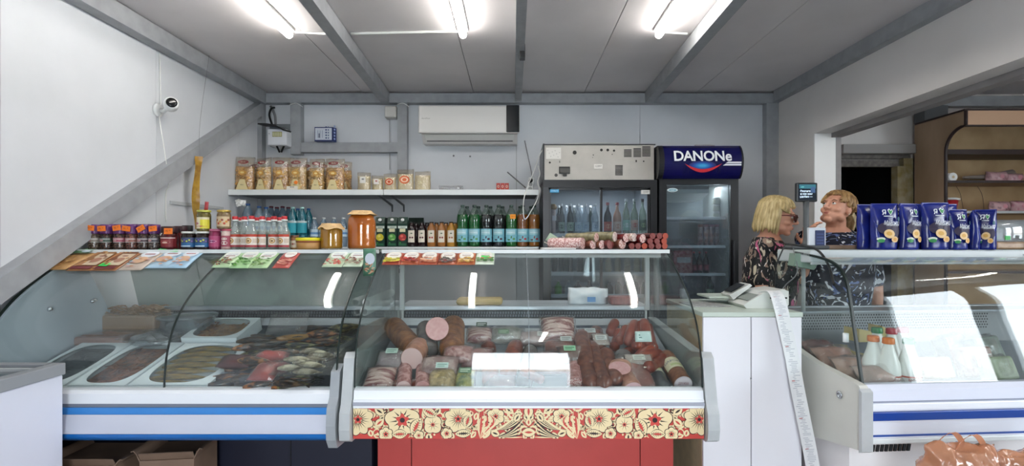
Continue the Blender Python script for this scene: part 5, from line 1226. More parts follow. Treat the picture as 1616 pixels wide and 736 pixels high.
def dr_red(p, w, h, r):
    p.ell(w*.1, h*.70, w*.75, h*.2, '#e4e0d8', 18); p.text('крабы', w*.1, h*.7, .016, '#8c2a34')
    for i in range(12): p.ell(r.uniform(-w*.7, w*.7), r.uniform(.1, .46)*h, .017, .005, r.choice(['#b06a5a', '#c88a78', '#9c3a3a']), 8, r.uniform(-.8, .2))
def dr_blue(p, w, h, r):
    p.ell(w*.1, h*.72, w*.8, h*.17, '#dfe4ea', 16); p.rect(-w*.4, w*.6, h*.70, h*.75, '#9a5a5a'); p.ell(-w*.1, h*.42, w*.7, h*.16, '#cfa888', 16)
    for i in range(10): p.ell(r.uniform(-w*.8, w*.8), r.uniform(.08, .5)*h, .010, .006, r.choice(['#b98a6a', '#c8a0a0', '#a8c8d8']), 7)
def dr_oval(items, c='#dad2c4'):
    def d(p, w, h, r):
        p.ell(w*.0, h*.60, w*.86, h*.34, c, 20); p.ell(0, h*.62, w*.76, h*.27, '#e6e2da', 20); p.text('сухарики', 0, h*.70, .013, '#6a5a7a', width=w*1.1); p.rect(-w*.5, w*.5, h*.56, h*.60, '#8a6a5a')
        for i in range(20): p.ell(r.uniform(-w*.85, w*.85), r.uniform(.08, .42)*h, .010, .007, r.choice(items), 8)
    return d
gL = 'packets over the fish case glass, far left'
packet(-2.235, .125, .20, '#b98f5c', dr_tan, 'snack packet with tan contents and a dark green top, leftmost on the fish case', gL, seed=1, dx=-.035, tag=(.0, .185))
packet(-2.115, .125, .21, '#9c6c44', dr_brown(True), 'brown snack packet with a cream window beside the leftmost packet', gL, seed=2, dx=-.02)
packet(-2.000, .120, .21, '#94623e', dr_brown(True, '#7c4a2c'), 'brown snack packet with a green sticker on its lower corner', gL, seed=3, dx=-.015, tag=(-.02, .04))
packet(-1.880, .115, .205, '#b6a698', dr_blue, 'grey-brown snack packet with a green sticker at its top', gL, seed=4, dx=-.01, tag=(.03, .19))
packet(-1.770, .115, .185, '#a5c2d4', dr_blue, 'pale blue snack packet with a green sticker at its top', gL, seed=5, dx=0, tag=(.0, .165))
packet(-1.675, .105, .185, '#9fc0d6', dr_blue, 'pale blue snack packet without sticker, rightmost of the left cluster', gL, seed=6)
gM = 'packets over the middle of the fish case glass'
packet(-1.455, .092, .18, '#b4cfa4', dr_green(['#5a3040', '#7a5a4a', '#3c5a34', '#a8704a']), 'green snack packet with dark beans, leftmost of the green three', gM, seed=7)
packet(-1.362, .092, .185, '#a8cf98', dr_green(['#4c8a34', '#6cb04a', '#2f6a2c']), 'green snack packet with green beans, middle of the green three', gM, seed=8)
packet(-1.268, .095, .185, '#aecb9c', dr_green(['#5c8a3c', '#88a864', '#6a5a4a', '#3c6a34']), 'green snack packet with mixed greens, rightmost of the green three', gM, seed=9)
packet(-1.155, .085, .185, '#b2544c', dr_red, 'red snack packet with pink sticks, alone right of the green ones', gM, seed=10)
gH = 'packets below the honey jars'
packet(-.905, .10, .175, '#bcd0b0', dr_green(['#b03a34', '#c85a48', '#8c2a2a']), 'pale green snack packet with red slices under the small honey jar', gH, seed=11)
packet(-.805, .095, .172, '#c2d2b8', dr_green(['#8a4a3a', '#6a3a2c', '#a8907c']), 'pale green snack packet with brown slices under the large honey jar', gH, seed=12)
gR = 'oval-labelled packets over the sausage case glass'
its = [['#c9c03a', '#dcd45c', '#a8a030'], ['#9c2f2c', '#b8483c', '#7c2420'], ['#c98a6c', '#b87458', '#d8a888'], ['#6c5a58', '#8c4a4a', '#4c4a40'], ['#c8a450', '#d8b878', '#a87c3c']]
dsc = ['yellow slices, leftmost of five', 'red slices, second of five', 'pink slices, third of five', 'dark slices, fourth of five', 'golden slices, fifth of five']
for i, xx in enumerate((-.615, -.525, -.432, -.337, -.243)): packet(xx, .094, .135, ['#a34a34', '#a8583c', '#a85038', '#a0563c', '#b06038'][i], dr_oval(its[i]), 'snack packet with an oval label and '+dsc[i], gR, s0=.006, seed=20+i)
packet(-.147, .095, .135, '#c9d4c0', dr_oval(['#5c8a4c', '#a8744a', '#3c6a34'], '#d8dcd0'), 'pale green snack packet with a bright green sticker at the middle of the sausage case', gR, s0=.004, seed=30, tag=(0, .055))
# tall green packet hanging between the cases
t = thing('snack_packet', 'tall green packet with brown sticks hanging in the gap between the two cases', 'packet', (-.712, 2.50, 1.28), rz=0)
part('packet', MB().pillow(.062, .135, .012, 6, 8, None, crumple=.002, seed=44, py=6), mat('pk_gap', '#4f7c64', .3, var=.1, vs=30), t, loc=(0, 0, .035))
p = Print(flatmap(-.0075)); p.ell(.004, .12, .024, .028, '#c8cfd8', 16)
rr = random.Random(5)
for i in range(18): p.ell(rr.uniform(-.018, .022), .05+rr.uniform(0, .045), .010, .003, rr.choice(['#b98a6a', '#8c5a3c', '#c9a07c']), 6, rr.uniform(-1, 1))
part('print', p, None, t)

# ============================================================ SAUSAGES ON TOP OF THE CASE
def skin_(key, c='#888888', c2='#777777', vs=60, rough=.35, **k): return mat(key, c, rough, c2=c2, vs=vs, **k)
S_white = skin_('salami_white', '#d8c8bc', '#9a6a5a', 90, lo=.4, hi=.55); S_pink = skin_('mort_pink', '#a8706c', '#dcc4c0', 110, lo=.45, hi=.58)
S_dark = skin_('salami_dark', '#6c2a26', '#3c1514', 40); S_red = skin_('kab_red', '#701a1a', '#3a0b0e', 30, .22); S_brown = skin_('salami_brown', '#7c4a34', '#55291f', 50)
C_pink = mat('cut_pink', '#d9a6a2', .45, c2='#cf9692', vs=60); C_mot = mat('cut_mottled', '#a85c58', .45, c2='#dcc0b8', vs=140, lo=.45, hi=.6); C_red = mat('cut_red', '#6c2624', .45, c2='#8c4842', vs=180)
def capsule(L, r0, r1=None, n=14, taper=.9, bend=0, k=18, wob=0, seed=0):
    """points and radii for a body along +x from 0 to L"""
    r1 = r1 or r0; P = []; R = []
    for i in range(k+1):
        t = i/k; e = min(t, 1-t)*L; q = min(1, e/(r0*taper)); rr = (r0+(r1-r0)*t)*math.sqrt(max(.0, 1-(1-q)**2)); rr = max(rr, .12*r0)
        rr *= 1+wob*noise.noise(Vector((t*9+seed, seed, 0)))
        P.append((L*t, 0, bend*L*math.sin(PI*t))); R.append(rr)
    return P, R
def sausage(p0, p1, r, m, lab, group=None, cut=None, bend=0, name='sausage', r1=None, wob=.05, seed=0, lblc=None, tie=True, cat='sausage', sq=None, cuttext=None, net=False, endcol=None):
    p0, p1 = Vector(p0), Vector(p1); d = p1-p0; L = d.length
    q = d.to_track_quat('X', 'Z'); t = thing(name, lab, cat, p0, group=group); t.rotation_euler = q.to_euler()
    P, R = capsule(L, r, r1, bend=bend, wob=wob, seed=seed)
    if cut: R[0] = r; R[1] = r; R[2] = r; P[0] = (0, 0, 0)
    part('casing', MB().tube(P, R, 18, sq=sq), m, t)
    if cut:
        c = MB().add([(-.0015, r*.96*math.cos(a), r*.96*(sq or 1)*math.sin(a)) for a in [2*PI*i/24 for i in range(24)]], [tuple(reversed(range(24)))])
        part('cut_face', c, cut, t, label='cut end')
    if cuttext:
        p = Print(lambda u, v, o: (-.002-o, -u, v)); p.ell(0, 0, r*.86, r*.8*(sq or 1), '#e6d8dc', 20); p.text(cuttext, 0, r*.12, r*.42, '#8c2230', width=r*1.1); p.rect(-r*.4, r*.4, -r*.25, -r*.18, '#c08a94')
        part('end_label', p, None, t)
    if tie:
        e = MB().tube([(L-.002, 0, 0), (L+.012, 0, .002), (L+.02, 0, .006)], [.0035, .002, .004], 6)
        part('tied_end', e, mat('twine', '#d8cfc0', .6), t)
    if lblc:
        a0, a1, c1, c2 = lblc
        pp = MB().slab(lambda u, v: (L*(a0+(a1-a0)*u), (r*1.03)*math.sin(-1.35+2.7*v), (r*1.03)*math.cos(-1.35+2.7*v)*(sq or 1)+.001), 2, 14, .001)
        part('label', pp, mat('sl'+c1, c1, .4), t, label='printed paper label')
        p = Print(lambda u, v, o: (L*(a0+a1)/2+v, (r*1.05+o)*math.sin(-u/r), (r*1.05+o)*math.cos(u/r)*(sq or 1)+.001))
        p.text('ЦАРСКАЯ', 0, L*(a1-a0)*.10, r*.5, c2); p.rect(-r*.6, r*.6, -L*(a1-a0)*.35, -L*(a1-a0)*.15, '#b8c08a', 4)
        part('print', p, None, t)
    if net:
        nb = MB()
        for i in range(1, 9): nb.tube([(L*i/9.5, R[9]*1.01*math.cos(a), R[9]*1.003*math.sin(a)) for a in [2*PI*j/14 for j in range(15)]], .0007, 4)
        part('string_net', nb, mat('net_twine', '#8c6a4c', .7), t, kind='stuff')
    return t
gt = 'sausages piled on top of the sausage case'
Yt = 2.80
def topS(px, py, r, m, cut, lab, L=.20, dx=-.11, **k):
    z = H-(py-383)*Yt/F
    z = max(z, TOPZ+r+.001); p = Vector((X(px, Yt-.08), Yt-.08, z)); q = p+Vector((dx, .17, 0)).normalized()*L
    return sausage(p, q, r, m, lab, gt, cut=cut, **k)
topS(920, 388, .031, S_pink, C_mot, 'thick pale pink mottled sausage at the left end of the pile', dx=-.25, L=.22)
solo('label_tail', MB().pillow(.05, .09, .006, 4, 6, None, crumple=.003, seed=4), mat('tail_green', '#9caf98', .4), 'greenish plastic sleeve end left of the pink mottled sausage', 'plastic sleeve', loc=(X(886, 2.82), 2.84, TOPZ+.022), rot=(0, -1.0, .1))
topS(936, 388, .025, S_brown, C_mot, 'brown mottled sausage in the lower row, left of the dark cut one'); topS(950, 389, .024, S_brown, C_mot, 'brown mottled sausage in the lower row, touching the dark cut one')
topS(963, 389, .026, S_dark, C_red, 'dark sausage with a smooth brown-red cut end in the lower row'); topS(982, 389, .027, S_brown, mat('cut_white', '#d8c0b8', .45, c2='#a86a5c', vs=150, lo=.42, hi=.55), 'sausage with a white marbled cut end in the lower row')
topS(941, 375, .025, skin_('olive_skin', '#8c8460', '#5c5438', 40), mat('cut_white'), 'olive-skinned sausage with a marbled cut end in the upper row, leftmost', dx=-.2); topS(970, 374, .027, skin_('olive_skin'), mat('cut_white2', '#ded4cc', .5, c2='#b89890', vs=90), 'olive-skinned sausage with a chalk-white end in the upper row', dx=-.2)
topS(988, 376, .024, S_red, C_mot, 'red sausage with a pink mottled cut end in the upper row'); topS(1001, 375, .022, S_white, mat('cut_white2'), 'whitish sausage squeezed between two red ones in the upper row'); topS(1014, 377, .024, S_red, C_mot, 'red sausage right of the whitish one in the upper row')
k = 0
for row, (pz, xs) in enumerate(((390, (997, 1007, 1017, 1028, 1039, 1049)), (381, (1026, 1037, 1048)), (373, (1030, 1041, 1050)))):
    for px in xs:
        k += 1
        topS(px, pz, .0165, S_red, C_red if (k % 3) else mat('cut_orange', '#a8442c', .4), 'thin dark red sausage right in the pile, %s row, %s from left' % (('bottom', 'middle', 'top')[row], w_ord[xs.index(px)]), L=.20, dx=-.03)
solo('paper_sheet', MB().box(-.09, .09, -.05, .05, 0, .008, bev=.002), M_white, 'folded white paper on the case top left of the sausages', 'paper', loc=(X(880, 2.75), 2.74, TOPZ+.0005), rot=(0, 0, .05))

# ============================================================ INSIDE THE SAUSAGE CASE
def dp(px, py, h):
    Y = (1.2736-h)/(.27+(py-383)/F); return Vector((X(px, Y), Y, deckz(Y)+h))
def dsaus(px, py, px2, py2, r, m, lab, cut=None, h=None, **k):
    h = r+.002 if h is None else h; a = dp(px, py, h); b = dp(px2, py2, h); b.z = max(b.z, deckz(b.y)+r)
    return sausage(a, b, r, m, lab, 'sausages in the case', cut=cut, **k)
B_roast = skin_('roast', '#a06a3c', '#6c3c20', 25, .4, bump=.4, bs=60); B_pale = skin_('pale_sausage', '#b98a74', '#9c6a58', 20); B_grey = mat('grey_casing', '#77706e', .25, c2='#4c4846', vs=10)
B_smoke = skin_('smoked', '#8c4128', '#5a2416', 18, .3); B_ham = mat('ham_marble', '#c8a09c', .35, c2='#8c5450', vs=26, dist=1.5); B_bac = mat('bacon', '#c7aaa0', .35, c2='#7c3c3c', vs=9, dist=.6, stretch=(1, 1, 9), lo=.44, hi=.54)
# back row
dsaus(664, 565, 618, 512, .058, B_roast, 'golden roasted ham sausage at the back left of the sausage case', h=.065, wob=.02, net=True)
dsaus(694, 518, 690, 508, .062, skin_('bologna_skin', '#9a5a4c', '#7c4038', 10), 'large pink cut bologna lying highest at the back left', cut=C_pink, h=.20, tie=False, taper=1) if False else sausage(dp(690, 519, .17), dp(690, 519, .17)+Vector((-.02, .12, -.03)), .058, skin_('bologna_skin', '#9a5a4c', '#7c4038', 10), 'large bologna with a pink cut face, highest at the back left', 'sausages in the case', cut=C_pink, tie=False)
sausage(dp(712, 562, .062), dp(716, 508, .085), .062, B_roast, 'golden roasted ham sausage right of the large pink cut face', 'sausages in the case', wob=.02, net=True)
dsaus(676, 560, 672, 515, .052, B_grey, 'dark grey sausage between the two roasted hams', h=.06, net=True)
sausage(dp(650, 566, .10), dp(664, 545, .07), .052, B_pale, 'bologna with a tilted pale pink cut face in the second row left', 'sausages in the case', cut=mat('cut_pale', '#dbbab4', .45), tie=False)
def pack(px, py, w, h, d, m, lab, rot=(0, 0, 0), film=True, lift=.0, name='meat_pack', cat='meat pack', seed=0, card=None, group='vacuum packs in the sausage case', pt=None, tilt=.55):
    p0 = pt or dp(px, py, lift); t = thing(name, lab, cat, p0, group=group)
    t.rotation_euler = (-(PI/2-tilt)+0, 0, rot[2]) if tilt is not None else rot
    part('meat', MB().pillow(w, h, d, 10, 10, None, crumple=.006, seed=seed, px=3, py=3), m, t)
    if film: part('film', MB().pillow(w*1.12, h*1.12, d*1.12, 10, 10, None, crumple=.006, seed=seed+3, px=3.5, py=3.5), M_vac, t, loc=(0, 0, -h*.06), label='crinkled clear film')
    if card:
        p = Print(lambda u, v, o: (u, -d*.62-o, v)); c0, c1 = card[:2]; cx, cz = (card[2:] or (0, .6)); p.rect(cx*w-.028, cx*w+.028, cz*h-.016, cz*h+.018, c0); p.rect(cx*w-.022, cx*w+.022, cz*h+.003, cz*h+.009, c1); p.rect(cx*w-.022, cx*w+.012, cz*h-.008, cz*h-.003, c1); part('label_card', p, None, t, label='small printed label')
    return t
M_vac = clear('vacuum_film', '#fbfaf9', body='#c9c4c4', bodyfac=.05, f0=.055, rough=.1, bump=.6, bs=45)
pack(613, 585, .13, .12, .05, mat('pale_meat', '#a99ea0', .4, c2='#8a7a80', vs=20), 'pale grey meat pack with a light green label at the left of the sausage case', card=('#b9d0c4', '#7a9a90', 0, .8), seed=2, lift=.05)
pack(594, 616, .13, .13, .06, B_bac, 'purple-pink layered bacon pack in the front left corner', seed=3, lift=.035)
dsaus(637, 612, 640, 575, .033, B_ham, 'marbled ham roll with a pale end, left of two in the front row', cut=mat('cut_pale'), h=.045); dsaus(667, 612, 668, 575, .033, B_ham, 'marbled ham roll with a pink end, right of two in the front row', cut=C_pink, h=.045)
pack(630, 617, .085, .06, .04, B_smoke, 'small brown-red smoked cut in the front row, left one', seed=5, lift=.025); pack(660, 617, .085, .06, .04, B_smoke, 'small brown-red smoked cut in the front row, right one', seed=6, lift=.025)
pack(692, 590, .16, .10, .05, mat('pale_strip', '#b09a94', .4, c2='#8c6c6a', vs=18), 'pale layered meat pack with a mint label behind the golden pack', seed=7, lift=.07, card=('#bcd4cc', '#7a9a90', .1, .2))
pack(695, 616, .125, .125, .06, mat('golden_pack', '#b9a070', .35, c2='#86744a', vs=50, dist=1), 'golden mesh-patterned pack in the front row', seed=8, lift=.035)
pack(722, 572, .14, .10, .06, B_ham, 'pink and white marbled ham wrapped in film beside the mint label', seed=9, lift=.07)
pack(732, 616, .085, .115, .05, mat('yellow_green', '#b5b04c', .35, c2='#55704a', vs=25), 'yellow-green pack with a dark label left of the bright reflection', seed=10, lift=.03, card=('#5c7c60', '#b8c8b0', 0, .75))
pack(757, 540, .13, .10, .07, B_bac, 'bacon slab with a dark green sleeve at the back of the case', seed=11, lift=.06, card=('#4a5c4c', '#c8ccc8', .05, .85))
pack(800, 540, .17, .10, .07, mat('grey_pack', '#a9a6a0', .35, c2='#77786f', vs=22), 'grey-white wrapped pack with a green leaf mark at the back of the case', seed=12, lift=.06, card=('#6f8a6c', '#a8b8a0', -.1, .3))
pack(841, 545, .17, .09, .06, mat('grey_pink', '#a48e8c', .35, c2='#83706e', vs=22), 'grey-pink meat pack behind the glass joint', seed=13, lift=.05, card=('#b9bcb8', '#8a8c88', .3, .5))
pack(882, 540, .17, .15, .09, B_bac, 'thick stack of striped bacon at the back of the case', seed=14, lift=.07, tilt=.8); pack(885, 560, .15, .09, .06, B_smoke, 'dark smoked meat pack with a label under the striped bacon', seed=15, lift=.06, card=('#a8aca8', '#6a6c68', .2, .8))
dsaus(775, 610, 770, 545, .040, B_smoke, 'smoked brown sausage in the middle of the case, leftmost of three', wob=.04); dsaus(800, 600, 815, 545, .040, B_smoke, 'smoked brown sausage in the middle of the case, second of three', bend=.05, h=.05); dsaus(826, 610, 838, 550, .038, B_grey, 'grey-brown sausage left of the glass joint')
pack(790, 617, .13, .08, .05, mat('choc_meat', '#7c5450', .35, c2='#5c3836', vs=15), 'brown vacuum-packed meat low in the middle of the case', seed=16, lift=.04)
dsaus(858, 601, 822, 585, .022, B_smoke, 'short smoked sausage pointing right near the glass joint', h=.09)
pack(752, 580, .14, .12, .05, mat('pinkpk', '#b58e8a', .35, c2='#8c5c5a', vs=18), 'pink meat pack behind the bright reflection, left part', seed=17, lift=.05); pack(868, 590, .15, .13, .06, mat('pinkpk2', '#9c6c64', .35, c2='#754640', vs=18), 'brown-pink meat pack behind the bright reflection, right part', seed=18, lift=.05)
pack(770, 617, .06, .03, .01, mat('ticket', '#c9b89c', .6), 'striped paper ticket strip at the front of the case', seed=19, lift=.01, film=False)
sausage(dp(909, 609, .045), dp(905, 560, .05), .040, B_ham, 'ham roll with a pink mottled cut end right of the bright reflection', 'sausages in the case', cut=C_mot)
for i, (a, b, c, d, r) in enumerate(((935, 612, 915, 540, .042), (955, 612, 932, 545, .038), (925, 580, 918, 528, .040), (948, 560, 940, 520, .036), (972, 605, 955, 555, .038))):
    dsaus(a, b, c, d, r, skin_('net_brown', '#7c4c3a', '#56302a', 35, .3), 'brown netted sausage right of the centre, '+w_ord[i]+' counted from the front left', net=True, h=r+.02+.012*(i % 3))
pack(905, 572, .14, .10, .05, mat('dark_sl', '#5c3a30', .35), 'dark sliced sausage pack with a bright green label', seed=20, lift=.08, card=('#8fc09a', '#2f6a44', -.1, .6))
pack(932, 535, .12, .07, .04, B_smoke, 'smoked meat with a grey label at the back of the case, right of centre', seed=21, lift=.07, card=('#b8bcba', '#7a7e7c', 0, .5)); pack(950, 545, .08, .08, .02, mat('lblpk', '#a89c94', .35), 'grey label pack lying aslant near the smoked links', seed=22, lift=.09, card=('#c0c4c2', '#8a8e8c', 0, .5))
dsaus(978, 584, 985, 560, .048, B_grey, 'grey-skinned bologna behind the pink slice', h=.06, tie=False)
sausage(dp(978, 581, .115), dp(980, 573, .10), .050, B_pale, 'pink bologna slice lying on the other sausages at the right', 'sausages in the case', cut=C_pink, tie=False, sq=.62)
sausage(dp(999, 617, .042), dp(978, 575, .045), .043, B_pale, 'pale brown bologna with a pink cut end in the front row', 'sausages in the case', cut=mat('cut_pinkpale', '#d6aeb0', .45), tie=True)
pack(1018, 614, .12, .18, .05, skin_('flatpk', '#8c5448', '#6c3a32', 16), 'flat brown-pink vacuum pack edged with string', seed=23, lift=.04, rot=(0, 0, .2))
pack(1010, 575, .12, .06, .02, mat('lblpk'), 'long pale label strip above the flat vacuum pack', seed=24, lift=.10, card=('#c4c6bc', '#8a8c80', 0, .5))
sausage(dp(1050, 618, .036), dp(1022, 570, .04), .035, mat('grey_chub', '#4c4d50', .3, c2='#38393c', vs=10), 'dark grey sausage chub with a white label', 'sausages in the case', lblc=(.42, .75, '#d0d0bc', '#4a6a4a'))
sausage(dp(1078, 607, .045), dp(1048, 560, .05), .042, skin_('brown_chub', '#8c5c40', '#6a3f2c', 50, .35), 'brown sausage with pale label and white oval end cap, front right corner', 'sausages in the case', cut=mat('cut_cap', '#d8ccd0', .4), cuttext='ДРУЖБА', lblc=(.30, .62, '#d6cfb0', '#3a4a7a'))
# bunch of smoked links
lk = [(990, 545, 1003, 510, .026, .10), (1003, 548, 1012, 508, .026, .12), (1022, 545, 1016, 508, .026, .12), (975, 540, 990, 515, .026, .08), (962, 530, 972, 508, .026, .06), (1032, 552, 1022, 512, .026, .08), (1012, 560, 1010, 530, .027, .08), (968, 550, 978, 520, .026, .05), (1042, 560, 1005, 575, .028, .06), (1048, 562, 1020, 580, .028, .07), (1000, 575, 1030, 550, .027, .06), (985, 560, 1005, 540, .027, .06)]
for i, (a, b, c, d, r, hh) in enumerate(lk):
    p0 = dp(a, b, hh); p1 = dp(c, d, hh+.03)
    if (p1-p0).length < .12: p1 = p0+(p1-p0).normalized()*.14
    sausage(p0, p1, r, skin_('link', '#8f3f26', '#6a2416', 12, .28), 'red-brown smoked link in the bunch at the back right, %s of twelve' % NUM[i], 'smoked links in the sausage case', bend=.08*(-1)**i, seed=i)
pack(1016, 540, .075, .05, .006, mat('lblcard', '#b9cfc8', .4), 'pale green label card on the bunch of smoked links', seed=25, pt=dp(1016, 540, .165), film=False, card=('#cfe0da', '#4a7a70', 0, .5), name='label_card', cat='label', tilt=1.2)
# on the service shelf behind
sb = solo('cutting_board', MB().box(-.14, .14, -.07, .07, 0, .04, bev=.018), mat('loaf', '#b39c68', .6, var=.1, vs=6), 'rounded tan wooden board lying on the service counter of the sausage case', 'board', loc=(X(757, 3.1), 3.12, 1.1005))
tt = thing('plastic_bag', 'crumpled white and blue plastic bag on the service counter', 'bag', (X(928, 3.1), 3.12, 1.1005)); part('bag', MB().pillow(.24, .10, .09, 14, 10, None, crumple=.022, seed=9, base=.5), mat('bag_white', '#d5dce4', .3, c2='#eef2f6', vs=12), tt, loc=(0, 0, .001), rot=(0, 0, 0)); p = Print(flatmap(-.058)); p.rect(-.01, .04, .02, .05, '#6a9ad0'); part('print', p, None, tt)
solo('meat_slab', MB().box(-.085, .085, -.05, .05, 0, .05, bev=.01), mat('slab_red', '#8c4a48', .4, c2='#6a2f30', vs=20, stretch=(6, 1, 1)), 'dark red slab of meat on the service counter right of the white bag', 'meat', loc=(X(984, 3.1), 3.12, 1.1005))

# ============================================================ INSIDE THE FISH CASE
M_box = mat('box_white', '#e6eef2', .5, var=.03, vs=5)
def fishbox(x0, x1, ya, yb, hgt, lab, fill):
    cx, cy = (x0+x1)/2, (ya+yb)/2; sl = math.atan(.27); t = thing('fish_box', lab, 'box', (cx, cy, deckz(cy)+.002), rot=(sl, 0, 0), group='window boxes in the fish case')
    a, b = (x1-x0)/2, (yb-ya)/2/math.cos(sl)
    bw = MB().box(-a, a, -b, b, 0, .004)
    part('bottom', bw, M_box, t)
    for (p, q, r, s) in ((-a, -a+.003, -b, b), (a-.003, a, -b, b), (-a, a, -b, -b+.003), (-a, a, b-.003, b)): part('wall', MB().box(p, q, r, s, .004, hgt), M_box, t)
    # lid with a rounded window
    n = 48; V = []; Fc = []
    for i in range(n):
        th = 2*PI*i/n; c, s = math.cos(th), math.sin(th)
        k = 1/max(abs(c), abs(s)); V.append((a*c*k, b*s*k, hgt)); e = (abs(c)**3.2+abs(s)**3.2)**(-1/3.2); V.append((a*.86*c*e, b*.90*s*e, hgt))
    for i in range(n): j = (i+1) % n; Fc.append((2*i, 2*j, 2*j+1, 2*i+1))
    V2 = [(v[0], v[1], hgt+.002) for v in V]; m = MB().add(V, [tuple(reversed(f)) for f in Fc]).add(V2, Fc)
    part('lid', m, M_box, t, 'white card lid with an oval window')
    part('window_film', MB().box(-a*.92, a*.92, -b*.95, b*.95, hgt-.004, hgt-.003), clear('box_film', '#f2f4f4', body='#a8b0b4', bodyfac=.02, f0=.025, rough=.06, bump=.2), t)
    fill(t, a, b, hgt, lab); return t
def strips(col, cols, n=260, ln=.05, rad=.004):
    def f(t, a, b, h, lab):
        r = random.Random(n); mb = MB()
        for i in range(n):
            x, y, z, q = r.uniform(-a*.85, a*.85), r.uniform(-b*.85, b*.85), r.uniform(.006, h-.012), r.uniform(0, PI); l = r.uniform(.5, 1)*ln; c, s = math.cos(q)*l/2, math.sin(q)*l/2
            mb.tube([(x-c, y-s, z), (x+c*.2, y+s*.2-.004, z+.004), (x+c, y+s, z)], [rad*.5, rad, rad*.4], 5, sq=.5)
        o = part('dried_strips', mb, mat(col, cols[0], .45, c2=cols[1], vs=30), t, kind='stuff')
        part('filling', MB().box(-a*.9, a*.9, -b*.9, b*.9, .004, h*.55, bev=.004), mat(col), t)
    return f
def onefish(L, w, m, mf, curve=0, tail=True, sq=1.25):
    """fish along +x (head at 0) as two meshes: body and fins"""
    P = []; R = []; n = 16
    for i in range(n+1):
        t = i/n; P.append((L*.86*t, curve*L*math.sin(PI*t), 0)); R.append(w*max(.16, math.sin(PI*min(1, t*.95+.06))**.75*(1-.55*t*t)))
    b = MB().tube(P, R, 12, sq=sq); f = MB(); e = P[-1]
    f.prism([(e[0]-.01, e[2]), (L, w*1.15), (L*.94, 0), (L, -w*1.15)], e[1]-.0015, e[1]+.0015, ax='y'); f.prism([(L*.30, w*1.0), (L*.42, w*1.75), (L*.55, w*.85)], curve*L-.0015, curve*L+.0015, ax='y')
    return b, f
def putfish(L, w, m, mf, par, lab, loc, rot, group=None, curve=0, sq=1.2):
    b, f = onefish(L, w, m, mf, curve, sq=sq)
    t = thing('smoked_fish', lab, 'fish', loc, rot=rot, group=group)
    part('body', b, m, t); part('fins', f, mf, t); e = MB().lathe([(.0035, 0), (.003, .002), (.001, .0025)], 8)
    part('eye', e, M_black, t, loc=(L*.07, -w*.58, w*.15), rot=(PI/2, 0, 0)); return t
F_gold = mat('fish_gold', '#c8a24c', .35, c2='#7a5c22', vs=14, stretch=(1, 4, 4)); F_fin = mat('fish_fin', '#5c4a26', .5)
def golden(t, a, b, h, lab):
    for i in range(7):
        bb, ff = onefish(a*1.9, .017, None, None, .02)
        y = -b*.82+i*b*1.64/6
        o = part('golden_fish', bb, F_gold, t, loc=(-a*.93, y, h-.024), rot=(PI/2, 0, .06)); part('fins', ff, F_fin, o)
fishbox(-2.22, -1.965, 2.22, 2.62, .048, 'white window box with dark contents, leftmost in the fish case', strips('str_dark', ('#3c3430', '#22201f'), 120))
fishbox(-1.945, -1.695, 2.22, 2.62, .05, 'white window box of reddish-brown dried strips in front', strips('str_red', ('#c06c30', '#5c2a10'), 240, .05, .006))
fishbox(-1.675, -1.33, 2.215, 2.60, .055, 'white window box of small golden smoked fish', golden)
fishbox(-1.72, -1.43, 2.635, 2.88, .07, 'white window box of orange-brown dried strips at the back', strips('str_orange', ('#d8923c', '#8a4e18'), 240, .035, .006))
# tubs behind
def dtub(px, py, w, d, h, m, lab, fillm, nm='food_tub', lift=.0):
    Y = (1.2736-lift)/(.27+(py-383)/F); t = thing(nm, lab, 'tub', (X(px, Y), Y, deckz(Y)+lift+.012), group=None)
    part('tray', MB().box(-w/2, w/2, -d/2, d/2, 0, h, bev=.012), m, t)
    if fillm: part('contents', MB().pillow(w*.9, d*.9, h*.9, 12, 10, None, crumple=.012, seed=int(px)), fillm, t, loc=(0, -d*.45, h*.72), rot=(-PI/2, 0, 0))
    part('film', MB().box(-w/2-.003, w/2+.003, -d/2-.003, d/2+.003, h*.2, h+.012, bev=.014), M_vac, t)
    return t
M_tray = clear('tray_clear', '#d8dee2', body='#aeb6bc', bodyfac=.35, f0=.08, rough=.06)
dtub(168, 545, .30, .17, .045, mat('tray_pink', '#a5837c', .4), 'flat pinkish tray of fish roe behind the left boxes', mat('roe', '#a3745e', .5, c2='#8a5c48', vs=30))
t = dtub(215, 522, .32, .16, .085, mat('tray_tan', '#a58a72', .4), 'big bag of tan dried fish strips at the back left', None); r = random.Random(8); mb = MB()
for i in range(150):
    x, y, z, q = r.uniform(-.15, .15), r.uniform(-.08, .06), r.uniform(.07, .125), r.uniform(-.6, .6); l = r.uniform(.03, .07); mb.tube([(x-l*math.cos(q)/2, y, z-l*math.sin(q)*.2), (x, y, z+.006), (x+l*math.cos(q)/2, y, z+l*math.sin(q)*.2)], .006, 5, sq=.5)
part('dried_strips', mb, mat('str_tan', '#b5977a', .5, c2='#8c6c50', vs=30), t, kind='stuff')
t = thing('fish_tub', 'round clear tub of silver fish with a clear lid at the back', 'tub', (X(300, 2.82), 2.80, deckz(2.80)+.012)); part('tub', MB().lathe([(.11, 0), (.125, .01), (.135, .09), (.14, .092)], 32), M_tray, t); part('lid', MB().lathe([(.145, .092), (.148, .10), (.142, .108), (.02, .109)], 32), M_tray, t, label='clear lid'); part('lid_rim', MB().tube([(.146*math.cos(a), .146*math.sin(a), .10) for a in [2*PI*i/32 for i in range(33)]], .004, 6), M_tray, t)
part('silver_fish', onefish(.24, .035, None, None, .05)[0], mat('fish_silver', '#8f9aa0', .3, metal=.2, c2='#4c565c', vs=14), t, loc=(-.12, 0, .045))
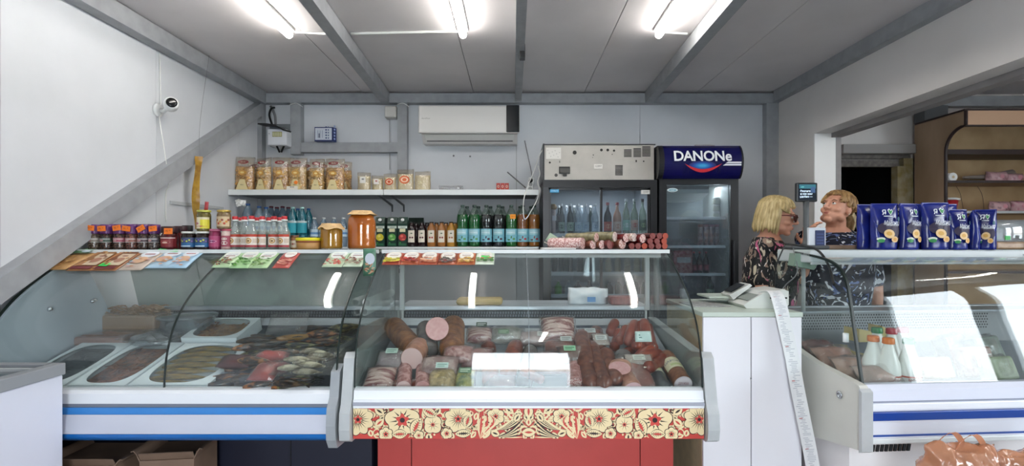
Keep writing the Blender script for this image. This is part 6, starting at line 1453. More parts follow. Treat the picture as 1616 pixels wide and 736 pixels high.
t = thing('fish_tray', 'clear wrapped tray of grey fish pieces in front of the round tub', 'tray', (X(246, 2.66), 2.68, deckz(2.68)+.014)); part('tray', MB().lathe([(.08, 0), (.12, .01), (.13, .035)], 28), M_tray, t); 
for i in range(4): part('fish_piece', onefish(.20, .022, None, None, .1-.05*i)[0], mat('fish_grey', '#6c7074', .35, c2='#9aa0a4', vs=18), t, loc=(-.10, -.06+.04*i, .04), rot=(0, 0, .2*i-.3))
part('film', MB().pillow(.27, .26, .06, 14, 12, None, crumple=.012, seed=5), M_vac, t, loc=(0, -.13, .045), rot=(-PI/2, 0, 0))
# heap of smoked fish
F_dark = mat('fish_dark', '#4a3a26', .28, c2='#12100d', vs=30, lo=.44, hi=.56, stretch=(1, 3, 3)); F_brown = mat('fish_brown', '#946034', .28, c2='#2e1c10', vs=26, lo=.44, hi=.56, stretch=(1, 3, 3)); F_grn = mat('fish_green', '#7a7448', .28, c2='#22241a', vs=26, lo=.44, hi=.56, stretch=(1, 3, 3)); F_red = mat('fish_red', '#8c3226', .35, c2='#5a1c16', vs=14); F_finD = mat('fin_dark', '#1c1712', .5)
NUM2 = NUM
fl_ = [(392, 540, .26, .026, F_dark, 10, .10), (402, 552, .28, .026, F_dark, 20, .09), (398, 562, .26, .028, F_grn, 5, .07), (415, 530, .24, .024, F_dark, -15, .10), (430, 545, .25, .026, F_brown, 25, .10), (455, 535, .24, .028, mat('fish_amber', '#9a7232', .35, c2='#6a4a1c', vs=12), 40, .12), (408, 575, .22, .03, F_dark, 15, .05), (420, 560, .24, .026, F_grn, -5, .08), (500, 530, .22, .032, F_brown, 15, .09), (515, 540, .22, .03, F_brown, 10, .08), (485, 522, .2, .026, F_dark, 30, .09),
       (352, 598, .30, .036, F_brown, 20, .05), (370, 606, .30, .038, F_dark, 10, .045), (395, 600, .24, .036, mat('fish_slate', '#4a4a4e', .4, c2='#2c2c30', vs=14), 5, .06), (375, 585, .26, .032, F_brown, 45, .06), (440, 606, .26, .034, F_grn, 12, .05), (470, 612, .26, .034, F_brown, -5, .045), (500, 608, .24, .034, F_grn, 10, .05), (520, 600, .22, .034, F_grn, 15, .06), (485, 600, .26, .034, F_brown, 5, .06), (455, 592, .22, .034, F_grn, -10, .065), (430, 590, .2, .03, F_brown, 15, .07),
       (545, 545, .26, .040, F_grn, 60, .06), (548, 520, .26, .040, F_grn, 50, .06)]
fl_ += [(385, 552, .24, .026, F_brown, 30, .12), (412, 545, .22, .024, F_dark, 35, .13), (440, 560, .22, .024, F_brown, 15, .12), (470, 545, .2, .026, F_grn, 5, .10), (395, 570, .24, .026, F_brown, -10, .11), (350, 608, .22, .028, F_dark, 35, .07), (405, 612, .22, .026, F_brown, 25, .07), (450, 613, .2, .028, F_brown, 30, .07), (480, 606, .2, .026, F_dark, -10, .08), (510, 612, .2, .028, F_grn, 20, .07), (525, 575, .18, .028, F_dark, 60, .10), (535, 560, .2, .03, F_grn, 70, .10)]
for i, (px, py, L, w, m, an, hh) in enumerate(fl_):
    p = dp(px, py, hh); a = math.radians(an); p.x = min(p.x, fx1-.05); 
    if p.x+L*math.cos(a) > fx1-.02: p.x = fx1-.02-L*math.cos(a)
    col = {F_dark: 'dark', F_brown: 'brown', F_grn: 'olive-grey'}.get(m, 'slate' if i == 13 else 'amber')
    putfish(L*.92, w*.80, m, F_finD, None, '%s smoked fish in the heap, %s in the %s layer' % (col, NUM2[i % 12], ('upper', 'lower', 'topmost')[i//12]), p+Vector((-.06, 0, 0)), (math.radians(70 if i % 2 else 95), 0, a), 'smoked fish heap', .03*(-1)**i)
for i, (px, py, w, h, hh) in enumerate(((424, 570, .15, .06, .12), (410, 600, .11, .11, .10), (365, 580, .15, .08, .09), (432, 586, .11, .05, .11))):
    pack(px, py, w, h, .05, [mat('salmon_red', '#b0352a', .3, c2='#7c1f1a', vs=12), mat('salmon_red'), mat('wine_red', '#5c2420', .35, c2='#3c1614', vs=12), mat('salmon_red')][i], ('bright red salmon fillet on top of the fish heap', 'red salmon fillet at the front of the fish heap', 'wine-red fillet with pale bones at the left of the heap', 'small red fillet between the two large ones')[i], pt=dp(px, py, hh), seed=60+i, film=i != 2, name='salmon_fillet', cat='fish fillet', group='red fillets', tilt=.4)
tt = thing('film_bag', 'large clear bag of pale dried fish on the right of the heap', 'bag', dp(482, 590, .12)); tt.rotation_euler = (-(PI/2-.35), 0, .03)
rf = random.Random(12)
for i in range(11): part('dried_fish', onefish(rf.uniform(.12, .18), .013, None, None, .05)[0], mat('pale_fish', '#cfc4a8', .35, c2='#857a62', vs=26, lo=.42, hi=.6), tt, loc=(rf.uniform(-.13, -.02), -.008*(i % 3), .012+.0145*i), rot=(PI/2, rf.uniform(-.15, .15), 0)); part('film', MB().pillow(.30, .21, .05, 18, 14, None, crumple=.016, seed=72), M_vac, tt, loc=(0, 0, -.01), label='crinkled clear film')
solo('film_bag', MB().pillow(.20, .12, .06, 12, 10, None, crumple=.014, seed=73), M_vac, 'empty crinkled clear bag at the back above the heap', 'bag', loc=dp(450, 528, .10), rot=(-.6, 0, 0))
# ============================================================ CABINET, SCALE, RECEIPT, DISPLAY
cx0, cx1, cyf, cyb, ctop = .912, 1.388, 2.45, 3.02, 1.143
cb = thing('cabinet', 'white counter cabinet with two tall door panels between the cases', 'cabinet', ((cx0+cx1)/2, 2.7, 0))
def PB(n, mb, m, l=None): return part(n, mb, m, cb, l, w=True)
M_cabw = mat('cab_white', '#efedf2', .35, var=.02, vs=2); M_ply = mat('ply_edge', '#cbb894', .6, var=.08, vs=20)
PB('side_panel', MB().box(cx0, cx0+.016, cyf+.01, cyb, 0, ctop-.02), M_ply, 'pale wood side panel'); PB('side_panel', MB().box(cx1-.016, cx1, cyf+.01, cyb, 0, ctop-.02), M_cabw); PB('back_panel', MB().box(cx0+.016, cx1-.016, cyb-.01, cyb, 0, ctop-.02), M_cabw)
xm = X(1184.5, cyf); PB('door', MB().box(cx0+.001, xm-.0025, cyf-.006, cyf+.01, .01, ctop-.024, bev=.001), M_cabw); PB('door', MB().box(xm+.0025, cx1-.001, cyf-.006, cyf+.01, .01, ctop-.024, bev=.001), M_cabw)
PB('worktop', MB().box(cx0-.004, cx1+.004, cyf-.01, cyb+.01, ctop-.022, ctop, bev=.002), mat('worktop_mint', '#c9d3c8', .35), 'pale mint-white worktop')
for a, b in ((1106+80, 498), (1106+76, 498), (1184, 597)): PB('screw_cap', MB().box(X(a, cyf)-.003, X(a, cyf)+.003, cyf-.009, cyf-.006, Z(b, cyf)-.003, Z(b, cyf)+.003), M_gcable)
solo('newspaper', MB().box(-.10, .10, -.10, .10, 0, .006, bev=.001), mat('paper_grey', '#8f9090', .7, c2='#b4b4b2', vs=60), 'folded grey newspaper on the cabinet top', 'newspaper', loc=(cx0+.085+.03, 2.74, ctop+.0005), rot=(0, 0, .05))
# scale
M_scale = mat('scale_white', '#d9dad6', .35)
sx, sy = X(1203, 2.62), 2.68
sc = thing('counter_scale', 'white counter scale with a sloping printer housing on the cabinet', 'scale', (sx, sy, ctop+.0005))
part('housing', MB().prism([(-.10, 0), (.10, 0), (.115, .02), (.115, .088), (.09, .098), (.0, .086), (-.10, .028), (-.115, .018)], -.10, .10, ax='y'), M_scale, sc)
part('paper_slot', MB().box(.02, .105, -.104, -.099, .05, .058), M_black, sc); part('keypad', MB().slab(lambda u, v: (-.09+.10*u, -.085+.17*v, .034+.045*u+.006), 2, 2, .003, smooth=False), mat('keypad', '#8a918c', .5), sc)
part('weighing_pan', MB().box(-.16, .02, .0, .19, .0, .012, bev=.004), mat('worktop_mint'), sc, loc=(-.06, .08, .03)); part('display_head', MB().prism([(-.13, .055), (-.02, .115), (-.01, .105), (-.11, .03)], .03, .15, ax='y'), M_scale, sc, 'tilted display head'); part('head_window', MB().slab(lambda u, v: (-.115+.075*u, .045+.09*v, .066+.042*u), 1, 1, .004, smooth=False), M_black, sc, loc=(-.004, 0, .004))
# receipt ribbon
rp = [(1206, 462, 2.56), (1218, 459, 2.50), (1226, 466, 2.45), (1232, 485, 2.425), (1240, 520, 2.42), (1250, 565, 2.41), (1258, 610, 2.405), (1268, 660, 2.40), (1276, 700, 2.395), (1284, 745, 2.39), (1292, 800, 2.38)]
RP = [at(*q) for q in rp]
def cr3(P, t):
    n = len(P)-1; i = min(n-1, int(t*n)); k = t*n-i; p0, p1, p2, p3 = P[max(i-1, 0)], P[i], P[i+1], P[min(i+2, n)]
    return .5*((2*p1)+(-p0+p2)*k+(2*p0-5*p1+4*p2-p3)*k*k+(-p0+3*p1-3*p2+p3)*k**3)
def rfn(u, v):
    p = cr3(RP, v); return (p.x+(u-.5)*.072, p.y+.004*math.sin(u*3)+(u-.5)*.01, p.z)
rt = thing('receipt_tape', 'very long white receipt ribbon hanging from the scale in front of the cabinet', 'receipt', RP[1])
part('ribbon', MB().slab(rfn, 2, 60, .0008), mat('receipt', '#e9e9ea', .5), rt, w=True)
pr = MB(); r = random.Random(4)
for i in range(150):
    v = .06+.93*i/150; a = r.uniform(.15, .4); b = r.uniform(.5, .88); red = (i % 22 == 5)
    if red: continue
    q = [rfn(a, v), rfn(b, v), rfn(b, v+.0022), rfn(a, v+.0022)]; pr.add([(x, y-.0012, z) for x, y, z in q], [(0, 3, 2, 1)], ink('#b9bac2'))
for i in range(7):
    v = .1+.12*i; q = [rfn(.2, v), rfn(.45, v), rfn(.45, v+.004), rfn(.2, v+.004)]; pr.add([(x, y-.0013, z) for x, y, z in q], [(0, 3, 2, 1)], ink('#c88a8a'))
part('printed_lines', pr, None, rt, w=True, kind='stuff')
# customer display on a pole
Yd = 2.70
ds = thing('customer_display', 'small black customer display on a pole standing on the dairy case', 'display', (X(1272, Yd), Yd, TOPZ+.0005))
s = Yd/F; hz_n = Z(304, Yd)-TOPZ-14*Yd/F
part('base', MB().box(-.10, .10, -.05, .05, 0, .022, bev=.01), mat('disp_grey', '#4a4d4f', .45), ds)
part('neck', MB().lathe([(.030, .02), (.017, .035), (.014, .06), (.0135, .20), (.015, hz_n)], 16), mat('disp_grey'), ds)
hz_ = Z(304, Yd)-TOPZ
part('head', MB().box(-16.5*s, 16.5*s, -.012, .012, hz_-15*s, hz_+15*s, bev=.006), mat('disp_black', '#222426', .35), ds)
part('screen', MB().box(-14*s, 14*s, -.0135, -.0118, hz_-12*s, hz_+12.5*s), mat('screen_navy', '#0b1a2a', .2), ds)
p = Print(flatmap(-.0135)); wt_ = mat('screen_text', '#cfe0ee', .5, emit=.6); tl_ = mat('screen_teal', '#1c5a66', .5, emit=.4)
p.rect(-13*s, 13*s, hz_+5.5*s, hz_+12*s, tl_); p.rect(5*s, 12*s, hz_-1*s, hz_+8*s, mat('screen_blue', '#2c4a70', .5, emit=.3))
p.text('сбп', -8*s, hz_+8*s, .010, mat('screen_mint', '#7cd0c4', .5, emit=.5)); p.text('Платите', -3.5*s, hz_+1.5*s, .014, wt_, off=.01); p.text('и как вам', -2*s, hz_-2.8*s, .014, wt_, off=.01); p.text('удобно —', -2.5*s, hz_-7.2*s, .014, wt_, off=.01)
part('screen_text', p, None, ds)
# card terminal holder
th_ = thing('card_holder', 'white acrylic holder with a dark blue card beside the display pole', 'card holder', (X(1290, 2.66), 2.66, TOPZ+.0005))
part('back_sheet', MB().box(-.045, .045, 0, .02, 0, .115, bev=.004), mat('acry', '#c9ced4', .25), th_); part('blue_card', MB().box(-.012, .036, -.004, .001, .012, .10), mat('card_navy', '#1c2c58', .35), th_)
p = Print(flatmap(-.004)); 
for i in range(4): p.rect(-.006, .030, .03+i*.016, .034+i*.016, '#3c4c80')
part('print', p, None, th_)
solo('wooden_board', MB().box(-.095, .085, -.06, .06, 0, .022, bev=.003), mat('board_brown', '#8c7460', .6, var=.15, vs=20), 'low brown wooden board on the dairy case in front of the right woman', 'board', loc=(X(1332, 2.72), 2.76, TOPZ+.0005))
# box left of the case top with cables
solo('cable_box', MB().prism([(-.06, -.01), (.045, -.03), (.075, .02), (.06, .05), (-.05, .055)], -.03, .03, ax='y'), mat('sage', '#7f9586', .4), 'sage green case corner cap with cables under the display', 'bracket', loc=(X(1252, 2.66)+.03, 2.63, 1.37))
cable([at(1240, 385, 2.60), at(1262, 388, 2.55), at(1290, 395, 2.50), at(1308, 420, 2.42), at(1316, 450, 2.30)], .006, 'cable', 'black cable curving over the corner of the dairy case', M_black)
cable([at(1252, 393, 2.62), at(1258, 430, 2.60), at(1240, 450, 2.70), at(1225, 470, 2.72)], .003, 'cable', 'thin grey cable from the dairy case down to the scale', M_gcable)
cable([at(1238, 388, 2.64), at(1225, 420, 2.66), at(1222, 450, 2.70)], .004, 'cable', 'black cable from the display base down to the scale', M_black)
# ============================================================ POUCHES ON THE DAIRY CASE
M_pb = mat('pouch_blue', '#1a2a86', .22, c2='#10185a', vs=9); M_pb2 = mat('pouch_blue2', '#22348c', .22)
def pouch(px, Y, w, h, rz, lab, kind=0, seed=0):
    t = thing('mayonnaise_pouch', lab, 'pouch', (X(px, Y), Y, TOPZ+.0005), rz=rz, group='blue mayonnaise pouches')
    part('pouch', MB().pillow(w, h, .055, 12, 16, None, crumple=.005, seed=seed, base=.85, py=2.0, px=2.6), M_pb, t)
    part('top_seal', MB().box(-w*.48, w*.48, -.003, .003, h-.012, h+.001, bev=.001), mat('seal_blue', '#26348c', .3), t)
    sg = 1 if kind != 1 else -1
    def fm(u, v, o):
        b = abs(2*v/h-1)**2.0; b = b*.15 if v < h/2 else b; k = max(0, 1-abs(2*u/w)**2.6)*max(0, 1-b); y = -(.0275*k**.6+.0065)-o
        return (u, y*sg, v) if sg == 1 else (-u, -y, v)
    p = Print(fm, .0005); W, G = '#e4e8f0', '#2f8a4a'
    if kind == 0:
        p.text('Я', -w*.12, h*.80, .034, W, off=.02); p.poly([(w*.03, h*.80), (w*.0, h*.86), (w*.07, h*.89), (w*.12, h*.855), (w*.17, h*.88), (w*.2, h*.83), (w*.13, h*.76), (w*.09, h*.75)], W); p.poly([(w*.045, h*.80), (w*.03, h*.845), (w*.07, h*.87), (w*.12, h*.83), (w*.165, h*.86), (w*.175, h*.83), (w*.12, h*.775), (w*.09, h*.765)], G)
        p.rect(-w*.16, w*.16, h*.715, h*.73, W, 4); p.ell(-w*.08, h*.46, w*.30, h*.13, '#2a1f3c'); p.ell(w*.26, h*.40, w*.16, h*.16, '#2a1f3c')
        p.text('Майонез', w*.12, h*.575, .030, W, width=w*.62, shear=.35); p.text('ПРОВАНСАЛЬ', w*.16, h*.525, .012, W, width=w*.5, off=.01)
        p.ell(w*.02, h*.34, w*.20, h*.095, '#e8c48c', 16, -.3); p.ell(w*.01, h*.345, w*.11, h*.045, '#d9a44a', 14, -.2); p.ell(w*.22, h*.22, w*.13, h*.065, '#e6bc80', 16); p.ell(w*.23, h*.22, w*.07, h*.038, '#d59c42', 14)
        p.ell(-w*.27, h*.23, w*.14, h*.035, '#dfe4d8', 14); p.ell(-w*.27, h*.19, w*.12, h*.04, G, 12); p.ell(w*.38, h*.66, w*.06, h*.05, '#2a5a6c', 12)
    else:
        p.text('Я', -w*.05, h*.82, .026, '#9aa8d8'); p.ell(0, h*.52, w*.34, h*.13, '#8ccf6a', 18); p.ell(0, h*.52, w*.31, h*.115, '#2f9a34', 18)
        for i in range(5): p.rect(-w*.3, w*.3, h*(.30-i*.045), h*(.315-i*.045), '#5c6cb4', 4)
    part('print', p, None, t)
    # crease highlights put into a lighter blue on raised folds
    part('fold', MB().tube([(-w*.36, -.012, h*.08), (-w*.30, -.026, h*.25), (-w*.34, -.020, h*.5), (-w*.42, -.010, h*.62)], .0035, 6), M_pb2, t)
    return t
Yp = 2.60
pouch(1366, 2.66, .095, .235, .1, 'blue mayonnaise pouch turned backwards with a round green print, leftmost', 1, 1)
pouch(1395, Yp, .135, .235, -.05, 'blue mayonnaise pouch facing front, left of the large three', 0, 2)
pouch(1434, Yp, .120, .235, .25, 'blue mayonnaise pouch facing front, middle of the large three', 0, 3)
pouch(1475, Yp, .140, .24, 0, 'blue mayonnaise pouch facing front, right of the large three', 0, 4)
pouch(1510, Yp, .105, .205, .05, 'smaller blue mayonnaise pouch facing front right of the large ones', 0, 5)
pouch(1416, 2.70, .12, .24, .05, 'blue mayonnaise pouch standing behind, left one', 0, 6); pouch(1457, 2.70, .12, .24, -.05, 'blue mayonnaise pouch standing behind, middle one', 0, 7); pouch(1493, 2.70, .12, .24, .05, 'blue mayonnaise pouch standing behind, right one', 0, 8)
pouch(1536, Yp+.02, .09, .20, .8, 'blue mayonnaise pouch seen nearly from its side with a green circle', 1, 9)
pouch(1555, Yp+.01, .085, .205, -.75, 'blue mayonnaise pouch seen at an angle, rightmost', 0, 10)
# tray with green stickers
tr = thing('food_tray', 'clear-lidded tray of brown food with two green stickers right of the pouches', 'tray', (X(1602, 2.72), 2.76, TOPZ+.0005))
part('tray', MB().box(-.13, .13, -.07, .07, 0, .04, bev=.01), mat('tray_brown', '#8c6c50', .4, c2='#b09274', vs=20), tr); part('lid', MB().pillow(.27, .13, .07, 10, 8, None, base=.7), M_tray, tr, loc=(0, 0, .03), label='clear lid')
for a in (-.085, .045): part('green_sticker', MB().box(a, a+.027, -.074, -.070, .05, .072), mat('stk_green', '#2fa84a', .5), tr)
part('paper', MB().box(.02, .12, -.0745, -.071, .005, .03), M_white, tr)
solo('leaf_sticker', Print(lambda u, v, o: (u, -o, v)).poly([(0, 0), (.03, -.006), (.05, .01), (.03, .026), (.0, .026), (.014, .012)], '#eef2f0').ell(.034, -.02, .022, .018, '#4a7a58'), None, 'white leaf and green sticker on the edge of the dairy case top', 'sticker', loc=(X(1595, 2.74), 2.71, Z(407, 2.70))) if False else None

# ============================================================ INSIDE THE DAIRY CASE
def rp_(lx, ly, lz): return Vector((1.50, 2.19, 0))+Vector((lx*math.cos(RA)-ly*math.sin(RA), lx*math.sin(RA)+ly*math.cos(RA), lz))
def rdz(ly): return .795+.09*ly+.002
def loc_at(px, ly):  # local x for a pixel column at local depth ly
    k = (px-811)/F; c, s_ = math.cos(RA), math.sin(RA)
    # world x=1.5+lx*c-ly*s ; y=2.19+lx*s+ly*c ; x=k*y
    return (k*(2.19+ly*c)-1.5+ly*s_)/(c-k*s_)
M_milk = mat('milk', '#e6e6e0', .3)
for i, (px, ly, cc, nm) in enumerate(((1378, .16, '#d8742a', 'orange'), (1402, .12, '#d8742a', 'orange'), (1384, .30, '#1f7a3c', 'green'), (1407, .28, '#b02838', 'red'), (1434, .11, '#1f7a3c', 'green'), (1424, .30, '#b02838', 'red'))):
    lx = loc_at(px, ly); t = thing('milk_bottle', 'white milk bottle with %s cap in the dairy case, %s' % ('an orange' if cc == '#d8742a' else 'a '+nm, ('leftmost of the front ones', 'second of the front ones', 'back row left', 'back row middle', 'beside the bright reflection', 'back row right')[i]), 'bottle', rp_(lx, ly, rdz(ly)), rz=RA, group='milk bottles')
    r = .048; part('body', MB().lathe([(r*.85, 0), (r, .008), (r*1.0, .09), (r*.92, .12), (r*.55, .175), (r*.42, .205), (r*.42, .215)], 22), M_milk, t); part('cap', MB().lathe([(r*.50, .208), (r*.52, .21), (r*.50, .232), (r*.44, .235)], 18), mat('mcap'+nm, cc, .35), t, label=nm+' cap')
    p = Print(cylmap(r*1.01)); p.rect(-r*1.3, r*1.3, .062, .069, '#b8482c', 12); p.rect(-r*1.3, r*1.3, .035, .040, '#8c2a2a', 12); p.text('МОЛОКО', 0, .052, .016, '#a03028'); part('label', p, None, t)
def ch(px, ly, w, d, h, lab, i, rz=0):
    lx = loc_at(px, ly); t = thing('cheese', lab, 'cheese', rp_(lx, ly, rdz(ly)), rz=RA+rz)
    part('wedge', MB().prism([(-w/2, 0), (w/2, 0), (w/2, h*.55), (-w/2, h)], -d/2, d/2, ax='y'), mat('cheese', '#cdb872', .45, var=.08, vs=8), t); return t
ch(1352, .42, .17, .12, .10, 'yellow cheese block with a white side at the left of the dairy case', 0); 
t = ch(1363, .50, .15, .1, .07, 'pale yellow cheese wedge on top of the block', 1, .1); t.location.z += .115
ch(1405, .60, .18, .1, .17, 'yellow cheese block standing behind the milk bottles', 2)
for i, (px, ly, w, h, lab, c, c2) in enumerate(((1330, .30, .22, .13, 'bagged chicken at the left of the dairy case', '#c9a090', '#a87868'), (1362, .16, .20, .12, 'bagged chicken in front of the cheese', '#cba898', '#b08874'), (1395, .08, .20, .10, 'film-wrapped chicken pieces in front of the milk bottles', '#c4a496', '#a08a80'), (1300, .50, .18, .10, 'dark pink meat pack at the back left of the dairy case', '#8c5c58', '#6c3c3c'))):
    lx = loc_at(px, ly); t = thing('chicken_pack', lab, 'chicken pack', rp_(lx, ly, rdz(ly)+.03), rot=(-.9, 0, RA), group='chicken packs'); t.location.z = rdz(ly)+.035
    part('meat', MB().pillow(w*.9, h, .08, 12, 10, None, crumple=.012, seed=i+80), mat('chk%d' % i, c, .35, c2=c2, vs=10), t); part('film', MB().pillow(w, h*1.2, .09, 14, 12, None, crumple=.02, seed=i+90), M_vac, t, loc=(0, 0, -h*.1))
for i, (px, ly, w, h, c, c2, lab) in enumerate(((1475, .20, .16, .10, '#c9b48a', '#8c7a5a', 'paper-wrapped cheese pack behind the bright reflection'), (1545, .22, .16, .14, '#b8aaa0', '#8a5a50', 'white and red dairy packs at the right of the case'), (1580, .16, .15, .11, '#a9b09a', '#7c8a6c', 'green and grey dairy pack at the right edge of the case'), (1560, .42, .2, .13, '#8f9a92', '#66706a', 'grey-green tub at the back right of the case'), (1510, .45, .2, .13, '#a8a49c', '#77736c', 'grey wrapped dairy block at the back of the case'))):
    lx = loc_at(px, ly); t = thing('dairy_pack', lab, 'dairy pack', rp_(lx, ly, rdz(ly)+.012), rot=(-.35, 0, RA+.1*i), group='dairy packs')
    part('pack', MB().box(-w/2, w/2, -.04, .04, 0, h, bev=.012), mat('dpk%d' % i, c, .35, c2=c2, vs=14), t); part('film', MB().pillow(w*1.1, h*1.1, .10, 10, 8, None, crumple=.012, seed=i), M_vac, t)
    if i == 1: p = Print(flatmap(-.055)); p.rect(-.05, .05, .04, .10, '#d8d4ce'); p.text('ТВОРОГ', 0, .085, .020, '#a83040'); p.text('9%', .0, .058, .026, '#a83040'); part('print', p, None, t)
# ============================================================ WOODEN SHELVES IN THE ANNEX
wx0, wx1 = 3.635, 5.30; yn, ym, yk = 4.09, 4.28, 4.60; wz = 2.545
M_w = mat('shelf_wood', '#ab9076', .6, c2='#957b60', vs=4, stretch=(1, 1, .3)); M_wf = mat('shelf_wood_pale', '#c4a67c', .6, c2='#b3946a', vs=5); M_we = mat('shelf_edge_dark', '#2c1a18', .45)
ws = thing('shelving_unit', 'tall wooden shelving unit with a curved dark-edged side in the annex', 'shelves', ((wx0+wx1)/2, 4.4, 0))
def PW(n, mb, m, l=None): return part(n, mb, m, ws, l, w=True)
zc1, zc2 = Z(197, yn), Z(240, ym)
cur = [(ym-(ym-yn)*(math.cos(PI/2*i/10)), zc2+(zc1-zc2)*math.sin(PI/2*i/10)) for i in range(11)]
cur = [(yn+(ym-yn)*(1-math.sin(PI/2*i/10)), zc1-(zc1-zc2)*(1-math.cos(PI/2*i/10))) for i in range(11)][::-1]
prof = [(yk, 0), (ym, 0)]+[(ym-(ym-yn)*(1-math.cos(PI/2*i/10)), zc2+(zc1-zc2)*math.sin(PI/2*i/10)) for i in range(11)]+[(yn, wz), (yk, wz)]
PW('side_panel', MB().prism(prof, wx0, wx0+.022), M_w, 'brown side panel with a concave front'); edge = prof[1:-1]
PW('edge_band', MB().tube([(wx0+.011, y, z) for y, z in edge], .014, 6), M_we, 'dark edge band')
PW('top_band', MB().box(wx0, wx0+.024, yn, yk, wz-.003, wz+.014), M_we)
PW('fascia', MB().box(wx0+.022, wx1, yn, yn+.02, Z(197, yn), wz), mat('fascia_wood', '#d0a888', .55)); PW('fascia_edge', MB().box(wx0+.022, wx1, yn-.002, yn+.022, wz, wz+.016), M_we); PW('fascia_edge', MB().box(wx0+.022, wx1, yn-.002, yn+.022, Z(197, yn)-.012, Z(197, yn)), M_we)
PW('back_panel', MB().box(wx0+.022, wx1, yk-.012, yk, 0, wz), M_wf); PW('side_panel', MB().box(wx1, wx1+.022, yn, yk, 0, wz), M_w)
shz = []
for i, (zy, th) in enumerate(((240, .035), (287, .014), (335, .014), (380, .014), (430, .014))):
    zz = Z(zy, ym)
    shz.append(zz+th/2); PW('shelf', MB().box(wx0+.022, wx1, ym+.002, yk-.012, zz-th/2, zz+th/2), M_w if i else M_we); PW('shelf_edge', MB().box(wx0+.022, wx1, ym-.008, ym+.002, zz-th/2-.003, zz+th/2+.003), M_we if i != 2 else M_cap)
z2_, z3_ = shz[1]+.0005, shz[2]+.0005
t = thing('paper_roll', 'white roll lying end-on on the second wooden shelf', 'roll', (X(1498, ym+.06), ym+.02, z2_+.036)); part('roll', MB().lathe([(.036, 0), (.036, .25)], 20), M_white, t, rot=(-PI/2, 0, 0)); part('core', MB().lathe([(.012, -.001), (.012, .25)], 12), M_ply, t, rot=(-PI/2, 0, 0))
solo('cone_packet', MB().tube([(-.22, 0, 0), (0, 0, .008), (.2, 0, .03)], [.012, .022, .042], 10), mat('cone_grey', '#8c8078', .5), 'long greyish paper cone on the second wooden shelf', 'paper cone', loc=(X(1555, 4.45), 4.42, z2_+.045))
for i, (px, w, h, c, z, lab) in enumerate(((1572, .18, .09, '#7c4450', z2_, 'pinkish-red snack pack on the second wooden shelf'), (1600, .14, .075, '#9a4a60', z2_, 'magenta snack pack at the right of the second wooden shelf'), (1577, .17, .09, '#4c3038', z3_, 'dark plum pack on the third wooden shelf'), (1606, .12, .095, '#a84468', z3_, 'magenta and white pack at the right of the third wooden shelf'))):
    t = thing('snack_pack', lab, 'snack pack', (X(px, 4.38), 4.38, z), group='packs on the wooden shelves'); part('pack', MB().pillow(w, h, .10, 10, 8, None, crumple=.008, seed=i+11, base=.7), mat('spk%d' % i, c, .3, c2='#c8a0a4', vs=22, lo=.5, hi=.68), t); p = Print(flatmap(-.056)); p.ell(0, h*.5, .02, .018, '#c88a94'); part('print', p, None, t)
t = thing('red_cup', 'red plastic pot with a white lid on the third wooden shelf', 'pot', (X(1499, 4.38), 4.38, z3_)); part('pot', MB().lathe([(.045, 0), (.058, .10)], 20), mat('pot_red', '#b0222c', .35), t); part('lid', MB().lathe([(.062, .10), (.064, .115), (.05, .12)], 20), M_white, t, rot=(.0, .06, 0))
cable([at(1506, 290, 4.57), at(1515, 305, 4.57), at(1520, 330, 4.57)], .0015, 'wire', 'thin dark wire against the back of the wooden shelves, left one', M_black, cat='wire'); cable([at(1541, 292, 4.57), at(1550, 308, 4.57), at(1553, 332, 4.57)], .0015, 'wire', 'thin dark wire against the back of the wooden shelves, right one', M_black, cat='wire')
struct('trim_21', MB().box(X(1456, 4.56)-.03, X(1487, 4.56), 4.5, 4.62, 2.56, ZC-.15), mat('bracket_grey'), 'dark steel bracket over the wooden shelves')
# ============================================================ FREEZER, BOXES, BAGS
fz = thing('chest_freezer', 'white chest freezer with a grey rim at the lower left edge', 'freezer', (-2.1, 1.4, 0))
def PZ(n, mb, m, l=None): return part(n, mb, m, fz, l, w=True)
PZ('body', MB().box(XL+.02, -1.842, .7, 2.072, .06, .94, bev=.006), mat('freezer_white', '#d9dbe8', .3)); PZ('base', MB().box(XL+.04, -1.86, .72, 2.05, 0, .06), M_black)
M_rim = mat('freezer_rim', '#8f9296', .4)
PZ('rim', MB().box(-1.885, -1.836, .7, 2.078, .940, .988, bev=.004), M_rim); PZ('rim', MB().box(XL+.02, XL+.06, .7, 2.078, .940, .988), M_rim); PZ('rim', MB().box(XL+.06, -1.885, 2.035, 2.078, .940, .988), M_rim); PZ('rim', MB().box(XL+.06, -1.885, .7, .74, .940, .988), M_rim)
PZ('glass_lid', MB().box(XL+.06, -1.885, .74, 2.035, .968, .974), M_glass); PZ('lid_frame', MB().box(XL+.06, -1.885, 1.985, 2.005, .974, .984), M_cap); PZ('liner', MB().box(XL+.06, -1.885, .74, 2.035, .940, .943), mat('liner_dark', '#4c5054', .5))
M_card = mat('cardboard', '#77604f', .8, var=.1, vs=8)
def cbox(x, y, w, d, h, rz, lab, z=0, flap=1):
    t = thing('cardboard_box', lab, 'box', (x, y, z), rz=rz, group='cardboard boxes under the fish case')
    part('box', MB().box(-w/2, w/2, -d/2, d/2, 0, h), M_card, t)
    for k, (a, b) in enumerate(((-1, 0), (1, 0))): part('flap', MB().slab(lambda u, v: (a*(w/2+.035*v), -d/2+d*u, h+.03*math.sin(v*2)*flap), 1, 3, .004), M_card, t)
    part('flap', MB().slab(lambda u, v: (-w/2+w*u, -d/2-.02*v+.01, h+.035*v), 1, 2, .004), M_card, t); return t
cbox(-1.86, 2.30, .30, .26, .52, .0, 'brown cardboard box under the fish case, left one'); cbox(-1.52, 2.31, .22, .22, .535, .12, 'brown cardboard box with raised flaps under the fish case, right one', flap=1.5)
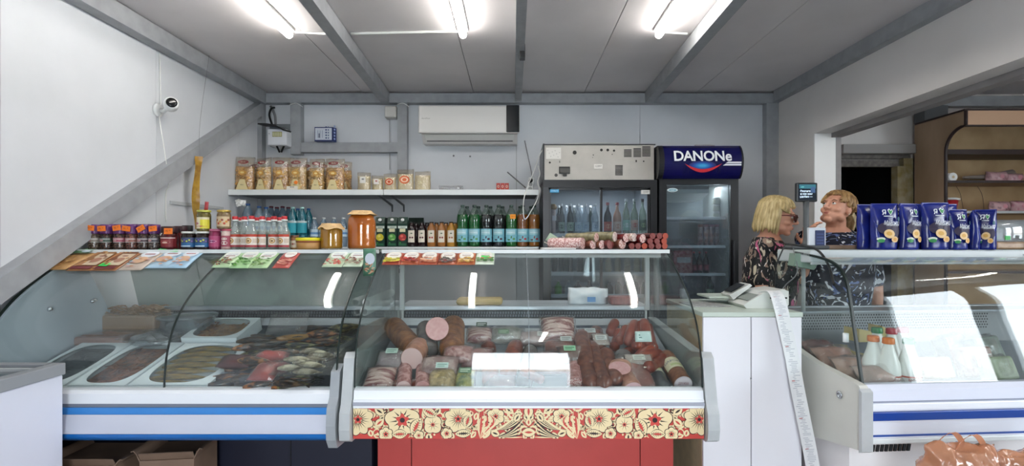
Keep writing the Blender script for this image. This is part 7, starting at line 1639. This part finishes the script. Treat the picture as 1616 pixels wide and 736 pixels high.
M_obag = clear('orange_bag', '#f4c8a8', body='#d89a76', bodyfac=.55, f0=.08, rough=.15, bump=.5, bs=18)
st = thing('stool', 'low wooden stool under the orange shopping bags', 'stool', (1.72, 1.86, 0)); part('seat', MB().box(-.27, .27, -.14, .14, .46, .49, bev=.006), M_w, st)
for a in (-1, 1):
    for b in (-1, 1): part('leg', MB().box(a*.24-.015, a*.24+.015, b*.11-.015, b*.11+.015, 0, .46), M_w, st)
def obag(x, y, w, h, d, lab, seed, hand=True):
    t = thing('shopping_bag', lab, 'shopping bag', (x, y, .4905), group='orange plastic shopping bags')
    part('bag', MB().pillow(w, h, d, 40, 34, None, crumple=.035, seed=seed, base=.7, px=2.0, py=2.0), M_obag, t)
    part('groceries', MB().pillow(w*.8, h*.8, d*.75, 10, 10, None, crumple=.03, seed=seed+4, base=.6), mat('groc', '#8c5a44', .6, c2='#5c4038', vs=9), t, loc=(0, 0, .004))
    if hand:
        for s in (-1, 1):
            part('handle', MB().slab(lambda u, v: (s*.03+.05*math.cos(PI*v)+.014*(u-.5), -.01*s+.008*math.sin(7*v), h*.93+.055*math.sin(PI*v)+.02*(u-.5)*abs(math.cos(PI*v))), 3, 20, .002), M_obag, t)
    return t
obag(1.64, 1.86, .26, .25, .20, 'orange plastic shopping bag with looped handles at the lower right', 3); obag(1.86, 1.84, .24, .235, .18, 'orange plastic shopping bag at the right edge without visible handles', 8, False)
# ============================================================ PEOPLE
M_skin = mat('skin', '#d09a80', .5, var=.03, vs=20); M_skin2 = mat('skin2', '#d29a80', .5, var=.03, vs=20)
def ell_(mb, c, r, rot=None, n=14, m=None):
    c = Vector(c); R = rot or Matrix.Identity(3); v = []; f = []
    for j in range(n+1):
        th = PI*j/n
        for i in range(n*2):
            ph = PI*i/n; v.append(c+R @ Vector((r[0]*math.sin(th)*math.cos(ph), r[1]*math.sin(th)*math.sin(ph), r[2]*math.cos(th))))
    N2 = n*2
    for j in range(n):
        for i in range(N2): f.append((j*N2+i, (j+1)*N2+i, (j+1)*N2+(i+1) % N2, j*N2+(i+1) % N2))
    return mb.add(v, f, m, True)
def limb(mb, pts, rs, n=14):
    mb.tube(pts, rs, n)
    for p, r in zip(pts, rs): ell_(mb, p, (r, r, r), n=7)
def rings(mb, L, n=24):
    """L: (z, rx, ry, cx, cy)"""
    v = []; f = []
    for z, rx, ry, cx, cy in L:
        for i in range(n): a = 2*PI*i/n; v.append((cx+rx*math.cos(a), cy+ry*math.sin(a), z))
    for j in range(len(L)-1):
        for i in range(n): f.append((j*n+i, j*n+(i+1) % n, (j+1)*n+(i+1) % n, (j+1)*n+i))
    f.append(tuple(reversed(range(n)))); f.append(tuple((len(L)-1)*n+i for i in range(n))); return mb.add(v, f, None, True)
def remesh(o, vox, smooth=4):
    m = o.modifiers.new('union', 'REMESH'); m.mode = 'VOXEL'; m.voxel_size = vox; m.use_smooth_shade = True
    s = o.modifiers.new('soft', 'SMOOTH'); s.iterations = smooth; s.factor = .5; return o
def head_geo(mb, HM):
    old = mb.M; mb.M = HM
    ell_(mb, (0, .012, .028), (.074, .090, .084)); ell_(mb, (0, -.018, -.020), (.063, .072, .075)); ell_(mb, (0, -.030, -.062), (.052, .055, .045))
    ell_(mb, (0, -.066, -.094), (.026, .022, .018)); ell_(mb, (0, -.074, .030), (.050, .018, .014))
    for s in (-1, 1):
        ell_(mb, (s*.036, -.058, -.026), (.026, .026, .022)); ell_(mb, (s*.074, .012, -.010), (.010, .019, .030)); ell_(mb, (s*.052, -.02, -.07), (.022, .035, .022)); ell_(mb, (s*.011, -.098, -.030), (.009, .010, .008))
    mb.tube([(0, -.084, .022), (0, -.100, .0), (0, -.114, -.024), (0, -.100, -.034)], [.008, .009, .012, .008], 10); ell_(mb, (0, -.112, -.026), (.011, .011, .010))
    ell_(mb, (0, -.086, -.055), (.022, .012, .006)); ell_(mb, (0, -.084, -.067), (.019, .013, .007))
    mb.M = old
def hand_geo(mb, HM, s=1):
    """hand along +x from wrist, palm normal -z, s = +-1 puts the thumb at +-y; fingers softly curled"""
    old = mb.M; mb.M = HM
    ell_(mb, (.045, 0, 0), (.046, .036, .015)); ell_(mb, (.075, 0, 0), (.022, .039, .013))
    for k, (y, l) in enumerate(((.028, .066), (.010, .076), (-.009, .070), (-.027, .055))):
        y *= s; p = [(.082, y, 0), (.082+l*.45, y*1.12, -.004), (.082+l*.75, y*1.15, -.016), (.082+l*.92, y*1.12, -.032)]
        limb(mb, p, [.0098, .0090, .0082, .007], 8)
    limb(mb, [(.022, .026*s, 0), (.050, .052*s, -.006), (.072, .062*s, -.014), (.090, .062*s, -.022)], [.013, .012, .010, .008], 8)
    mb.M = old
def frame(p, xdir, up):
    x = Vector(xdir).normalized(); z = Vector(up); z = (z-x*z.dot(x)).normalized(); y = z.cross(x)
    m = Matrix((x, y, z)).transposed().to_4x4(); m.translation = Vector(p); return m
def person(lab, loc, rz, hd_rz, hd_pitch, hc, arms, skin, shirtm, hairf, build=1.0, extras=None, hd_roll=0):
    t = thing('person', lab, 'person', loc, rz=rz)
    hz = hc[2]; HM = Matrix.Translation(hc) @ Euler((0, 0, hd_rz)).to_matrix().to_4x4() @ Euler((hd_pitch, hd_roll, 0)).to_matrix().to_4x4()
    b = MB(); zs = hz-.165   # shoulder height
    torso = [(.86, .17, .12, 0, 0), (.95, .185*build, .135*build, 0, 0), (1.08, .160*build, .125*build, 0, -.0), (1.22, .175*build, .135*build, 0, -.01), (zs-.10, .185*build, .125*build, 0, -.01), (zs-.02, .165*build, .095, 0, 0), (zs+.030, .085, .075, 0, .0), (zs+.05, .06, .06, 0, 0)]
    rings(b, torso)
    for s in (-1, 1):
        ell_(b, (s*.155*build, 0, zs-.03), (.055, .055, .055)); ell_(b, (s*.08, -.10*build, zs-.17), (.075, .065, .075))
        limb(b, [(s*.095, 0, .88), (s*.10, -.01, .48), (s*.10, .02, .08)], [.085, .058, .042]); ell_(b, (s*.10, -.06, .035), (.042, .12, .032))
    nk = HM @ Vector((0, .02, -.07)); limb(b, [(0, .005, zs-.02), tuple(Vector((0, .008, zs+.02)).lerp(nk, .4)), tuple(nk)], [.066, .058, .056])
    head_geo(b, HM)
    sh = MB()
    rings(sh, [(.84, .20*build, .145*build, 0, 0)]+[(z, rx+.012, ry+.012, cx, cy) for z, rx, ry, cx, cy in torso[1:-2]]+[(zs+.02, .112, .088, 0, .01), (zs+.038, .085, .075, 0, .015)])
    for s in (-1, 1):
        ell_(sh, (s*.155*build, 0, zs-.028), (.066, .066, .062)); ell_(sh, (s*.08, -.105*build, zs-.17), (.085, .072, .085))
        shd, elb, wri, up, th = arms[s]
        limb(b, [shd, elb], [.047, .038]); m_ = [Vector(elb).lerp(Vector(wri), k) for k in (.35, 1)]
        limb(b, [elb, tuple(m_[0]), tuple(m_[1])], [.037, .038, .024]); d = Vector(wri)-Vector(elb)
        hand_geo(b, frame(wri, d, up), th)
        e2 = Vector(shd).lerp(Vector(elb), .92); limb(sh, [shd, tuple(e2)], [.062, .056])
    remesh(part('body', b, skin, t), .0052, 3); remesh(part('blouse', sh, shirtm, t), .010, 4)
    tr = MB(); rings(tr, [(.80, .17, .14, 0, 0), (.95, .185*build, .14*build, 0, 0)])
    for s in (-1, 1): limb(tr, [(s*.095, 0, .88), (s*.10, -.01, .48), (s*.10, .02, .13)], [.10, .075, .06])
    remesh(part('trousers', tr, mat('trouser_black', '#17181c', .8), t), .012, 4)
    # eyes, brows, lips placed in head space
    q = HM.to_3x3().to_euler()
    for s in (-1, 1):
        e = ell_(MB(), (0, 0, 0), (.0125, .008, .0075), n=8); part('eye', e, mat('eye_white', '#e4dfda', .2), t, loc=HM @ Vector((s*.029, -.0815, .006)), rot=q)
        part('iris', ell_(MB(), (0, 0, 0), (.0055, .003, .0055), n=8), mat('iris', '#2b2a26', .2), t, loc=HM @ Vector((s*.029-.001, -.0885, .008)), rot=q)
        part('eyebrow', MB().tube([(-.018, .006, -.003), (0, -.002, .003), (.018, .008, -.004)], [.0018, .003, .0015], 6), mat('brow', '#7c5a3c', .7), t, loc=HM @ Vector((s*.030, -.091, .026)), rot=q)
    lp = MB(); ell_(lp, (0, -.0945, -.0565), (.018, .005, .003), n=8); ell_(lp, (0, -.0925, -.0640), (.015, .006, .004), n=8); part('lips', lp, mat('lips', '#b4675c', .4), t, loc=HM.translation, rot=q)
    hairf(t, HM, q)
    if extras: extras(t, HM, q)
    return t
def locks(spec, par, HM, q, m, name='hair', base=(.079, .097, .090)):
    """spec(az) -> (length along the head, flare, radius) for azimuth az (0 = face, pi = back)"""
    mb = MB(); r = random.Random(11)
    ell_(mb, (0, .018, .036), (base[0]*1.0, base[1]*.97, base[2]*.96))
    # keep the cap off the face: built as a half shell
    mb = MB()
    def cap(u, v):
        az = -PI+2*PI*u; ca = abs(az); lim = (1.05 if ca < .9 else (1.05+(min(1.6, ca)-.9)/.7*.75)); th = lim*v
        return (base[0]*math.sin(th)*math.sin(az), .016-base[1]*math.sin(th)*math.cos(az), .034+base[2]*math.cos(th))
    mb.slab(cap, 40, 12, .006)
    for k in range(150):
        az = -PI+2*PI*(k+r.random()*.9)/150; sp = spec(az)
        if not sp: continue
        L, fl, rad = sp; L *= r.uniform(.9, 1.08); P = []; R = []
        for i in range(10):
            t = i/9; th = .25+(min(L, 1.75)-.25)*min(1, t*1.25) if t < .8 else min(L, 1.75)
            x = base[0]*1.03*math.sin(th)*math.sin(az); y = .016-base[1]*1.03*math.sin(th)*math.cos(az); z = .034+base[2]*1.03*math.cos(th)
            if L > 1.75: ext = (L-1.75)*.09*max(0, (t-.45)/.55); z -= ext; x *= 1+fl*max(0, t-.5)*1.2; y = (y-.016)*(1+fl*max(0, t-.5)*1.2)+.016
            w = .004*math.sin(t*5+k)+.007*math.sin(k*1.7+t*3)*t; P.append((x+w, y+w, z)); R.append(rad*(.5+.8*math.sin(PI*min(1, .2+t*.75))) if i < 9 else .002)
        mb.tube(P, R, 7)
    return part(name, mb, m, par, loc=HM.translation, rot=q)
M_blond = mat('hair_blond', '#cdb98a', .45, c2='#96804e', vs=22, stretch=(3, 3, .6)); M_light = mat('hair_light_brown', '#b58f5c', .45, c2='#7c5c38', vs=22, stretch=(3, 3, .6))
def floralcloth(key, ground, cs):
    if key in _m: return _m[key]
    m = bpy.data.materials.new(key); _m[key] = m; m.use_nodes = True; n = m.node_tree; p = n.nodes['Principled BSDF']; L = n.links.new; p.inputs['Roughness'].default_value = .8
    t = n.nodes.new('ShaderNodeTexCoord'); cur = None
    for i, (c, sc, th, ds) in enumerate(cs):
        mp = n.nodes.new('ShaderNodeMapping'); mp.inputs['Location'].default_value = (i*3.1, i*1.7, i*5.3); mp.inputs['Rotation'].default_value = (i*.7, i*.4, i*1.1); mp.inputs['Scale'].default_value = (1, 2.6, 1.1); L(t.outputs['Object'], mp.inputs[0])
        z = n.nodes.new('ShaderNodeTexNoise'); z.inputs['Scale'].default_value = sc; z.inputs['Detail'].default_value = 1.5; z.inputs['Distortion'].default_value = ds; L(mp.outputs[0], z.inputs['Vector'])
        g = n.nodes.new('ShaderNodeMath'); g.operation = 'GREATER_THAN'; g.inputs[1].default_value = th; L(z.outputs['Fac'], g.inputs[0])
        x = n.nodes.new('ShaderNodeMix'); x.data_type = 'RGBA'; L(g.outputs[0], x.inputs[0]); x.inputs[7].default_value = lin(c)
        if cur is None: x.inputs[6].default_value = lin(ground)
        else: L(cur, x.inputs[6])
        cur = x.outputs[2]
    L(cur, p.inputs['Base Color']); return m
C1 = floralcloth('blouse_tropical', '#0e0d11', [('#8a7466', 9, .60, 1.5), ('#b5aa96', 8, .62, 2.2), ('#b85c80', 7, .62, 1.2), ('#d8d0c8', 12, .67, 2.5)])
C2 = floralcloth('blouse_navy', '#0c1024', [('#5a6a9a', 9, .62, 2.5), ('#d4d8e0', 10, .61, 2.8), ('#8ca0c0', 13, .68, 1.5)])
# woman on the left, in profile to the right, sunglasses
def hair1(t, HM, q):
    locks(lambda az: (1.15, 0, .008) if abs(az) < .75 else ((1.5, .04, .009) if abs(az) < 1.25 else (3.0, .14, .012)), t, HM, q, M_blond, base=(.083, .100, .094))
def glasses(t, HM, q):
    g = MB(); fr_ = mat('frame_red', '#5a1c20', .25); ln = mat('dark_lens', '#1c1a1e', .1)
    for s in (-1, 1):
        lens = MB().slab(lambda u, v: (s*(.008+.052*u), -.108+.012*u*u, .020-.038*v+.006*u), 6, 6, .002)
        part('lens', lens, ln, t, loc=HM.translation, rot=q); part('temple', MB().tube([(s*.062, -.096, .016), (s*.078, -.05, .014), (s*.082, .01, .006)], [.004, .0035, .003], 6), fr_, t, loc=HM.translation, rot=q)
        g.tube([(s*(.034+.028*math.cos(a)), -.108+.012*((.034+.028*math.cos(a))/.06)**2, .003+.021*math.sin(a)) for a in [2*PI*i/20 for i in range(21)]], .0032, 6)
    g.tube([(-.01, -.109, .010), (0, -.112, .012), (.01, -.109, .010)], .003, 6); part('sunglasses', g, fr_, t, loc=HM.translation, rot=q, label='dark red sunglasses')
    for s in (-1, 1): part('earring', MB().lathe([(.001, -.012), (.005, -.006), (.004, .0), (.001, .004)], 10), mat('pearl', '#e4dccb', .2), t, loc=HM @ Vector((s*.080, .008, -.048)))
Yw = 3.25
hx1 = X(1226, Yw)
person('blonde woman in dark red sunglasses and black flowered blouse, in profile', (hx1-.045, Yw+.02, 0), math.radians(58), math.radians(2), math.radians(9), (0, -.055, Z(343, Yw)),
       {-1: ((-.165, 0, Z(343, Yw)-.195), (-.225, .02, 1.24), (-.23, -.03, .99), (-1, 0, 0), -1), 1: ((.165, 0, Z(343, Yw)-.195), (.19, -.13, 1.27), (.07, -.21, 1.49), (.4, .8, .3), 1)}, M_skin, C1, hair1, 1.16, glasses)
# woman on the right, head turned to her right and raised
def hair2(t, HM, q):
    locks(lambda az: (1.05, 0, .006) if abs(az) < .7 else ((1.55, 0, .008) if abs(az) < 1.25 else (1.75, 0, .009)), t, HM, q, M_light, base=(.079, .096, .090))
    pt = MB(); r = random.Random(4)
    for k in range(34):
        a = 2*PI*k/34; o = Vector((.022*math.cos(a), 0, .022*math.sin(a))); P = [Vector((0, .100, .02))+o*.4, Vector((0, .135, .02))+o*.9, Vector((0, .160, -.02))+o*1.5, Vector((0, .158, -.075))+o*1.3, Vector((r.uniform(-.01, .01), .145, -.125))+o*.6]
        pt.tube(P, [.008, .011, .012, .010, .003], 6)
    part('ponytail', pt, M_blond, t, loc=HM.translation, rot=q); part('hair_tie', MB().tube([(.022*math.cos(a), .108, .02+.022*math.sin(a)) for a in [2*PI*i/16 for i in range(17)]], .006, 6), M_black, t, loc=HM.translation, rot=q)
def ear2(t, HM, q):
    for s in (-1, 1): part('earring', ell_(MB(), (0, 0, 0), (.003, .003, .005), n=6), mat('pearl'), t, loc=HM @ Vector((s*.082, .006, -.036)))
Yr = 3.28
person('fair-haired woman with ponytail and navy patterned blouse, looking up', (X(1319, Yr), Yr, 0), math.radians(-18), math.radians(-46), math.radians(-20), (0, -.02, Z(331, Yr)),
       {-1: ((-.165, 0, Z(331, Yr)-.195), (-.22, -.11, 1.25), (-.21, -.21, 1.45), (.3, .8, .2), -1), 1: ((.165, 0, Z(331, Yr)-.195), (.235, .04, 1.22), (.235, .02, .97), (1, 0, 0), 1)}, M_skin2, C2, hair2, 1.12, ear2)
